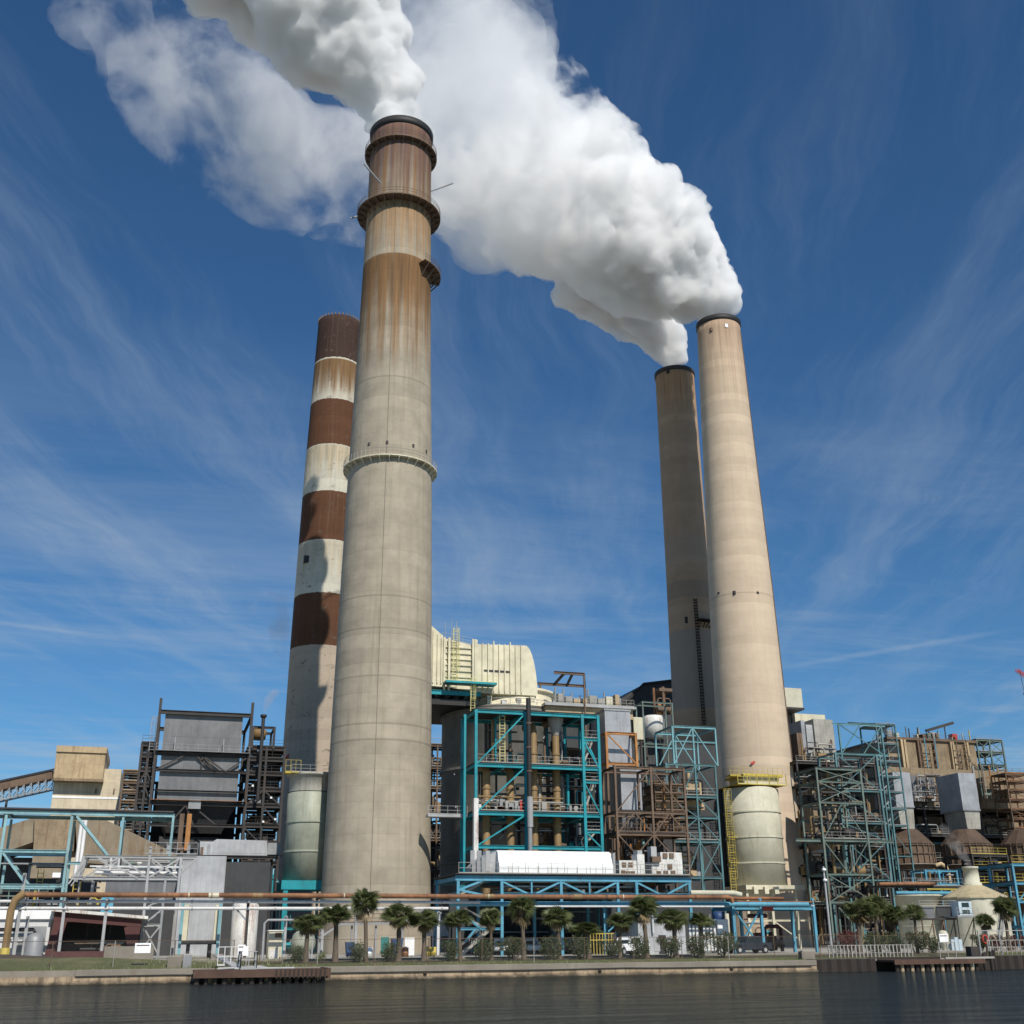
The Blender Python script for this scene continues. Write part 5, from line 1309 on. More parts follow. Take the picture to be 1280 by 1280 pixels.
    clutter(t, xx(1138, 990, Y-4), xx(1180, 990, Y-4), Y-4, Y-2, zz(1002, 1160, Y-3), zz(966, 1160, Y-3), 26, 15, ('lightgrey', 'grey', 'brownsteel', 'rail'), .6)
    clutter(t, xx(1222, 990, Y-6), xx(1262, 990, Y-6), Y-6, Y-4, zz(1000, 1240, Y-3), zz(960, 1240, Y-3), 20, 16, ('brownsteel', 'orangesteel', 'greenteal', 'browncl', 'rail'), .7)
    # brick-red stair well
    Y = 225
    xs = [xx(1262, 1000, Y), xx(1290, 1000, Y)]
    zs = [YARD]+[zz(p, 1270, Y) for p in (1050, 1036, 1024, 1012, 1000, 988, 977, 968)]
    frame('scaffold', 'rust red scaffold tower at the right edge of the picture', 'scaffold', xs, [Y, Y+5], zs, 'brownsteel', .3, .3, floors=range(1, 9), slab='rustpipe', rails=range(1, 9), railmat='rustpipe', braces=[(0, j, '/\\'[j % 2]) for j in range(1, 8)])
right_side()

def precipitators():
    """three domed collectors with duct risers"""
    Y = 216
    data = ((1135, 1118, 1143, 965, 1008, 'left', 'grey duct riser standing on the leftmost brown domed collector', 'leftmost brown domed collector behind the white tank'),
            (1208, 1200, 1224.5, 966, 1012, 'mid', 'broad grey duct riser with a dark left face on the middle domed collector', 'middle brown domed collector left of the domed cream tank'),
            (1282, None, None, 0, 0, 'right', '', 'brown domed collector cut by the right edge of the picture'))
    for cxp, dl, dr, pt, pm, side, dlab, lab in data:
        cx = xx(cxp, 1060, Y+6); r = 5.3
        z1 = zz(1056, cxp, Y+6); z2 = zz(1038, cxp, Y+6); z0 = zz(1082, cxp, Y+6); zb = zz(1112, cxp, Y+6)
        t = thing('domed_collector', lab, 'collector', (cx, Y+6, YARD), 'brown domed collectors')
        MB().lathe(cx, Y+6, [(2.7, zb-8), (3.6, zb), (4.3, z0-2.5), (4.4, z0-.8), (r, z0), (r, z1)], 10 if False else 24, smooth=False).build('shell', 'brownvessel', t)
        MB().lathe(cx, Y+6, [(r+.25, z1-.1), (r+.25, z1+.05), (2.6, z2), (2.4, z2+.1)], 12, smooth=False).build('roof', 'umber', t)
        m = MB()
        for k in range(24):
            a = 2*pi*k/24; m.beam((cx+(r+.2)*cos(a), Y+6+(r+.2)*sin(a), z0), (cx+(r+.2)*cos(a), Y+6+(r+.2)*sin(a), z1), .16)
        for z in (z0, z0+(z1-z0)*.5, z1-.4): m.lathe(cx, Y+6, [(r+.15, z), (r+.32, z), (r+.32, z+.15), (r+.15, z+.15)], 24, smooth=False)
        m.build('cage', 'brownsteel', t)
        ring = MB().lathe(cx, Y+6, [(r-.2, z0-1.2), (r+1.1, z0-1.2), (r+1.1, z0-1.05), (r-.2, z0-1.05)], 24, smooth=False); ring.build('walkway', 'darksteel', t)
        m = MB(); m.tube([(cx+(r+1)*cos(2*pi*k/24), Y+6+(r+1)*sin(2*pi*k/24), z0) for k in range(25)], .06, 4); m.build('railing', 'rail', t)
        for sx in (-1, 1): member(t, 'leg', (cx+sx*3.6, Y+2.5, YARD), (cx+sx*3.6, Y+2.5, z0-1.2), .6, .6, 'darksteel', 'H')
        xp = cx+r*.75
        MB().tube([(xp-1.6, Y+.5, z0-.3), (xp-.3, Y+.2, z0+.1), (xp+.7, Y, z0-.6), (xp+1, Y-.1, z0-2), (xp+1.1, Y-.1, z0-6)], .42, 12).build('elbow_pipe', 'tancl', t)
        if dl:
            x0, x1 = xx(dl, 985, Y+3), xx(dr-3.5, 985, Y+3); za, zm = zz(pt, dl, Y+3), zz(pm, dl, Y+3)
            d = thing('duct_riser', dlab, 'duct', (x0, Y+3, z2))
            MB().box(x0, x1, Y+3, Y+11, zm, za).build('head', 'duct', d)
            MB().hull8((x0+.9, x1-.1, Y+3.6, Y+10, z2+.1), (x0+.4, x1-.05, Y+3.2, Y+10.5, zm-.01)).build('lower_casing', 'ductrust', d)
            MB().box(x0+1.9, x0+2.9, Y+3.8, Y+4.2, z2+2.2, z2+3.4).build('hatch', 'white', d)
            MB().box(x0-.1, x1+.1, Y+2.9, Y+11.1, zm-.15, zm+.1).build('flange', 'grey', d)
precipitators()

def tank_row():
    # wide cream tank
    Y = 165; cx = xx(1151, 1150, Y); r = 3.5
    z1 = zz(1120, 1150, Y-r); 
    t = thing('round_tank', 'open cream round tank behind the small palm at right', 'tank', (cx, Y, YARD))
    MB().lathe(cx, Y, [(r, YARD), (r, z1), (r+.15, z1+.01), (r+.15, z1+.25), (r-.3, z1+.25), (r-.3, z1-1)], 48).build('shell', 'silo', t)
    for z in (YARD+3.2, z1-1.6): MB().lathe(cx, Y, [(r, z), (r+.08, z+.02), (r+.08, z+.12), (r, z+.14)], 48, smooth=False).build('ring', 'silo', t)
    # domed tank with neck
    Y = 158; cx = xx(1222, 1150, Y); r = 4.75
    zc = zz(1122, 1215, Y-r*.6); zn = zz(1108, 1215, Y); zt = zz(1083.5, 1213, Y)
    t = thing('domed_tank', 'cream domed tank with a thick round neck at the right', 'tank', (cx, Y, YARD))
    MB().lathe(cx, Y, [(r, YARD), (r, zc)], 56).build('shell', 'silo', t)
    MB().lathe(cx, Y, [(r+.3, zc-.1), (r+.3, zc+.12), (r*.75, zc+(zn-zc)*.5), (r*.42, zn-.1), (1.2, zn+.25)], 16, smooth=False).build('roof', 'dome', t)
    MB().lathe(cx, Y, [(1.45, zn), (1.45, zn+.5), (1.2, zn+.5), (1.15, zt-.3), (1.25, zt-.3), (1.25, zt), (1.0, zt), (1.0, zt-1)], 32).build('neck', 'silo', t)
    # stair platform and pale cabin in front
    Yp = 146; 
    t = thing('control_cabin', 'pale blue control cabin with two windows on a braced stand, before the domed tank', 'cabin', (xx(1204, 1150, Yp), Yp, YARD))
    a, b = xx(1199.5, 1140, Yp), xx(1215.5, 1140, Yp); z0, z1 = zz(1145, 1207, Yp), zz(1127, 1207, Yp)
    M['paleblue'] = paint('pale_blue_cabin', (.50, .60, .66), .5, amt=.15)
    MB().box(a, b, Yp, Yp+2.4, z0, z1).build('body', 'paleblue', t)
    for dz in ((.62, .93), (.16, .42)): 
        w = MB().box(a+.5, b-.45, Yp-.04, Yp+.02, z0+(z1-z0)*dz[0], z0+(z1-z0)*dz[1]).build('window', 'glass', t)
    zd = z0-.02; MB().box(a-1.0, b+.4, Yp-.8, Yp+2.6, zd-.2, zd).build('deck', 'grey', t)
    railing(t, (a-1, Yp-.75, zd), (b+.4, Yp-.75, zd), 'rail', 1.1, .8)
    for p, q in (((a-.6, YARD), (a-.6, zd-.2)), ((b, YARD), (b, zd-.2)), ((a-.6, YARD), (b, zd-.3)), ((a+1.2, YARD), (b+.1, zd-.3))): member(t, 'leg', (p[0], Yp, p[1]), (q[0], Yp, q[1]), .14, .14, 'darksteel')
    stairs(t, (xx(1243, 1150, Yp+3), Yp+3, YARD), (xx(1256, 1130, Yp+3), Yp+3, zz(1125, 1250, Yp+3)), .8, 'grey')
    # dark grey plate screens left of it
    Yq = 148; a, b = xx(1152, 1140, Yq), xx(1192, 1140, Yq)
    t = thing('screen_platform', 'raised platform with dark grey plate screens between the two cream tanks', 'platform', (a, Yq, YARD))
    z0, z1 = zz(1147, 1170, Yq), zz(1133, 1170, Yq)
    MB().box(a, a+2.2, Yq, Yq+.1, z0, z1).build('screen', 'panel', t); MB().box(a+2.4, b, Yq-.2, Yq-.1, z0+.2, z1+.1).build('screen', 'darkclad', t)
    MB().box(a-.4, b+.3, Yq, Yq+2.5, z0-.3, z0-.05).build('deck', 'darksteel', t)
    for i in range(4):
        x = a+(b-a)*i/3; member(t, 'leg', (x, Yq+.2, YARD), (x, Yq+.2, z0-.3), .2, .2, 'brownsteel')
        if i < 3: member(t, 'brace', (x, Yq+.1, YARD+.2), (x+(b-a)/3, Yq+.1, z0-.4), .12, .12, 'brownsteel')
    railing(t, (a-.4, Yq-.35, z1), (b+.3, Yq-.35, z1), 'rail', .8)
    # small gas bottle tank + cabinet
    Y = 128; x = xx(1179, 1170, Y); t = thing('capsule_tank', 'little cream capsule tank before the screen platform', 'tank', (x, Y, YARD))
    MB().lathe(x, Y, [(.3, YARD), (.42, YARD+.6), (.65, YARD+.9), (.65, YARD+1.9), (.4, YARD+2.3), (.01, YARD+2.4)], 20).build('body', 'silo', t)
    x = xx(1188, 1170, Y); t = thing('meter_cabinet', 'pale blue meter cabinets beside the little capsule tank', 'cabinet', (x, Y, YARD))
    for i in range(3): MB().box(x+i*.55, x+i*.55+.5, Y, Y+.5, YARD, YARD+1.3+.25*(i % 2)).build('cabinet_box', 'paleblue', t)
    # blue portal and pipe deck over the tanks
    Y = 178; xs = [xx(1158, 1100, Y), xx(1174.5, 1100, Y), xx(1197, 1100, Y)]
    t = frame('pipe_portal', 'sky blue pipe portal above the open cream tank', 'steel frame', xs, [Y, Y+4], [YARD, zz(1105, 1170, Y), zz(1088.5, 1170, Y)], 'skyblue', .4, .4)
    Y = 170; a, b = xx(1098, 1110, Y), xx(1205, 1110, Y); z = zz(1107, 1150, Y)
    t = thing('pipe_deck', 'long dark pipe deck running above the open cream tank', 'pipe rack', (a, Y, YARD))
    MB().box(a, b, Y, Y+3, z-.3, z).build('deck', 'darksteel', t); railing(t, (a+5, Y, z), (b, Y, z), 'rail', 1.2, 1.5)
    MB().tube([(a, Y-.3, z+.2), (b-6, Y-.3, z+.3)], .28, 10).build('pipe', 'rustpipe', t); MB().tube([(a+3, Y-.3, z-1.2), (b, Y-.3, z-1.2)], .3, 10).build('pipe', 'skyblue', t)
    MB().tube([(a+9, Y-.5, z-.6), (b, Y-.5, z-.6)], .14, 8).build('pipe', 'yellow', t)
    for i in range(5): member(t, 'column', (a+(b-a)*i/4, Y+1, YARD), (a+(b-a)*i/4, Y+1, z-.3), .35, .35, 'darksteel', 'H')
    clutter(t, a+1, b-1, Y+.5, Y+2.5, z-2, z+2.4, 30, 88, ('brownsteel', 'grey', 'ochre', 'yellow', 'rustwhite', 'darksteel'), .5)
    # blue frames at the far right with yellow rails
    Y = 168; xs = [xx(1268, 1100, Y), xx(1290, 1100, Y)]
    t = frame('braced_frame', 'sky blue braced frame with yellow railings cut by the right edge', 'steel frame', xs, [Y, Y+6, Y+14], [YARD, zz(1158, 1270, Y), zz(1127, 1270, Y), zz(1104, 1270, Y), zz(1081, 1270, Y)], 'skyblue', .5, .5,
              braces=[(0, 1, 'A'), (0, 2, '/'), (0, 0, '/')], floors=(2, 3, 4), rails=(2, 3, 4), railmat='yellow')
    Y = 186; xs = [xx(p, 1090, Y) for p in (1218, 1240, 1262)]
    t = frame('yellow_walkways', 'dark walkways with yellow railings behind the domed tank neck', 'steel frame', xs, [Y, Y+8], [YARD, zz(1128, 1240, Y), zz(1106, 1240, Y), zz(1087, 1240, Y), zz(1070, 1240, Y)], 'darksteel', .4, .4, floors=(1, 2, 3, 4), rails=(1, 2, 3, 4), railmat='yellow', clut=14, seed=3, clmats=('darksteel', 'brownsteel', 'yellow', 'skyblue', 'rustwhite', 'grey'))
    clutter(t, xs[0], xs[2], Y-.5, Y+.5, zz(1128, 1240, Y), zz(1106, 1240, Y), 12, 4, ('yellow', 'brownsteel', 'rustwhite'), .5)
    # crane jib coming in from the right
    Yc = 240; p, q = P(1272, 838, Yc), P(1330, 880, Yc)
    t = thing('crane', 'red tipped crane jib and hook line at the right edge', 'crane', (q.x+6, Yc, YARD))
    m = MB()
    for o in ((0, 0), (.9, 0), (0, .9), (.9, .9)): m.beam(p+Vector((0, o[0], o[1]*.5)), q+Vector((0, o[0], o[1])), .14)
    m.build('jib', 'red', t)
    m = MB(); n = 14
    for i in range(n):
        a_, b_ = p.lerp(q, i/n), p.lerp(q, (i+1)/n); m.beam(a_, b_+Vector((0, 0, .9)), .1); m.beam(b_+Vector((0, 0, .9)), b_, .1)
    m.build('lacing', 'red', t)
    MB().tube([q, (q.x+6, Yc, YARD)], .5, 8).build('mast', 'red', t)
    h = p+Vector((1.0, 0, -6)); MB().beam(p+Vector((.6, 0, 0)), h, .09).build('hoist_line', 'darksteel', t)
    MB().lathe(h.x, h.y, [(.01, h.z-.6), (.35, h.z-.4), (.35, h.z+.2), (.01, h.z+.5)], 10).build('hook_block', 'lightgrey', t)
    MB().beam(h, (h.x+1.4, h.y, h.z-8), .06).build('sling', 'darksteel', t)
tank_row()

def backdrops():
    Y = 278
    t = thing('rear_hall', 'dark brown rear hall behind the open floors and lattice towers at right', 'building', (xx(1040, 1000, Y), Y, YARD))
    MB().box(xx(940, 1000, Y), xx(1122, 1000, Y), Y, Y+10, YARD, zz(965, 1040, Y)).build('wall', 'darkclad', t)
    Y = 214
    t = thing('dark_backdrop', 'dark backdrop wall added to darken the gaps right of the teal tower', 'building', (xx(740, 1000, Y), Y, YARD))
    MB().box(xx(700, 1000, Y), xx(838, 1000, Y), Y, Y+14, YARD, zz(925, 770, Y)).build('wall', 'darkclad', t)  # added dark backdrop, so gaps in the steelwork look dark instead of sky
    clutter(t, xx(700, 1000, Y-6), xx(770, 1000, Y-6), Y-8, Y-1, YARD, zz(935, 760, Y), 16, 64, ('darksteel', 'blacksteel', 'grey', 'brownsteel'), 1.2)
    Y = 228
    frame('open_stair', 'rusty open floors glimpsed between the grey chimney and the dark vessel', 'steel frame', [xx(528, 1000, Y), xx(546, 1000, Y), xx(562, 1000, Y)], [Y, Y+5], [YARD]+[zz(p, 545, Y) for p in (1090, 1050, 1018, 985, 960, 932)], 'brownsteel', .4, .45,
          floors=range(1, 7), slab='darksteel', rails=range(1, 7), clut=9, seed=41, clmats=('darksteel', 'brownsteel', 'ochre', 'tancl'), braces=[(0, 0, 'X'), (1, 1, '/'), (0, 2, '\\')])
    t = thing('rear_shed', 'dark low rear shed between the grey chimney and the dark vessel', 'building', (xx(545, 1050, 236), 236, YARD)); MB().box(xx(520, 1050, 236), xx(575, 1050, 236), 236, 240, YARD, zz(1030, 545, 236)).build('wall', 'darkclad', t)
backdrops()

# ------------------------------------------------------------------ left side
def left_side():
    # coal tripper house and conveyor
    Y = 232
    T = lambda px, py, y=Y: (xx(px, py, y), zz(py, px, y))
    t = thing('transfer_house', 'tan boxy transfer house on a paler lower block at the far left', 'building', (xx(100, 990, Y), Y, YARD))
    a, b = T(66, 990)[0], T(149, 990)[0]
    zt = T(110, 976)[1]
    MB().box(a, b, Y, Y+16, YARD, zt).build('lower_block', 'paletan', t)
    MB().box(T(128, 970)[0], b-.02, Y+.3, Y+15, zt+.002, T(140, 961)[1]).build('side_block', 'paletan', t)
    z0, z1 = T(100, 975)[1], T(100, 937)[1]
    MB().box(T(70, 955)[0], T(131.5, 955)[0], Y-2.2, Y+15, z0, z1).build('upper_block', 'tancl', t)
    MB().box(T(69.5, 955)[0], T(132.5, 955)[0], Y-2.5, Y+15.2, z1-.9, z1+.25).build('roof', 'tancl', t)
    MB().box(T(69.5, 955)[0], T(132, 955)[0], Y-2.35, Y+15, z0-.5, z0-.01).build('sill', 'browncl', t)
    MB().box(a-.01, b+.02, Y-.08, Y-.003, T(100, 998)[1], T(100, 995.5)[1]).build('white_band', 'white', t)
    for px in (120, 143): MB().box(T(px, 985)[0]-.1, T(px, 985)[0]+.1, Y-.3, Y-.01, T(px, 992)[1], T(px, 986)[1]).build('vent_pipe', 'brownsteel', t)
    # inclined conveyor
    c = thing('conveyor', 'dark inclined conveyor bridge rising to the tan transfer house', 'conveyor', (T(30, 985)[0], Y+2, YARD))
    p, q = P(68, 969, Y+3), P(-60, 997, Y+3)
    MB().beam(p, q, 3.2, 1.5).build('gallery', 'brownsteel', c)
    MB().beam(p+Vector((0, -1.8, .9)), q+Vector((0, -1.8, .9)), .2, .25).build('pipe', 'blacksteel', c)
    for dy in (-1.5, 1.5):
        m = MB(); h = 2.6; n = 14
        lo0, lo1 = p+Vector((0, dy, -h)), q+Vector((0, dy, -h)); u0, u1 = p+Vector((0, dy, -.7)), q+Vector((0, dy, -.7))
        m.beam(lo0, lo1, .22, .3)
        for i in range(n+1): m.beam(u0.lerp(u1, i/n), lo0.lerp(lo1, i/n), .16)
        for i in range(n): m.beam(u0.lerp(u1, i/n), lo0.lerp(lo1, (i+1)/n), .12)
        m.build('truss', 'grey', c)
    for f in (.45, 1.0):
        w = p.lerp(q, f); member(c, 'leg', (w.x, w.y, YARD), (w.x, w.y, w.z-2.7), .5, .5, 'darksteel', 'H')
    # dark stair stack right of it
    Y2 = 226; T2 = lambda px, py: T(px, py, Y2)
    frame('stair_tower', 'dark open stair tower between the tan transfer house and the grey boiler frame', 'steel tower', [T2(152, 990)[0], T2(174, 990)[0]], [Y2, Y2+8], [YARD]+[zz(p, 160, Y2) for p in (1040, 1015, 1003, 990, 978, 965)], 'brownsteel', .4, .5,
          floors=range(1, 7), slab='ochre', rails=range(1, 7), clut=9, seed=4, clmats=('darksteel', 'blacksteel', 'ochre', 'brownsteel'), braces=[(0, 2, '/'), (0, 4, '\\')])
    # boiler frame with grey panels 
    Y = 200; T = lambda px, py: (xx(px, py, Y), zz(py, px, Y))
    t = thing('hung_boiler', 'tall dark boiler frame with a hung grey panelled casing at left', 'boiler', (T(250, 1000)[0], Y, YARD))
    L, R_ = T(184, 1040)[0], T(304, 1040)[0]
    pl, pr = T(200, 960)[0], T(299, 960)[0]
    zs = [zz(p, 250, Y) for p in (1032, 1007, 964, 944, 894)]
    MB().box(pl, pr, Y+.5, Y+16, zs[1], zs[4]+.7).build('casing', 'panel', t)
    MB().hull8((pl+2.0, pr-2.0, Y+3, Y+12, zs[0]-1), (pl+.2, pr-.2, Y+.7, Y+15.8, zs[1]-.01)).build('hopper', 'darkclad', t)
    MB().box(pl+1, pr-2.5, Y+4, Y+14, YARD, zs[0]-1.5).build('lower_casing', 'darkclad', t)
    for x in (L, R_):
        for y in (Y, Y+17): member(t, 'column', (x, y, YARD), (x, y, zs[4]+(2.6 if y == Y else 0)), .6, .6, 'darksteel', 'H')
    for z, h in ((zs[4]+.3, .9), (zs[3], .6), (zs[2], .6), (zs[1]+.2, .7), (zs[0], .7), (zz(989, 250, Y), .3)):
        for y in (Y, Y+17): member(t, 'beam', (L, y, z), (R_, y, z), .6, h, 'darksteel', 'H')
        for x in (L, R_): member(t, 'cross_beam', (x, Y, z), (x, Y+17, z), .5, h*.9, 'darksteel', 'H')
    xm = (L+R_)/2
    for p, q in (((L+.3, zs[2]), (L+5, zs[3])), ((L+6.5, zs[3]), (L+10, zs[2])), ((L+10, zs[2]), (xm, zs[3])), ((xm, zs[3]), (xm+4, zs[2])), ((xm+4, zs[2]), (xm+7.6, zs[3])), ((xm, zs[2]), (xm, zs[3])),
                 ((xm-2, zs[1]), (xm-4.5, zs[0])), ((xm-2, zs[1]), (xm-.5, zs[0])), ((xm-1, zs[1]), (xm+3, zs[1]-3))): member(t, 'brace', (p[0], Y-.05, p[1]), (q[0], Y-.05, q[1]), .32, .32, 'darksteel')
    MB().box(L+.4, R_-.4, Y+18, Y+18.5, YARD, zs[2]).build('dark_backing', 'darkclad', t)  # dark sheet added so the opening below the hopper looks shaded
    railing(t, (L, Y-.5, zs[3]+.5), (R_, Y-.5, zs[3]+.5), 'grey', 1.2)
    MB().box(L, R_, Y-.9, Y+1.4, zs[3]+.42, zs[3]+.5).build('walkway', 'blacksteel', t)
    MB().box(L, R_, Y-.9, Y+1.4, zs[1]+.7, zs[1]+.78).build('walkway', 'rustpipe', t)
    for px in (205,): ladder(t, T(200, 930)[0]-1.3, Y+.8, zs[3]+.5, zs[4]-.4, 'grey', .8)
    for x in (xm-.6,): MB().box(x-1, x+1, Y-.6, Y+.3, zs[1]-.6, zs[1]+.9).build('gusset_box', 'grey', t)
    for px in (218, 279): x = T(px, 935)[0]; MB().beam((x, Y-.4, zs[3]+.5), (x, Y-.4, zs[3]+2.8), .14).build('lamp_post', 'lightgrey', t)
    # left and right wings
    def wing(lab, a, b, pys, seed, y0=Y+2, y1=Y+12, kk=26):
        return frame('boiler_wing', lab, 'steel frame', [xx(a, 1000, y0), xx((a+b)/2, 1000, y0), xx(b, 1000, y0)], [y0, y1], [YARD]+[zz(p, (a+b)/2, y0) for p in pys], 'darksteel', .5, .6,
                     floors=range(1, len(pys)+1), slab='blacksteel', rails=range(1, len(pys)+1), railmat='darksteel', clut=kk, seed=seed, clmats=('darksteel', 'blacksteel', 'grey', 'darkclad', 'brownsteel'),
                     braces=[(0, 2, '\\'), (1, 3, '\\'), (1, 4, '\\'), (0, 4, '/')])
    wing('dark left wing of floors beside the grey panelled boiler casing', 170, 188, (1060, 1035, 1003, 982, 963, 945, 931), 61)
    wing('dark right wing of floors between the grey boiler casing and the banded chimney', 306, 352, (1080, 1055, 1033, 1008, 988, 968, 950, 936), 62, kk=34)
    y = Y+2; a, b = xx(315, 930, y), xx(342, 930, y); zt = zz(909.5, 330, y); z0 = zz(936, 330, y)
    f = frame('roof_portal', 'small black portal frame on top of the dark right wing', 'steel frame', [a, b], [y, y+6], [z0, zt], 'darksteel', .5, .5, braces=[])
    MB().lathe((a+b)/2-.6, y+3, [(.01, z0+2), (1.2, z0+2.05), (1.4, z0+3.6), (.5, z0+4.2)], 20).build('vent_drum', 'ochre', f)
    x = xx(329.5, 895, y-2.2); t = thing('exhaust_pipe', 'thin dark exhaust pipe rising above the right wing', 'pipe', (x, y-2.2, YARD))
    MB().tube([(x, y-2.2, zz(1000, 325, y-2.2)), (x, y-2.2, zz(895, 329, y-2.2))], .3, 10).build('pipe', 'darksteel', t); MB().lathe(x, y-2.2, [(.3, zz(898, 329, y-2.2)), (.55, zz(896, 329, y-2.2)), (.55, zz(893.5, 329, y-2.2)), (.3, zz(893.4, 329, y-2.2))], 12).build('cap', 'blacksteel', t)
    # lamps of the wing are unlit white bulkheads
    m = [(323, 938), (322, 957), (321, 975), (316, 982), (321, 995), (339, 997), (329, 1027), (344, 1024)]
    for px, py in m:
        p = P(px, py, Y-.2+1.5); MB().box(p.x-.16, p.x+.16, p.y, p.y+.3, p.z-.16, p.z+.16).build('bulkhead_lamp', 'white', f)
    # brown vertical duct before the boiler
    Y3 = 188; x = xx(231, 1030, Y3); t = thing('rust_trunking', 'pair of rusty vertical trunking pipes before the dark hopper', 'pipe', (x, Y3, YARD))
    for dx in (-.5, .6): MB().box(x+dx-.35, x+dx+.35, Y3, Y3+.8, zz(1063, 230, Y3), zz(1017, 230, Y3)).build('trunk', 'orangesteel' if dx > 0 else 'brownsteel', t)
    # pale flat duct box
    Y4 = 186; T4 = lambda px, py: (xx(px, py, Y4), zz(py, px, Y4))
    t = thing('flat_duct', 'long pale grey flat duct running to the banded chimney', 'duct', (T4(250, 1060)[0], Y4, T4(250, 1070)[1]))
    z1, z2, z3 = T4(290, 1069)[1], T4(265, 1052)[1], T4(300, 1051)[1]
    MB().prism([(T4(250, 1068)[0], z1), (T4(250, 1052)[0], z2), (T4(266, 1052)[0], z2), (T4(271, 1050)[0], z3+.2), (T4(334, 1052)[0], z3+.1), (T4(334, 1068)[0], z1)], Y4, Y4+6).build('casing', 'panel2', t)
    MB().box(T4(335, 1052)[0], T4(352, 1052)[0], Y4+.2, Y4+6, z1+.2, z3-.2).build('end_box', 'grey', t)
    member(t, 'beam', (T4(244, 1070)[0], Y4-.3, z1-.35), (T4(347, 1070)[0], Y4-.3, z1-.35), .6, .6, 'darksteel', 'H')
    for px in (262, 300, 340): member(t, 'leg', (T4(px, 1100)[0], Y4+3, YARD), (T4(px, 1100)[0], Y4+3, z1-.02), .5, .5, 'darksteel', 'H')
    # tall grey sheet building + dark building
    Y5 = 172; T5 = lambda px, py: (xx(px, py, Y5), zz(py, px, Y5))
    t = thing('sheeted_building', 'grey sheeted building with a dark right half below the flat duct', 'building', (T5(260, 1130)[0], Y5, YARD))
    MB().box(T5(226, 1100)[0], T5(281, 1100)[0], Y5, Y5+12, YARD, T5(262, 1070)[1]).build('pale_wall', 'panel2', t)
    MB().box(T5(281, 1100)[0]+.02, T5(338, 1100)[0], Y5+1, Y5+12, YARD, T5(310, 1077)[1]).build('dark_wall', 'darkclad', t)
    MB().box(T5(338, 1100)[0]+.05, T5(341, 1100)[0], Y5+.7, Y5+1.2, YARD, T5(340, 1082)[1]).build('corner_post', 'blacksteel', t)
    MB().box(T5(100, 1150)[0], T5(226, 1150)[0]-.02, Y5+3, Y5+12, YARD, T5(160, 1128)[1]).build('low_wall', 'darkclad', t)
    MB().box(T5(130, 1100)[0], T5(226, 1100)[0]-.02, Y5+8, Y5+14, YARD, T5(160, 1072)[1]).build('rear_wall', 'panel', t)
    # rusty coal gallery
    Y6 = 196; T6 = lambda px, py: (xx(px, py, Y6), zz(py, px, Y6))
    t = thing('coal_gallery', 'big weathered sheeted gallery sloping down both ways behind the teal frame', 'building', (T6(100, 1060)[0], Y6, YARD))
    MB().prism([T6(94, 1021), T6(124, 1021), T6(222, 1068), T6(215, 1076), (T6(205, 1100)[0], T6(205, 1085)[1]), (T6(94, 1100)[0], T6(94, 1078)[1])], Y6, Y6+14).build('right_gallery', 'gallery', t)
    MB().prism([T6(44.5, 1021), T6(44.5, 1051), T6(-40, 1081), T6(-40, 1046)], Y6+.5, Y6+13).build('left_gallery', 'gallery', t)
    MB().prism([T6(44, 1021), T6(94.5, 1021), T6(92, 1064), T6(42, 1064)], Y6-.6, Y6+14.2).build('head_block', 'browncl', t)
    MB().box(T6(40, 1080)[0], T6(80, 1080)[0], Y6-.4, Y6+8, T6(60, 1098)[1], T6(60, 1064)[1]-.02).build('lower_block', 'gallery', t)
    MB().box(T6(41, 1100)[0]+1, T6(79, 1100)[0]-1, Y6+.4, Y6+7, YARD, T6(60, 1098)[1]-.02).build('base', 'darkclad', t)
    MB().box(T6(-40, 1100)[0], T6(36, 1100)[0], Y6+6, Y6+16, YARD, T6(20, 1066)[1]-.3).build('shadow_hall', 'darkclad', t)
    x = T6(66, 1093)[0]; MB().box(x, x+1.3, Y6-.5, Y6-.42, T6(66, 1097)[1], T6(66, 1091)[1]).build('sign_panel', 'white', t)
    Y7 = 190
    for i, px in enumerate((98, 103)):
        t = thing('white_downpipe', ('left of the two white downpipes on the gallery', 'right of the two white downpipes on the gallery')[i], 'pipe', (xx(px, 1060, Y7), Y7, YARD), 'white downpipes on the gallery')
        x = xx(px, 1060, Y7); MB().tube([(x, Y7, YARD), (x, Y7, zz(1024, px, Y7)), (x+.1, Y7+1, zz(1022, px, Y7))], .27, 12).build('pipe', 'whitepipe', t)
left_side()

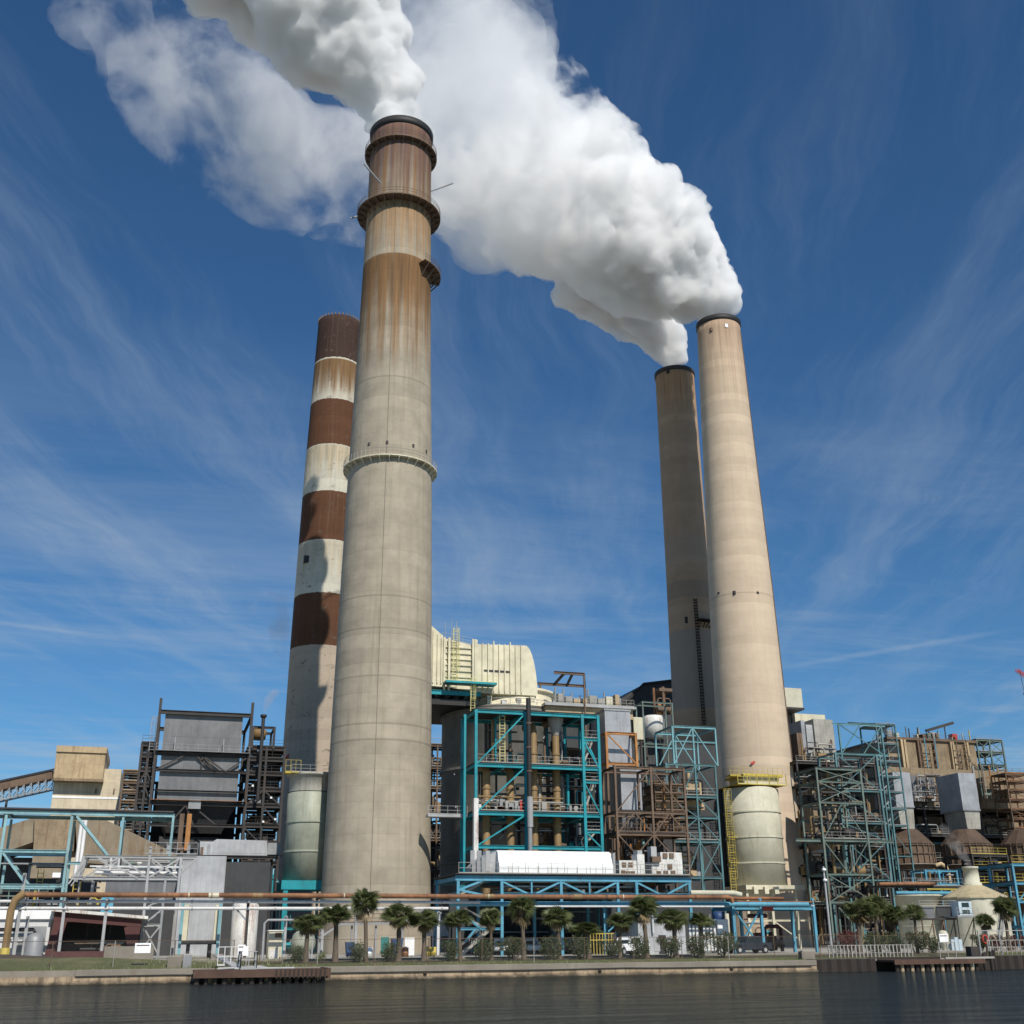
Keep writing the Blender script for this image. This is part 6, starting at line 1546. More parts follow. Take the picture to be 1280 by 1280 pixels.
def teal_bent():
    Y = 136; T = lambda px, py: (xx(px, py, Y), zz(py, px, Y))
    xs = [T(2, 1060)[0], T(85, 1060)[0]]; zt = T(100, 1017)[1]; z1 = T(40, 1064)[1]; z2 = T(40, 1107)[1]
    t = thing('teal_pipe_rack', 'pale teal two storey pipe rack frame at the far left', 'steel frame', (xs[0], Y, YARD))
    xe = T(214, 1050)[0]; x3 = T(151, 1050)[0]
    for y in (Y, Y+5):
        for x in xs+[xs[0]-13]: member(t, 'column', (x, y, YARD), (x, y, zt-.3), .34, .34, 'benteal', 'H')
        member(t, 'beam', (xs[0]-13, y, zt), (xe, y, zt), .36, .5, 'benteal', 'H')
        for z in (z1, z2): member(t, 'beam', (xs[0]-13, y, z), (xs[1], y, z), .4, .45, 'benteal', 'H')
        member(t, 'column', (x3, y, T(151, 1073)[1]), (x3, y, zt-.3), .32, .32, 'benteal', 'H'); member(t, 'column', (xe, y, T(210, 1074)[1]), (xe, y, zt), .32, .32, 'benteal', 'H')
        member(t, 'brace', (xs[1]+.5, y, zt-.3), (T(137, 1072)[0], y, T(137, 1072)[1]), .35, .35, 'benteal'); member(t, 'brace', (xs[0]+.2, y, z1-.2), (T(31, 1102)[0], y, z2+.3), .3, .3, 'benteal')
    member(t, 'beam', (xs[1], Y, T(95, 1079)[1]), (T(104, 1080)[0], Y, T(95, 1079)[1]), .3, .4, 'benteal', 'H')
    for x in xs+[x3, xe]: member(t, 'cross_beam', (x, Y, zt), (x, Y+5, zt), .35, .5, 'benteal', 'H')
    for i, dy in enumerate((1, 1.8, 2.6, 3.6)): MB().tube([(xs[0]-14, Y+dy, zt+.45), (xe, Y+dy, zt+.45)], .16+.04*(i % 2), 8).build('pipe', ('darksteel', 'yellow', 'grey', 'rustpipe')[i], t)
    MB().box(xs[0]-13, xe, Y-.3, Y+5.2, zt+.3, zt+.36).build('tray', 'blacksteel', t)
    clutter(t, xs[0]-5, xs[1]-.5, Y+1, Y+6, YARD, z2-.3, 26, 23, ('darksteel', 'grey', 'yellow', 'greenteal', 'blacksteel', 'lightgrey'), .6)
    clutter(t, xs[0]-5, xs[1]-.5, Y+3, Y+8, z2+.4, z1-.3, 7, 24, ('darksteel', 'grey', 'yellow', 'blacksteel'), .5)
    MB().box(xs[0]-13, xs[1]+3, Y+9, Y+10, YARD, z2+1.2).build('screen_wall', 'darkclad', t)
    railing(t, (T(0, 1118)[0], Y-.6, zz(1121, 30, Y)), (T(60, 1118)[0], Y-.6, zz(1121, 30, Y)), 'greenteal')
    # yellow ladder cages
    ladder(t, T(40, 1090)[0]+.3, Y+7, z2, T(36, 1083)[1], 'yellow', .6); ladder(t, T(85, 1100)[0]+.8, Y+2, z2-1, T(85, 1092)[1], 'yellow', .6)
    # grey truss structure
    Y = 131; T = lambda px, py: (xx(px, py, Y), zz(py, px, Y))
    g = thing('grey_truss', 'grey galvanised pipe truss between the teal rack and the sheeted building', 'steel frame', (T(170, 1130)[0], Y, YARD))
    a, b, c, d = T(104, 1100)[0], T(181, 1130)[0], T(221, 1130)[0], T(246, 1075)[0]
    zt, zb = T(170, 1071)[1], T(170, 1098)[1]
    for y in (Y, Y+4.5):
        member(g, 'chord', (a, y, zt), (d, y, zt), .3, .34, 'lightgrey', 'H'); member(g, 'chord', (a-1.2, y, zb), (c, y, zb), .36, .44, 'lightgrey', 'H')
        member(g, 'chord', (a+.5, y, zt-1.0), (c, y, zt-1.0), .2, .2, 'whitepipe')
        for x, z in ((b, T(181, 1058)[1]), (c, zt)): member(g, 'column', (x, y, YARD), (x, y, z), .34, .34, 'lightgrey', 'H')
        member(g, 'column', (a-.6, y, zb), (a-.2, y, zt), .4, .4, 'lightgrey', 'H')
        member(g, 'column', (c-1.4, y, YARD), (c-1.4, y, zb), .3, .3, 'grey', 'H')
        for p, q in (((a, zb), (a+3.4, zt)), ((a+3.4, zt), (b, zb)), ((b, zb), (c, zt)), ((b, zt), (c, zb)), ((c, zb+.5), (d, zt)), ((a+1, zt), (b-1, zb)), ((a-1.4, zb-.6), (a, zt-.4))): member(g, 'brace', (p[0], y-.03, p[1]), (q[0], y-.03, q[1]), .2, .2, 'lightgrey')
        zl, zm = T(200, 1156)[1], T(200, 1136)[1]
        for z in (zl, zm): member(g, 'beam', (b, y, z), (c-1.4, y, z), .25, .3, 'lightgrey', 'H')
        for p, q in (((b, zm), (c-1.4, T(200, 1122)[1])), ((b, zl), (c-1.4, zm)), ((b, zl), (c-1.4, YARD+.5)), ((c-1.4, zl), (b, YARD+.8))): member(g, 'brace', (p[0], y-.03, p[1]), (q[0], y-.03, q[1]), .18, .18, 'lightgrey')
    for x in (a, b, c): member(g, 'cross_beam', (x, Y, zt), (x, Y+4.5, zt), .3, .4, 'lightgrey', 'H')
    for i in range(3): MB().tube([(a+1, Y+1+i, zb+.6+i*.3), (c, Y+1+i, zb+.6+i*.3)], .2, 8).build('pipe', ('whitepipe', 'grey', 'lightgrey')[i], g)
    clutter(g, a, c, Y+1, Y+4, zb+.4, zt, 22, 81, ('lightgrey', 'grey', 'darksteel', 'whitepipe', 'greenteal'), .5)
    clutter(g, T(95, 1100)[0], T(125, 1100)[0], Y+1, Y+4, T(100, 1130)[1], zb, 12, 82, ('lightgrey', 'grey', 'darksteel', 'yellow'), .4)
    railing(g, (b-.5, Y-.2, zt+.3), (d, Y-.2, zt+.3), 'grey', 1.2, .9)
    for i in range(8): x = b+1+i*.7; MB().box(x, x+.3, Y, Y+.4, zt+.3, zt+1.1+(i % 3)*.3).build('valve', ('brownsteel', 'grey', 'darksteel')[i % 3], g)
    MB().box(T(125, 1140)[0], T(140, 1140)[0], Y+1, Y+1.2, T(130, 1142)[1], T(130, 1120)[1]).build('blue_sheet', 'skyblue', g)
teal_bent()

def left_ground():
    # maroon portal shed
    Y = 126; T = lambda px, py: (xx(px, py, Y), zz(py, px, Y))
    t = thing('open_shed', 'low maroon steel shed with a white lean-to roof, open and dark inside', 'shed', (T(120, 1180)[0], Y, YARD))
    a, b = T(63, 1180)[0], T(174, 1180)[0]; zl, zr = T(64, 1139)[1], T(174, 1149)[1]
    MB().prism([(a-.3, zl), (b+.6, zr), (b+.6, zr+.28), (a-.3, zl+.3)], Y-.5, Y+8).build('roof', 'rustwhite', t)
    MB().prism([(a, zl-.05), (b, zr-.05), (b, zr-.75), (a, zl-.85)], Y, Y+.3).build('rafter', 'maroon', t)
    MB().prism([(a-.5, YARD), (a+.5, YARD), (a+1.3, zl-.9), (a+.2, zl-.06)], Y+.02, Y+.32).build('post', 'maroon', t)
    MB().prism([(b-.8, YARD), (b-.2, YARD), (b, zr-.06), (b-1.6, zr-.8)], Y+.02, Y+.32).build('post', 'maroon', t)
    MB().box(a, b, Y+7.5, Y+7.9, YARD, zr-.1).build('back_wall', 'blacksteel', t)
    for f in (.35, .62): MB().box(a+(b-a)*f, a+(b-a)*f+.18, Y+5, Y+5.2, YARD, zr-.2).build('inner_post', 'darksteel', t)
    MB().box(a+1, b-1, Y+4.9, Y+5.1, YARD+1.9, YARD+2.05).build('inner_rail', 'darksteel', t)
    clutter(t, a+1.5, b-1.5, Y+1.5, Y+6, YARD, YARD+1.9, 18, 44, ('darksteel', 'brownsteel', 'grey', 'maroon', 'blacksteel'), .5)
    # white building at far left
    Y = 127; T = lambda px, py: (xx(px, py, Y), zz(py, px, Y))
    t = thing('white_store', 'white flat store building behind grey pipes at the far left', 'building', (T(30, 1180)[0], Y, YARD))
    a, b = T(-40, 1180)[0], T(60, 1180)[0]
    MB().box(a, b, Y, Y+7, YARD, T(30, 1137)[1]).build('wall', 'whitepipe', t)
    MB().box(a, b+.2, Y-.3, Y+7.2, T(30, 1149)[1], T(30, 1136)[1]+.1).build('fascia', 'white', t)
    MB().box(T(22, 1180)[0], T(56, 1180)[0], Y-.06, Y+.02, YARD+.4, T(30, 1158)[1]).build('door', 'grey', t)
    for i, py in enumerate((1162, 1169, 1176)):
        MB().tube([(T(-10, py)[0], Y-2, zz(py, 30, Y-2)), (T(44, py)[0], Y-2, zz(py, 30, Y-2)), (T(47, py)[0], Y-2, zz(py, 30, Y-2)-.3), (T(48, py)[0], Y-2, YARD)], .17, 8).build('pipe', 'darksteel' if i == 0 else 'grey', t)
    t = thing('grey_bollard_tank', 'dumpy grey dome topped tank left of the maroon shed', 'tank', (xx(43, 1180, 122.5), 122.5, YARD))
    MB().lathe(xx(43, 1180, 122.5), 122.5, [(.85, YARD), (.85, YARD+2.0), (.6, YARD+2.4), (.01, YARD+2.6)], 20).build('body', 'grey', t)
    # ochre elbow riser
    Y = 121.6; x0, x1 = xx(9, 1170, Y), xx(27, 1115, Y); z = zz(1116, 20, Y)
    t = thing('ochre_riser', 'ochre pipe bending down at the left end of the long rusty pipe', 'pipe', (x0, Y, YARD))
    MB().tube([(x0, Y, YARD), (x0, Y, z-1.6), (x0+.25, Y, z-.6), (x0+.9, Y, z-.08), (x1+.3, Y, z)], .34, 14).build('pipe', 'ochre', t)
    MB().lathe(x0, Y, [(.38, YARD), (.42, YARD+.1), (.42, YARD+1.2), (.35, YARD+1.25)], 14).build('sleeve', 'yellow', t)
    # grey container unit with teal posts
    Y = 127; T = lambda px, py: (xx(px, py, Y), zz(py, px, Y))
    t = thing('clad_unit', 'grey ribbed unit with cream corner posts between two teal columns', 'container', (T(252, 1180)[0], Y, YARD))
    a, b = T(236, 1150)[0], T(268, 1150)[0]; z0, z1 = T(250, 1176)[1], T(250, 1131)[1]
    MB().box(a, b, Y, Y+3, z0, z1).build('body', 'panel2', t)
    for x in (a-.55, b+.02): MB().box(x, x+.5, Y-.1, Y+3, z0, z1).build('corner_post', 'cream', t)
    MB().box(a-.5, b+.5, Y-.05, Y+3, z0-.35, z0-.01).build('skid', 'blacksteel', t); MB().box(a-.3, b+.3, Y-.3, Y+3.4, YARD, YARD+.12).build('plinth', 'seacap', t)
    for x in (a+.2, b-.2): MB().box(x-.15, x+.15, Y, Y+2.8, YARD+.12, z0-.35).build('foot', 'darksteel', t)
    for px in (227, 274):
        x = T(px, 1150)[0]; s = thing('teal_column', 'teal column %s of the grey ribbed unit' % ('left' if px == 227 else 'right'), 'column', (x, Y-.8, YARD), 'teal columns by the ribbed unit')
        member(s, 'shaft', (x, Y-.8, YARD+.3), (x, Y-.8, zz(1127, px, Y-.8)), .38, .38, 'paleteal', 'H'); MB().box(x-.6, x+.6, Y-1.4, Y-.2, YARD, YARD+.5).build('base', 'seacap', s)
    # white upright tank
    Y = 130; x = xx(306, 1150, Y)
    t = thing('white_upright_tank', 'cream white upright tank behind a grey post at left', 'tank', (x, Y, YARD))
    MB().lathe(x, Y, [(1.35, YARD+.1), (1.38, zz(1131, 306, Y-1)), (1.2, zz(1129, 306, Y-1)), (.01, zz(1128, 306, Y-1))], 32).build('body', 'rustwhite', t)
    # sheds and boxes near the silo base
    Y = 126; a, b = xx(336, 1175, Y), xx(353, 1175, Y)
    t = thing('valve_hut', 'small cream valve hut below the silo base', 'hut', (a, Y, YARD))
    MB().box(a, b, Y, Y+2, YARD, zz(1164, 345, Y)).build('body', 'cream', t); MB().box(a-.1, b+.1, Y-.1, Y+2.1, zz(1164, 345, Y)+.003, zz(1162.5, 345, Y)).build('roof', 'rustwhite', t)
    MB().box(a+.6, b-.1, Y-.04, Y+.05, zz(1172, 345, Y), zz(1166, 345, Y)).build('window', 'brownsteel', t); MB().box(a+.15, a+1.0, Y-.06, Y+.05, YARD, YARD+.9).build('door', 'rustwhite', t)
    Y = 134; z = YARD+1.5; a, b = xx(364, 1178, Y), xx(394, 1178, Y)
    t = thing('horizontal_tank', 'grey green horizontal tank lying behind the leftmost palm', 'tank', (a, Y, YARD))
    MB().tube([(a, Y, z), (a+.2, Y, z), (a+.6, Y, z), (b-.6, Y, z), (b-.2, Y, z), (b, Y, z)], [.3, .9, 1.25, 1.25, .9, .3], 24).build('body', 'silogreen', t)
    for x in (a+.8, b-.8): MB().box(x-.15, x+.15, Y-.9, Y+.9, YARD, z-.8).build('saddle', 'grey', t)
    # elevated pipe truss bridge across the foot of the grey chimney
    Y = 150; T = lambda px, py: (xx(px, py, Y), zz(py, px, Y))
    t = thing('truss_footbridge', 'low grey truss walkway crossing the foot of the grey chimney', 'footbridge', (T(450, 1155)[0], Y, YARD))
    pts = [T(398, 1172), T(424, 1155), T(503, 1153)]
    for p, q in zip(pts, pts[1:]):
        MB().beam((p[0], Y, p[1]), (q[0], Y, q[1]), 1.2, .35).build('deck', 'grey', t); railing(t, (p[0], Y-.6, p[1]+.1), (q[0], Y-.6, q[1]+.1), 'brownsteel', 1.0, 2.0, .1)
    MB().beam((pts[-1][0], Y, pts[-1][1]), (*[T(531, 1137)[0]], Y, T(531, 1137)[1]), .8, .3).build('stair', 'grey', t)
    MB().beam((pts[-1][0]+.5, Y, pts[-1][1]+.4), (*[T(531, 1140)[0]], Y, T(531, 1137)[1]+.5), .1, .1).build('stair_rail', 'lightgrey', t)
    for px in (400, 440, 470, 503): x, z = T(px, 1157); member(t, 'leg', (x, Y, YARD), (x, Y, z), .3, .3, 'grey', 'H')
    # canopy tent, board, bins, drums right of the chimney foot
    Y = 142; T = lambda px, py: (xx(px, py, Y), zz(py, px, Y))
    t = thing('canopy_tent', 'grey and white canopy tent beside the chimney foot', 'tent', (T(552, 1180)[0], Y, YARD))
    MB().prism([T(541, 1170), T(541, 1160), T(553, 1150.5), T(561, 1166), T(561, 1170)], Y, Y+4).build('cloth', 'panel2', t)
    for px in (541.5, 560.5): x = T(px, 1180)[0]; member(t, 'pole', (x, Y, YARD), (x, Y, T(px, 1166)[1]), .12, .12, 'lightgrey')
    for px in (540, 549): x = T(px, 1150)[0]; member(t, 'pole', (x, Y-.6, YARD), (x, Y-.6, T(px, 1143)[1]), .16, .16, 'whitepipe')
    Y = 132; a, b = xx(506, 1180, Y), xx(518, 1180, Y); t = thing('white_board', 'blank white board leaning by the chimney foot', 'board', (a, Y, YARD))
    MB().box(a, b, Y, Y+.12, YARD+.1, zz(1172, 512, Y)).build('panel', 'white', t)
    for x in (a+.2, b-.2): MB().box(x-.05, x+.05, Y+.13, Y+.5, YARD, YARD+1.2).build('leg', 'grey', t)
    def bin_(px, lab, s=1.0, Yb=128):
        x = xx(px, 1185, Yb); t = thing('waste_bin', lab, 'bin', (x, Yb, YARD), 'blue bins by the chimney foot')
        MB().hull8((x-.32*s, x+.32*s, Yb, Yb+.7*s, YARD+.1), (x-.42*s, x+.42*s, Yb-.1, Yb+.8*s, YARD+1.3*s)).build('body', 'bluebin', t)
        MB().box(x-.46*s, x+.46*s, Yb-.15, Yb+.85*s, YARD+1.31*s, YARD+1.4*s).build('lid', 'bluebin', t)
        for dx in (-.22, .22): MB().box(x+dx*s-.07, x+dx*s+.07, Yb+.1, Yb+.3, YARD, YARD+.098).build('foot', 'tyre', t)
    bin_(438, 'blue bin left of the teal chimney door', 1.1); bin_(497, 'larger blue bin right of the teal chimney door', 1.35)
    for px, c, lab in ((533, 'yellow', 'yellow drum left of the pair by the tent'), (542, 'yellow', 'yellow drum nearest the tent poles'), (506, 'rustpipe', 'orange drum beside the white board'), (461, 'white', 'white drum under the tallest palm')):
        Yd = 127; x = xx(px, 1185, Yd); t = thing('drum', lab, 'drum', (x, Yd, YARD), 'coloured drums')
        MB().lathe(x, Yd, [(.01, YARD), (.42, YARD+.02), (.42, YARD+.4), (.45, YARD+.43), (.42, YARD+.46), (.42, YARD+.95), (.01, YARD+1.0)], 18).build('body', c, t); MB().lathe(x+.1, Yd, [(.1, YARD+.99), (.1, YARD+1.06), (.01, YARD+1.06)], 8).build('cap', 'grey', t)
left_ground()

def main_rack():
    Y = 122; za = zz(1116, 27, Y); zb = zz(1123.5, 913, Y)
    t = thing('rusty_pipeline', 'long orange rusty pipeline crossing the whole plant front', 'pipeline', (xx(27, 1116, Y), Y, za))
    x0, x1 = xx(27, 1116, Y), xx(914, 1123, Y); z = (za+zb)/2
    MB().tube([(x0, Y, z), (x0+(x1-x0)*.3, Y, z+.02), (x0+(x1-x0)*.6, Y, z-.02), (x1-.3, Y, z), (x1, Y, z-.1), (x1+.15, Y, z-.6)], .235, 16).build('pipe', 'rustpipe', t)
    n = 34
    for i in range(1, n): x = x0+(x1-x0)*i/n; MB().lathe(0, 0, [(.01, 0)]*2, 3) if 0 else MB().tube([(x-.05, Y, z), (x+.05, Y, z)], .27, 16).build('coupling', 'rustpipe' if i % 7 else 'cream', t)
    for px in (267, 322, 611, 722): x = xx(px, 1120, Y); MB().tube([(x-.5, Y, z), (x+.5, Y, z)], .262, 16).build('repair_wrap', 'cream' if px == 267 else 'ochre', t)
    for k, (py, r, xa, xb, lab) in enumerate(((1128, .14, -60, 600, 'upper thin white pipe below the rusty pipeline'), (1136.5, .16, -60, 560, 'lower thin white pipe below the rusty pipeline'))):
        Yk = Y+.5; zk = zz(py-1+k*0, 180, Yk); t2 = thing('white_pipe', lab, 'pipe', (xx(xa, py, Yk), Yk, zk), 'thin white pipes')
        MB().tube([(xx(xa, py, Yk), Yk, zk), (xx(xb, py, Yk), Yk, zk)], r, 8).build('pipe', 'whitepipe', t2)
        for i in range(12): x = xx(xa+40+i*52, py, Yk); MB().tube([(x-.08, Yk, zk), (x+.08, Yk, zk)], r+.05, 8).build('collar', 'lightgrey', t2)
    # teal service main behind
    t2 = thing('blue_service_main', 'dark blue pipe and cable run directly under the rusty pipeline at centre', 'pipe', (xx(560, 1130, Y+1), Y+1, zz(1130, 700, Y+1)))
    MB().tube([(xx(562, 1130, Y+1), Y+1, zz(1130, 700, Y+1)), (xx(1010, 1130, Y+1), Y+1, zz(1130, 700, Y+1))], .26, 10).build('pipe', 'skyblue', t2)
    MB().tube([(xx(640, 1133, Y+.4), Y+.4, zz(1133, 700, Y+.4)), (xx(905, 1133, Y+.4), Y+.4, zz(1133, 700, Y+.4))], .10, 8).build('thin_pipe', 'whitepipe', t2)
    x = xx(893, 1119, Y+.9); MB().tube([(x-3, Y+.9, z+.5), (x+2.5, Y+.9, z+.5), (x+3.4, Y+.9, z+.3)], .28, 10).build('white_pipe', 'silo', t2)
    # posts
    spec = [(17.5, 1086, 'lightgrey', 'leaning looking pale grey pipe post at the far left'), (29, 1140, 'lightgrey', 'short pale grey pipe post beside the ochre riser'), (73.5, 1118, 'lightgrey', 'grey pipe post before the left edge of the maroon shed'),
            (127, 1118, 'lightgrey', 'grey pipe post before the right half of the maroon shed'), (307, 1121, 'darksteel', 'dark pipe post with a bracket arm in front of the white upright tank'),
            (356, 1140, 'lightgrey', 'grey pipe post right of the cream valve hut'), (403, 1140, 'lightgrey', 'grey pipe post between the first two palms'), (445, 1122, 'lightgrey', 'pipe post with a black upper half left of the tallest palm'), (549, 1135, 'whitepipe', 'slim white pipe post beside the canopy tent')]
    for px, pt, mt, lab in spec:
        x = xx(px, 1185, Y+.1); zt = zz(pt, px, Y+.1) if px > 18 else zz(1086, 30, Y)
        p = thing('pipe_post', lab, 'post', (x, Y+.7, YARD), 'posts under the rusty pipeline')
        member(p, 'shaft', (x, Y+.7, YARD), (x, Y+.7, zt-.35), .36, .36, mt, 'H')
        member(p, 'arm', (x, Y-.3, zt-.5), (x, Y+1.2, zt-.5), .25, .25, 'grey')
        MB().box(x-.4, x+.4, Y+.3, Y+1.1, YARD, YARD+.18).build('base', 'seacap', p)
        if px == 307: member(p, 'bracket', (x-.1, Y+.7, zt-2.2), (x-1.6, Y+.7, zt-.7), .2, .2, 'grey')
        if px == 445: member(p, 'wrap', (x, Y+.7, zz(1146, px, Y)), (x, Y+.7, zt-.36), .46, .46, 'blacksteel')
    # small pipe goalposts left of palms
    Yg = 119.5; a, b = xx(331, 1150, Yg), xx(415, 1150, Yg); z = zz(1150, 370, Yg)
    t2 = thing('pipe_loop', 'thin grey pipe loop standing like a goalpost behind the leftmost palm', 'pipe', (a, Yg, YARD))
    MB().tube([(a, Yg, YARD), (a, Yg, z-.3), (a+.3, Yg, z), (b, Yg, z)], .12, 8).build('pipe', 'lightgrey', t2)
    for px in (391,): x = xx(px, 1170, Yg); member(t2, 'leg', (x, Yg, YARD), (x, Yg, z), .14, .14, 'lightgrey')
    # tall thin lamp post right
    Yl = 125; x = xx(1038, 1170, Yl); t2 = thing('lamp_post', 'slim grey lamp post before the weathered green tower', 'lamp post', (x, Yl, YARD))
    MB().tube([(x, Yl, YARD), (x, Yl, zz(1083, 1032, Yl))], [.16, .1], 10).build('pole', 'lightgrey', t2)
    for dz in (.2, 1.4): MB().lathe(x, Yl-.1, [(.01, zz(1085, 1032, Yl)-dz-.2), (.25, zz(1085, 1032, Yl)-dz-.1), (.25, zz(1085, 1032, Yl)-dz+.1), (.01, zz(1085, 1032, Yl)-dz+.2)], 10).build('lamp_head', 'white', t2)
main_rack()

# ------------------------------------------------------------------ waterfront
def waterfront():
    # left dock
    Yd0, Yd1 = 95.2, 99.3
    a, b = xx(236, 1222, Yd0), xx(408, 1222, Yd0)
    t = thing('rusted_dock', 'rusted steel landing dock on dark piles against the seawall', 'dock', (a, Yd0, 0))
    MB().box(a+.4, b, Yd0, Yd1, .78, .98).build('deck', 'rustdock', t)
    MB().box(a+.3, b+.05, Yd0-.2, Yd0-.01, .45, 1.02).build('fender_beam', 'rustdock', t)
    MB().box(b+.06, b+.3, Yd0-.2, Yd1, .3, 1.05).build('end_beam', 'rustdock', t)
    rnd = random.Random(3)
    n = 15
    for i in range(n):
        x = a+.6+(b-a-.8)*i/(n-1); MB().tube([(x, Yd0+.3, -1), (x, Yd0+.3, .77)], .16 if i % 3 else .22, 8).build('pile', 'piling', t)
    for i in range(6): x = a+1.6+(b-a-3)*i/5; MB().lathe(x, Yd0+1.2, [(.3, -.5), (.36, .2), (.3, .5), (.01, .55)], 10).build('float_drum', 'seawall', t)
    MB().box(a+.6, b-.4, Yd0+2.2, Yd0+2.4, -.5, .77).build('back_piling', 'piling', t)
    for i in range(26): 
        x = a+(b-a)*.62+i*.34; 
        if x < b: MB().box(x, x+.12, Yd0-.26, Yd0-.2, .35, 1.0).build('tooth', 'piling', t)
    MB().tube([(a+2.2, Yd0+2.2, 1.05), (a+4, Yd0+2, 1.12), (a+5.4, Yd0+1.6, 1.18), (a+6, Yd0+2.4, 1.06)], .1, 8).build('pipe', 'lightgrey', t)
    MB().tube([(b-7, Yd0+1.2, 1.06), (b-2.4, Yd0+1.1, 1.06)], .09, 8).build('pipe', 'lightgrey', t)
    t2 = thing('gangway', 'pale railed gangway standing on the rusted dock', 'gangway', (xx(305, 1220, 96.5), 96.5, 1.0))
    gx0, gx1 = xx(300, 1215, 96.2), xx(320, 1215, 96.2)
    MB().box(gx0, gx1, 96, 98.8, 1.0, 1.1).build('deck', 'lightgrey', t2)
    for y in (96.05, 98.75): railing(t2, (gx0, y, 1.1), (gx1, y, 1.1), 'lightgrey', 1.2, .5, .06)
    for x in (gx0, gx1): railing(t2, (x, 96.05, 1.1), (x, 98.75, 1.1), 'lightgrey', 1.2, .7, .06)
    MB().beam((gx0-.2, 98, 1.2), (gx0-1.5, 101, 2.0), .8, .1).build('ramp', 'lightgrey', t2)
    railing(t2, (gx0-1.6, 99, 1.25), (gx0-.1, 99, 1.25), 'whitepipe', 1.4, .5, .06)
    MB().box(gx0+.1, gx0+.5, 96.02, 96.1, 2.0, 2.7).build('sign', 'white', t2)
    # sheet piling to the right
    x0 = xx(1018, 1200, 99.8)
    def sheet(lab, xa, xb, y, top, mt='piling'):
        t = thing('sheet_piling', lab, 'piling', (xa, y, 0), 'sheet piled bulkheads'); m = MB(); x = xa; vs = []; k = 0
        while x < xb:
            yo = (0, 0, -.28, -.28)[k % 4]; vs.append((x, y+yo)); x += .33 if k % 2 else .2; k += 1
        n = len(vs); pts = [(x_, y_, -1.5) for x_, y_ in vs]+[(x_, y_, top) for x_, y_ in vs]
        m.add(pts, [(i, i+1, n+i+1, n+i) for i in range(n-1)]); m.build('sheets', mt, t)
        MB().box(xa, xb, y+.02, y+1.4, top-.2, top+.0).build('cap', 'seacap', t); return t
    x1 = xx(1096, 1200, 99.8); x2 = xx(1212, 1200, 99.8)
    sheet('dark corrugated sheet piling just right of the concrete seawall', x0, x1, 99.8, 1.12)
    sheet('dark corrugated sheet piling at the far right beyond the timber dock', x2+.5, 330, 99.6, 1.25)
    MB_back = thing('bulkhead', 'dark recessed bulkhead behind the right timber dock', 'bulkhead', (x1, 101, 0))
    MB().box(x1, x2+.5, 100.6, 101.4, -1.5, 1.2).build('wall', 'piling', MB_back)
    t = thing('timber_dock', 'long low weathered dock on stubby piles at the right', 'dock', (x1, 97.6, 0))
    MB().box(x1+.3, x2-.2, 97.6, 100.5, .82, 1.0).build('deck', 'rustdock', t); MB().box(x1+.3, x2-.1, 97.4, 97.59, .6, 1.02).build('fender_beam', 'rustdock', t)
    for i in range(17): x = x1+.8+(x2-x1-1.6)*i/16; MB().tube([(x, 97.9, -1), (x, 97.9, .81)], .2, 8).build('pile', 'seawall' if i % 2 else 'piling', t)
    MB().box(x1+6, x1+11.5, 97.5, 97.7, 1.03, 1.2).build('kerb_rail', 'rail', t)
    railing(t, (x1+6, 98.3, 1.0), (x1+7.8, 98.3, 1.0), 'rail', 1.5, .9, .08)
    t = thing('dolphin_pile', 'dark timber pile cluster at the right end of the timber dock', 'mooring pile', (x2+.2, 97.8, 0))
    for dx, dy in ((0, 0), (.4, .2), (.8, 0), (1.4, .3)): MB().tube([(x2+dx, 97.6+dy, -1.2), (x2+dx+.05, 97.7+dy, 1.5+dx*.2)], .18, 8).build('pile', 'piling', t)
    MB().box(x2-.6, x2+.4, 98.6, 99.4, 1.25, 2.1).build('winch', 'darksteel', t)
    # white railing fences on right bank
    t = thing('bank_railing', 'low pale picket railing along the right bank', 'railing', (x0+4, 101.9, 1.2))
    a = xx(1036, 1190, 101.9); b = xx(1140, 1190, 101.9); n = 22
    for i in range(n+1): x = a+(b-a)*i/n; MB().beam((x, 101.9, 1.2), (x, 101.9, 2.35), .1).build('picket', 'rail', t)
    for z in (2.3, 1.6): MB().beam((a, 101.95, z), (b, 101.95, z), .05).build('rail', 'rail', t)
    t = thing('bank_railing', 'pale picket railing above the sheet piling at the far right', 'railing', (x2+3, 101.4, 1.3))
    a = xx(1236, 1190, 101.4); b = a+22
    for i in range(40): x = a+(b-a)*i/40; MB().beam((x, 101.4, 1.3), (x, 101.4, 2.7), .07).build('picket', 'rail', t)
    for z in (2.65, 2.0): MB().beam((a, 101.45, z), (b, 101.45, z), .06).build('rail', 'rail', t)
    t = thing('gate_posts', 'two taller grey gate posts with a red ring on the right bank', 'gate', (xx(1225, 1190, 102), 102, 1.3))
    for px in (1226, 1238, 1252): x = xx(px, 1190, 102); MB().tube([(x, 102, 1.3), (x, 102, 3.6)], .08, 8).build('post', 'lightgrey', t)
    MB().tube([(xx(1226, 1190, 102), 102, 3.55), (xx(1300, 1190, 102), 102, 3.55)], .04, 6).build('rail', 'lightgrey', t)
    c = P(1231, 1174, 101.95); MB().tube([(c.x+.3*cos(k*pi/6), 101.9, c.z+.38*sin(k*pi/6)) for k in range(13)], .08, 6).build('life_ring', 'red', t)
    # long fence
    Yf = 102.6
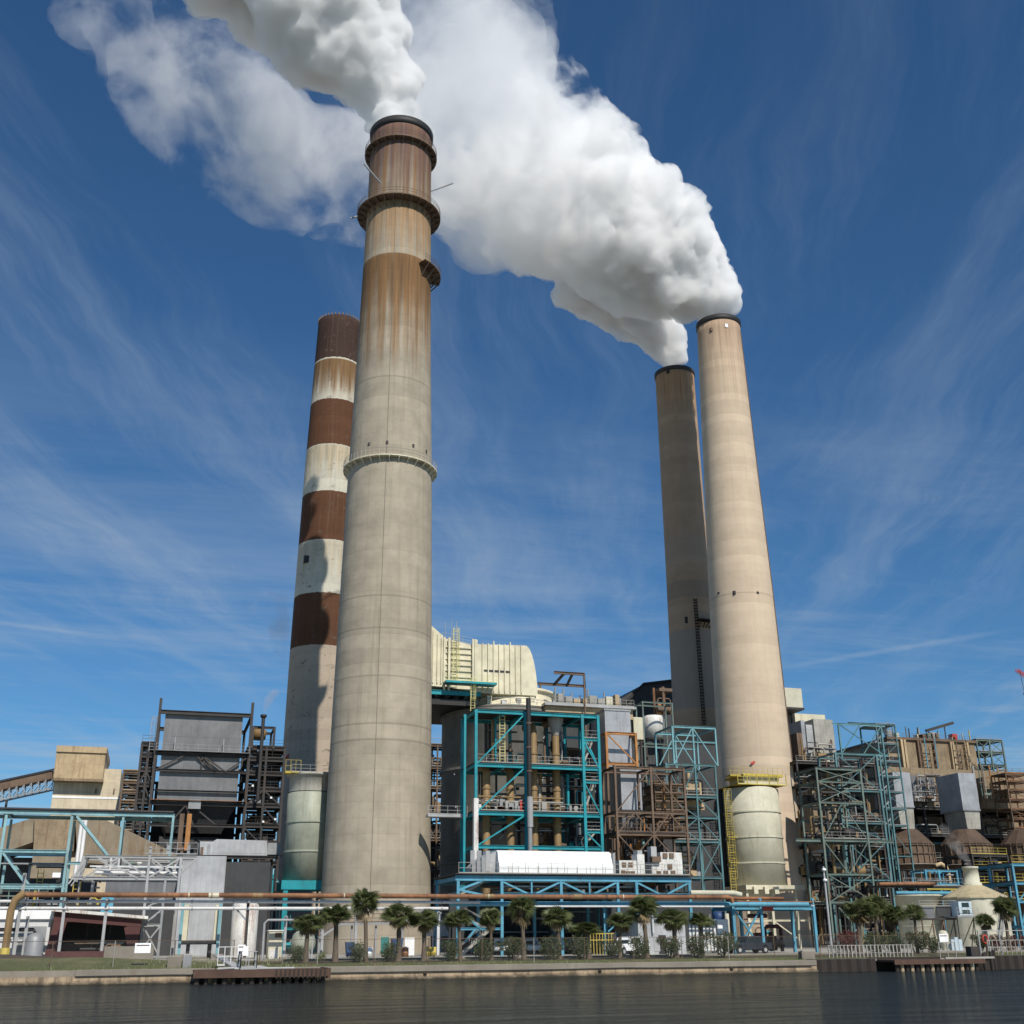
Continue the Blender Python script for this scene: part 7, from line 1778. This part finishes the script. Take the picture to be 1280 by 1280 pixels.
    def fence(lab, a, b, h, seedx, toprail=True):
        t = thing('chain_fence', lab, 'fence', (a, Yf, 1.3), 'chain link fences on the bank'); n = max(2, int((b-a)/4.6))
        for i in range(n+1): x = a+(b-a)*i/n; MB().tube([(x, Yf, 1.08), (x, Yf, 1.3+h)], .035, 6).build('post', 'rail' if i % 4 == 1 else 'brownsteel', t)
        MB().tube([(a, Yf, 1.3+h-.03), (b, Yf, 1.3+h-.03)], .02, 5).build('top_rail', 'brownsteel', t)
        MB().add([(a, Yf+.02, 1.12), (b, Yf+.02, 1.12), (b, Yf+.02, 1.27+h), (a, Yf+.02, 1.27+h)], [(0, 1, 2, 3)]).build('mesh', 'chain', t)
        return t
    fence('chain link fence along the grass bank at left, ending at the dock gangway', -45, xx(292, 1190, Yf), 1.9, 1)
    fence('chain link fence in front of the palms at centre', xx(325, 1190, Yf), xx(1024, 1190, Yf), 1.9, 2)
    fence('chain link fence on the bank right of the beige chimney', xx(1026, 1190, Yf), xx(1226, 1190, Yf), 1.9, 3)
    # fence signs: blank white boards with small unreadable print
    for px, py, lab, s in ((178.5, 1185, 'white notice board on the left part of the bank fence', .62), (302, 1187, 'small white notice on the fence by the gangway', .3), (1179.5, 1172.5, 'white notice board on the fence before the screen platform', .5)):
        c = P(px, py, Yf-.1); t = thing('notice_sign', lab, 'sign', (c.x, Yf-.1, c.z-.4), 'white notices on the fence')
        MB().box(c.x-s, c.x+s, Yf-.12, Yf-.07, c.z-.38, c.z+.38).build('board', 'white', t); MB().box(c.x-s*.8, c.x+s*.8, Yf-.128, Yf-.121, c.z+.16, c.z+.24).build('print_band', 'maroon', t)
    # low walls, blocks and odds on the grass
    for px, py, w, h, lab in ((218, 1204, .55, .75, 'square concrete block on the grass bank left of the dock'), (234, 1202, .35, .9, 'dark grey cabinet beside the dock'), (1011, 1198, .7, .6, 'squat concrete block at the right end of the grass bank')):
        Yb = 101.9; x = xx(px, py, Yb); t = thing('bank_block', lab, 'block', (x, Yb, 1.04), 'blocks on the bank'); MB().box(x-w, x+w, Yb, Yb+.7, 1.04, 1.2+h).build('body', 'seacap' if w > .4 else 'grey', t, bevel=.03); MB().box(x-w*.8, x+w*.8, Yb+.05, Yb+.6, 1.2+h+.002, 1.2+h+.06).build('cap', 'concrete', t)
    # low roadside wall and jersey blocks at left
    t = thing('low_wall', 'mottled low concrete wall behind the fence at left', 'wall', (xx(60, 1190, 119), 119, YARD)); MB().box(xx(130, 1190, 119), xx(192, 1190, 119), 119, 119.4, YARD, YARD+1.3).build('wall', 'seacap', t); MB().box(xx(62, 1190, 119), xx(130, 1190, 119)-.01, 119, 119.4, YARD, YARD+.9).build('wall', 'maroon', t)
    t = thing('dark_berm', 'dark gravel berm beside the left bank road', 'berm', (xx(40, 1196, 110), 110, 1.4)); a, b = -44, xx(150, 1195, 109)
    MB().add([(a, 107.6, 1.9), (b-4, 107.6, 1.9), (b+2, 110.3, 1.46), (a, 110.3, 1.46), (a, 109.2, 2.3), (b-9, 109.2, 2.2)], [(0, 1, 5, 4), (1, 2, 5), (2, 3, 4, 5)]).build('mound', 'mulch', t)
    c_ = xx(228, 1200, 106)
    tag(MB().add([(a-200, 101.3, 1.03), (c_, 101.3, 1.03), (c_+3, 107.8, 1.40), (b-2, 107.8, 1.92), (a-200, 107.8, 1.92), (c_+2, 104, 1.21)], [(0, 1, 5, 3, 4), (5, 2, 3)]).build('grass', 'grass'), kind='structure')
waterfront()

# ------------------------------------------------------------------ vehicles
def truck(x, y, rz, col, label, name='pickup_truck'):
    t = thing(name, label, 'truck', (0, 0, 0), 'vehicles parked in the yard')
    L, Wd = 5.4, 1.95
    prof = [(-2.7, .45), (-2.7, .95), (-2.55, 1.05), (-.95, 1.1), (-.85, 1.12), (-.45, 1.75), (-.2, 1.82), (.95, 1.82), (1.15, 1.75), (1.35, 1.15), (2.6, 1.12), (2.7, 1.0), (2.7, .45), (2.15, .42), (2.0, .75), (1.75, .88), (1.45, .75), (1.3, .42), (-1.35, .42), (-1.5, .75), (-1.75, .88), (-2.0, .75), (-2.15, .42)]
    MB().prism(prof, -Wd/2, Wd/2).build('body', col, t, bevel=.05)
    for s in (-1, 1):
        MB().prism([(-.72, 1.16), (-.42, 1.66), (.1, 1.7), (.1, 1.16)], s*Wd/2-.012*(1 if s < 0 else -1), s*Wd/2+.015*s).build('window', 'glass', t)
        MB().prism([(.18, 1.16), (.18, 1.7), (.95, 1.7), (1.1, 1.2)], s*Wd/2-.012*(1 if s < 0 else -1), s*Wd/2+.015*s).build('window', 'glass', t)
        for xw in (-1.75, 1.72):
            w = MB(); 
            n = 18; ring = [(xw+.37*cos(2*pi*k/n), .37+.37*sin(2*pi*k/n)) for k in range(n)]
            w.prism(ring, s*(Wd/2-.24), s*(Wd/2+.02)); wh = w.build('wheel', 'tyre', t)
            r2 = [(xw+.2*cos(2*pi*k/n), .37+.2*sin(2*pi*k/n)) for k in range(n)]
            MB().prism(r2, s*(Wd/2+.021), s*(Wd/2+.04)).build('hub', 'lightgrey', wh)
    MB().add([(-.86, -.8, 1.14), (-.86, .8, 1.14), (-.47, .75, 1.7), (-.47, -.75, 1.7)], [(0, 1, 2, 3)]).build('windscreen', 'glass', t)
    for s in (-.75, .75): MB().box(-2.73, -2.69, s-.18, s+.18, .78, .95).build('headlight', 'white', t)
    t.location = (x, y, YARD+.012); t.rotation_euler = (0, 0, rz)
    return t
def vehicles():
    for px, Y, rz, col, lab in ((784, 119.5, .5, 'white', 'white pickup half hidden behind a shrub left of the grey shed'), (934, 121, .15, 'carblack', 'dark pickup under the sky blue portal before the silo'),
                               (690, 138, 1.45, 'skyblue', 'blue truck nose in the shade under the blue platform, right of centre'), (719, 139, 1.5, 'lightgrey', 'grey truck parked in the shade under the blue platform'), (662, 139, 1.5, 'white', 'pale truck deep in the shade behind a palm trunk'), (628, 136, 1.3, 'white', 'white truck partly behind the second post of the blue platform')):
        truck(xx(px, 1180, Y), Y, rz, col, lab)
vehicles()

# ------------------------------------------------------------------ palms and shrubs
def fan_leaf(m, o, d, L, W_, rnd, droop):
    """petiole and a fan of blades"""
    d = d.normalized(); side = d.cross(Vector((0, 0, 1)))
    if side.length < 1e-2: side = Vector((1, 0, 0))
    side.normalize(); upv = side.cross(d).normalized(); ro = rnd.uniform(-1.25, 1.25)
    side, upv = side*cos(ro)+upv*sin(ro), upv*cos(ro)-side*sin(ro)
    pl = L*.42; mid = o+d*pl*.6+Vector((0, 0, -.02)); hub = o+d*pl+Vector((0, 0, -droop*pl*.25))
    m.add([o-side*.025, o+side*.025, hub+side*.02, hub-side*.02], [(0, 1, 2, 3)])
    n = 15
    for i in range(n):
        a = (i/(n-1)-.5)*2*1.75
        bd = (d*cos(a)+side*sin(a)).normalized()
        bl = L*.62*(1-.28*abs(a)/1.75)*rnd.uniform(.85, 1.1)
        w = .045+.02*rnd.random()
        p1 = hub+bd*bl*.55+upv*(.04*bl)+Vector((0, 0, -droop*bl*.10))
        p2 = hub+bd*bl+Vector((0, 0, -droop*bl*.42-.08*bl))
        s2 = bd.cross(upv).normalized()
        m.add([hub-s2*.012, hub+s2*.012, p1+s2*w, p1-s2*w], [(0, 1, 2, 3)])
        m.add([p1-s2*w, p1+s2*w, p2+s2*.004], [(0, 1, 2)])

def palm_proto(seed, skirt=True):
    rnd = random.Random(seed); H = 5.0
    t = thing('palm_tree', 'x', 'palm', (0, 0, 0), 'cabbage palms along the bank')
    lean = rnd.uniform(-.25, .25); ly = rnd.uniform(-.2, .2)
    pts = []; rs = []
    for i in range(13):
        f = i/12; pts.append((lean*f*f*1.2, ly*f*f, H*f)); rs.append(.19-.05*f+.05*(f > .8)+rnd.uniform(-.014, .014)+.06*(1-f)**6)
    MB().tube(pts, rs, 12).build('trunk', 'bark', t)
    top = Vector(pts[-1]); m = MB()
    for i in range(54):
        f = i/54
        el = math.asin(max(-1, min(1, rnd.uniform(-.55, 1)))); az = rnd.uniform(0, 2*pi)
        d = Vector((cos(az)*cos(el), sin(az)*cos(el), sin(el)))
        fan_leaf(m, top+Vector((0, 0, rnd.uniform(-.3, .15))), d, rnd.uniform(1.1, 1.75), 0, rnd, rnd.uniform(.1, .6))
    m.build('crown', 'palm', t)
    if skirt:
        m = MB()
        for i in range(9):
            el = radians(-50-rnd.uniform(0, 35)); az = i*2.39996*1.3
            d = Vector((cos(az)*cos(el), sin(az)*cos(el), sin(el)))
            fan_leaf(m, top+Vector((0, 0, -.35)), d, rnd.uniform(1.0, 1.5), 0, rnd, .6)
        m.build('dead_fronds', 'deadpalm', t)
    m = MB()
    for i in range(26):
        a = i*2.4; z = H-1.0+i*.035; r = .17; c = Vector((lean*(z/H)**2*1.2+r*cos(a), ly*(z/H)**2+r*sin(a), z)); m.beam(c, c+Vector((.16*cos(a), .16*sin(a), .22)), .07, .04)
    m.build('leaf_boots', 'deadpalm', t)
    return t

def vegetation():
    protos = [palm_proto(101), palm_proto(102, False), palm_proto(103), palm_proto(104)]
    spec = [(382, 1198, 1124, 'leftmost palm of the row, leaning slightly, before the pipe loop'), (419, 1198, 1112, 'broad crowned palm second from the left in the row'), (457, 1198, 1101, 'tallest slim palm in front of the grey chimney'),
            (498, 1197, 1112, 'palm with a hanging brown skirt right of the teal chimney door'), (530, 1197, 1120, 'bushy low palm between the chimney foot and the canopy tent'), (575, 1197, 1124, 'palm before the left post of the blue platform'),
            (614, 1197, 1126, 'small palm left of the second blue platform post'), (655, 1196, 1108, 'tall palm with a curved pale trunk under the white enclosure'), (699, 1195, 1120, 'palm in front of the third blue platform post'),
            (736, 1195, 1131, 'wide dark palm left of the yellow barrier'), (775, 1195, 1126, 'palm just right of the yellow barrier'), (809, 1194, 1106, 'tall palm before the left side of the grey shed'),
            (845, 1194, 1118, 'full crowned palm before the doorway of the grey shed'), (878, 1193, 1128, 'palm standing before the white slatted screen'), (1075, 1190, 1110, 'left palm of the dark trio below the green tower'),
            (1099, 1190, 1108, 'middle palm of the dark trio below the green tower'), (1122, 1189, 1120, 'right palm of the dark trio beside the cream tank'), (1147, 1188, 1124, 'little round headed palm in front of the open cream tank'),
            (1262, 1186, 1112, 'palm at the right edge before the blue braced frame'), (1234, 1184, 1134, 'short palm before the domed cream tank')]
    for i, (px, pb, pt, lab) in enumerate(spec):
        Y = 106.4 if i < 14 else 108.5
        if i == 18: Y = 112
        x = xx(px, pb, Y); zt = zz(pt, px, Y); H = zt-1.4
        p = protos[i % 4]
        o = p if i < 4 else copy_tree(p)
        crown = (1.18+.16*math.sin(i*2.3)) if px not in (1147, 1234, 614) else .82
        s = crown; o.scale = (s, s, (H)/(5.0+1.55*s)*1.0)
        sz = (H-1.55*s)/5.0
        o.scale = (s, s, max(.45, sz if sz > .3 else .3)); 
        o.location = (x, Y, 1.3 if Y < 107 else 1.35); o.rotation_euler = (0, 0, i*1.3); o['label'] = lab
    # shrubs
    def shrub_proto(name, mat, seed, n=1500, flower=None):
        rnd = random.Random(seed); t = thing(name, 'x', 'shrub', (0, 0, 0), 'shrubs on the bank')
        m = MB()
        for i in range(9):
            a = rnd.uniform(0, 2*pi); m.beam((0.1*cos(a), .1*sin(a), 0), (.6*cos(a), .6*sin(a), rnd.uniform(1.0, 1.6)), .045)
        m.build('stems', 'bark', t)
        m = MB(); fl = MB(); cl = [(Vector((rnd.gauss(0, .42), rnd.gauss(0, .42), rnd.uniform(.45, 1.65))), rnd.uniform(.25, .5)) for _ in range(17)]
        for i in range(n):
            c, r = rnd.choice(cl); d = Vector((rnd.gauss(0, 1), rnd.gauss(0, 1), rnd.gauss(0, 1))).normalized(); p = c+d*r*rnd.uniform(.5, 1.05)
            if p.z < .08: continue
            dr = (d+Vector((0, 0, .7))+Vector((rnd.gauss(0, .4), rnd.gauss(0, .4), 0))).normalized(); s = dr.cross(Vector((rnd.gauss(0, 1), rnd.gauss(0, 1), .2))).normalized()
            L = rnd.uniform(.14, .26); w = .03
            tgt = fl if flower and rnd.random() < .10 and p.z > .9 else m
            tgt.add([p, p+dr*L*.5+s*w, p+dr*L, p+dr*L*.5-s*w], [(0, 1, 2, 3)])
        m.build('foliage', mat, t)
        if flower: fl.build('blossom', flower, t)
        return t
    sp = {'g': shrub_proto('oleander_shrub', 'shrub', 1), 'r': shrub_proto('oleander_shrub', 'shrub', 2, 1700, 'redshrub'), 'y': shrub_proto('spiky_shrub', 'paleshrub', 3, 900), 'd': shrub_proto('reddish_shrub', 'redshrub', 4, 1700)}
    used = set()
    spec = [(371, 1197, 20, 'g', 'dark shrub at the foot of the leftmost palm'), (404, 1198, 13, 'y', 'low yellow green shrub between the first two palms'), (446, 1198, 23, 'g', 'bushy shrub left of the tallest slim palm'), (487, 1198, 23, 'g', 'dark shrub before the teal chimney door'),
            (564, 1197, 24, 'g', 'shrub left of the stair below the blue platform'), (604, 1196, 25, 'g', 'shrub below the small palm near the blue stair'), (644, 1196, 27, 'r', 'tall shrub left of the palm with the curved trunk'), (688, 1195, 27, 'g', 'shrub left of the third blue platform post'),
            (727, 1195, 27, 'g', 'rounded shrub left of the yellow barrier'), (766, 1195, 22, 'r', 'shrub in front of the yellow barrier'), (800, 1194, 26, 'g', 'shrub hiding the back of the white pickup'), (836, 1194, 25, 'r', 'shrub before the dark doorway of the grey shed'),
            (871, 1194, 26, 'g', 'shrub in front of the white slatted screen'), (903, 1192, 30, 'r', 'large flowering shrub left of the blue portal'), (1062, 1190, 27, 'd', 'reddish shrub under the left palm of the dark trio'), (1092, 1190, 25, 'g', 'green shrub under the middle palm of the trio'),
            (1118, 1189, 25, 'g', 'green shrub left of the little round headed palm'), (1145, 1188, 26, 'r', 'shrub at the foot of the little round headed palm'), (1167, 1187, 20, 'g', 'small shrub before the screen platform'), (1226, 1182, 20, 'r', 'shrub before the stair of the domed tank'),
            (1243, 1181, 19, 'd', 'reddish shrub under the short palm'), (1262, 1180, 18, 'd', 'reddish shrub second from the right edge'), (1281, 1180, 18, 'd', 'reddish shrub cut by the right edge')]
    for px, pb, hp, k, lab in spec:
        Y = 105.6 if px < 1000 else 108.2
        if px > 1200: Y = 113
        x = xx(px, pb, Y); s = hp/F*(Y/ray(px, pb).y)/1.95*1.0
        src = sp[k]; o = src if k not in used else copy_tree(src); used.add(k)
        o.location = (x, Y, 1.27 if Y < 107 else 1.36 if Y < 110 else YARD); o.scale = (s*1.12, s*1.12, s); o.rotation_euler = (0, 0, px*.37); o['label'] = lab
vegetation()

def weeds():
    """rough grass and weeds on the bank, overhanging the wall"""
    rnd = random.Random(77); m = MB()
    x_end = xx(1018, 1200, 101)
    for i in range(9000):
        x = rnd.uniform(-46, 150); k = rnd.random()
        if k < .45: y = 101.22+abs(rnd.gauss(0, .12)); z = 1.0
        else: y = rnd.uniform(101.3, 107.5); z = 1.02+(y-101.3)*.05
        if x > x_end and y < 102: continue
        if x < 20: z += max(0, y-101.3)*.07
        if math.sin(x*.7)+math.sin(x*.23+1) < rnd.uniform(-1.6, .8): continue
        h = rnd.uniform(.08, .26) if k > .06 else rnd.uniform(.25, .5); a = rnd.uniform(0, 2*pi); w = .03
        dx, dy = cos(a)*h*.5, sin(a)*h*.5
        m.add([(x-w, y, z-.05), (x+w, y, z-.05), (x+dx, y+dy, z+h)], [(0, 1, 2)])
    tag(m.build('weeds', 'paleshrub'), 'rough weeds and long grass along the top of the seawall', 'weeds', kind='stuff')
weeds()

# ------------------------------------------------------------------ steam and smoke
def steam_mat(name, dens, origin, far, thr0, thr1, scale=.09, col=(1, 1, 1), aniso=0.0, near=0, soft=.22, detail=4, fade=.35):
    """density wears thin with the distance from the chimney mouth"""
    m = bpy.data.materials.new(name); m.use_nodes = True
    t = NT(m.node_tree); t.n.clear()
    p = poscO(t)
    v = t.vmath('SUBTRACT', p, tuple(origin))
    d = t.vmath('LENGTH', v, out=1)
    n = t.noise(p, scale, detail, .68, .3)
    thr = t.map(d, near, far, thr0, thr1)
    s = t.map(t.math('SUBTRACT', n, thr), 0, soft, 0, 1, True)
    den = t.math('MULTIPLY', s, t.map(d, near, far, dens, dens*fade))
    pv = t.new('ShaderNodeVolumePrincipled')
    pv.inputs['Color'].default_value = (*col, 1); pv.inputs['Anisotropy'].default_value = aniso
    t.l.new(den, pv.inputs['Density'])
    o = t.new('ShaderNodeOutputMaterial'); t.l.new(pv.outputs[0], o.inputs['Volume'])
    return m

def blobs_obj(name, label, blobs, mat, origin, voxel=1.6, d1=(14, 6.0), d2=(5, 2.2), d3=None, cat='steam', group=None, seed=1):
    rnd = random.Random(seed)
    import bmesh
    bm = bmesh.new()
    for c, r in blobs:
        mt = Matrix.Translation(Vector(c)-Vector(origin)) @ Matrix.Rotation(rnd.uniform(0, 3), 4, 'Z') @ Matrix.Scale(r, 4)
        bmesh.ops.create_icosphere(bm, subdivisions=3, radius=1, matrix=mt)
    me = bpy.data.meshes.new(name); bm.to_mesh(me); bm.free()
    me.materials.append(mat)
    ob = bpy.data.objects.new(name, me); C.objects.link(ob); ob.location = origin
    r = ob.modifiers.new('merge', 'REMESH'); r.mode = 'VOXEL'; r.voxel_size = voxel; r.use_smooth_shade = True
    for i, (sz, st) in enumerate([q for q in (d1, d2, d3) if q]):
        if not st: continue
        tx = bpy.data.textures.new(name+'_billow', 'CLOUDS'); tx.noise_scale = sz; tx.noise_depth = 2; tx.noise_type = 'SOFT_NOISE'
        dm = ob.modifiers.new('billow', 'DISPLACE'); dm.texture = tx; dm.strength = st; dm.mid_level = .5; dm.texture_coords = 'LOCAL'
    return tag(ob, label, cat, group, kind='stuff')

def path_blobs(keys, n, Y, jit=.35, yj=.5, seed=0, sub=3, k=1.0):
    """keys: (px, py, radius px); spheres strung along with smaller ones on their rims"""
    rnd = random.Random(seed); out = []
    L = len(keys)-1
    for i in range(n):
        f = i/(n-1)*L; j = min(int(f), L-1); u = f-j
        a, b = keys[j], keys[j+1]
        px, py, r = (a[q]+(b[q]-a[q])*u for q in range(3))
        depth = Y/ray(px, py).y
        R = r/F*depth*k
        c = P(px, py, Y)
        out.append((c, R*.78))
        for _ in range(sub):
            a1 = rnd.uniform(0, 2*pi); a2 = rnd.uniform(-1, 1)
            dv = Vector((cos(a1)*sqrt(1-a2*a2), sin(a1)*sqrt(1-a2*a2)*yj*1.6, a2))
            out.append((c+dv*R*.62, R*rnd.uniform(.3, .5)))
    return out

def steam():
    # tall grey chimney
    o = Vector((31.6, 174, 151))
    keys = [(505, 162, 27), (497, 142, 33), (482, 115, 44), (464, 88, 57), (444, 62, 70), (422, 36, 83), (398, 2, 100), (374, -45, 120), (345, -110, 150), (300, -200, 190)]
    bl = path_blobs(keys, 26, 174, seed=2, sub=13)
    blobs_obj('steam_plume', 'thick white steam streaming left from the tallest grey chimney', bl, steam_mat('steam_left', .75, o, 190, .18, .46, .085, detail=6), o, .9, (10, 6), (4.0, 3.2), (1.7, 1.3), group='steam plumes', seed=3)
    # beige chimney
    o = Vector((123.4, 223, 149.5))
    keys = [(904, 394, 17), (897, 378, 28), (884, 362, 42), (862, 345, 56), (830, 325, 74), (795, 300, 92), (755, 272, 104), (715, 245, 116), (670, 215, 128), (625, 170, 135)]
    bl = path_blobs(keys, 23, 223, seed=5, sub=13)
    blobs_obj('steam_plume', 'dense white steam billowing from the right front beige chimney', bl, steam_mat('steam_right', .7, o, 100, .22, .60, .07, near=12, fade=.12, detail=7), o, 1.0, (11, 7), (4.3, 3.4), (1.9, 1.4), group='steam plumes', seed=4)
    o = Vector((123, 248.8, 149))
    keys = [(848, 452, 13), (838, 434, 22), (820, 412, 32), (795, 392, 38), (765, 372, 44), (730, 350, 52)]
    bl = path_blobs(keys, 16, 248.8, seed=8, sub=12)
    blobs_obj('steam_plume', 'narrower steam jet from the shaded rear chimney joining the big plume', bl, steam_mat('steam_rear', .9, o, 100, .2, .46, .08, near=10, fade=.2), o, .95, (8, 4), (3.8, 2.4), (1.7, .9), group='steam plumes', seed=6)
    # the two right plumes merged and torn apart as they drift left
    o = Vector((123, 235, 150))
    keys = [(780, 290, 80), (740, 265, 105), (690, 240, 125), (640, 215, 140), (600, 175, 150), (570, 120, 135), (580, 50, 120), (560, -30, 130)]
    bl = path_blobs(keys, 14, 240, seed=11, sub=7)
    blobs_obj('steam_cloud', 'thinning white cloud drifting past the head of the grey chimney', bl, steam_mat('steam_mid', .065, o, 230, .34, .53, .038, near=60, soft=.2, detail=8), o, 3, (30, 16), (10, 6), cat='steam cloud', seed=7)
    keys = [(490, 225, 90), (430, 222, 98), (370, 212, 104), (320, 190, 112), (275, 150, 118), (230, 100, 110), (180, 45, 100), (130, -10, 85)]
    bl = path_blobs(keys, 14, 240, seed=12, sub=4)
    blobs_obj('steam_cloud', 'ragged wisps of old steam left of the grey chimney head', bl, steam_mat('steam_wisp', .055, o, 240, .445, .56, .042, near=120, soft=.14, detail=8), o, 3, (30, 16), (10, 6), cat='steam cloud', seed=9)
    # small puffs
    o = P(330, 893, 200)
    bl = path_blobs([(331, 892, 3), (333, 882, 5), (336, 874, 8), (343, 867, 8)], 7, 200, seed=1, sub=3)
    blobs_obj('smoke_puff', 'small grey puff over the thin exhaust pipe by the left boiler frame', bl, steam_mat('puff', .35, o, 12, .2, .45, .5, col=(.75, .72, .74)), o, .35, (2, .8), (.8, .4), cat='smoke', seed=2)
    o = P(352, 810, 280)
    bl = path_blobs([(356, 830, 10), (352, 800, 16), (350, 770, 20), (338, 758, 22), (312, 758, 14)], 8, 280, seed=3, sub=3)
    blobs_obj('smoke_wisp', 'faint brownish wisp left of the banded chimney', bl, steam_mat('wisp', .09, o, 40, .38, .46, .12, col=(.72, .64, .62)), o, 1.2, (6, 2.5), (2, 1), cat='smoke', seed=5)
    o = P(1213, 1085, 150)
    bl = path_blobs([(1212, 1082, 6), (1206, 1072, 8), (1198, 1060, 9), (1188, 1048, 9), (1180, 1036, 8)], 9, 152, seed=4, sub=3)
    blobs_obj('smoke_puff', 'pale steam drifting up from the neck of the domed tank', bl, steam_mat('tanksteam', .22, o, 12, .28, .48, .5, col=(.8, .78, .78)), o, .35, (2, .8), (.8, .4), cat='smoke', seed=6)
steam()
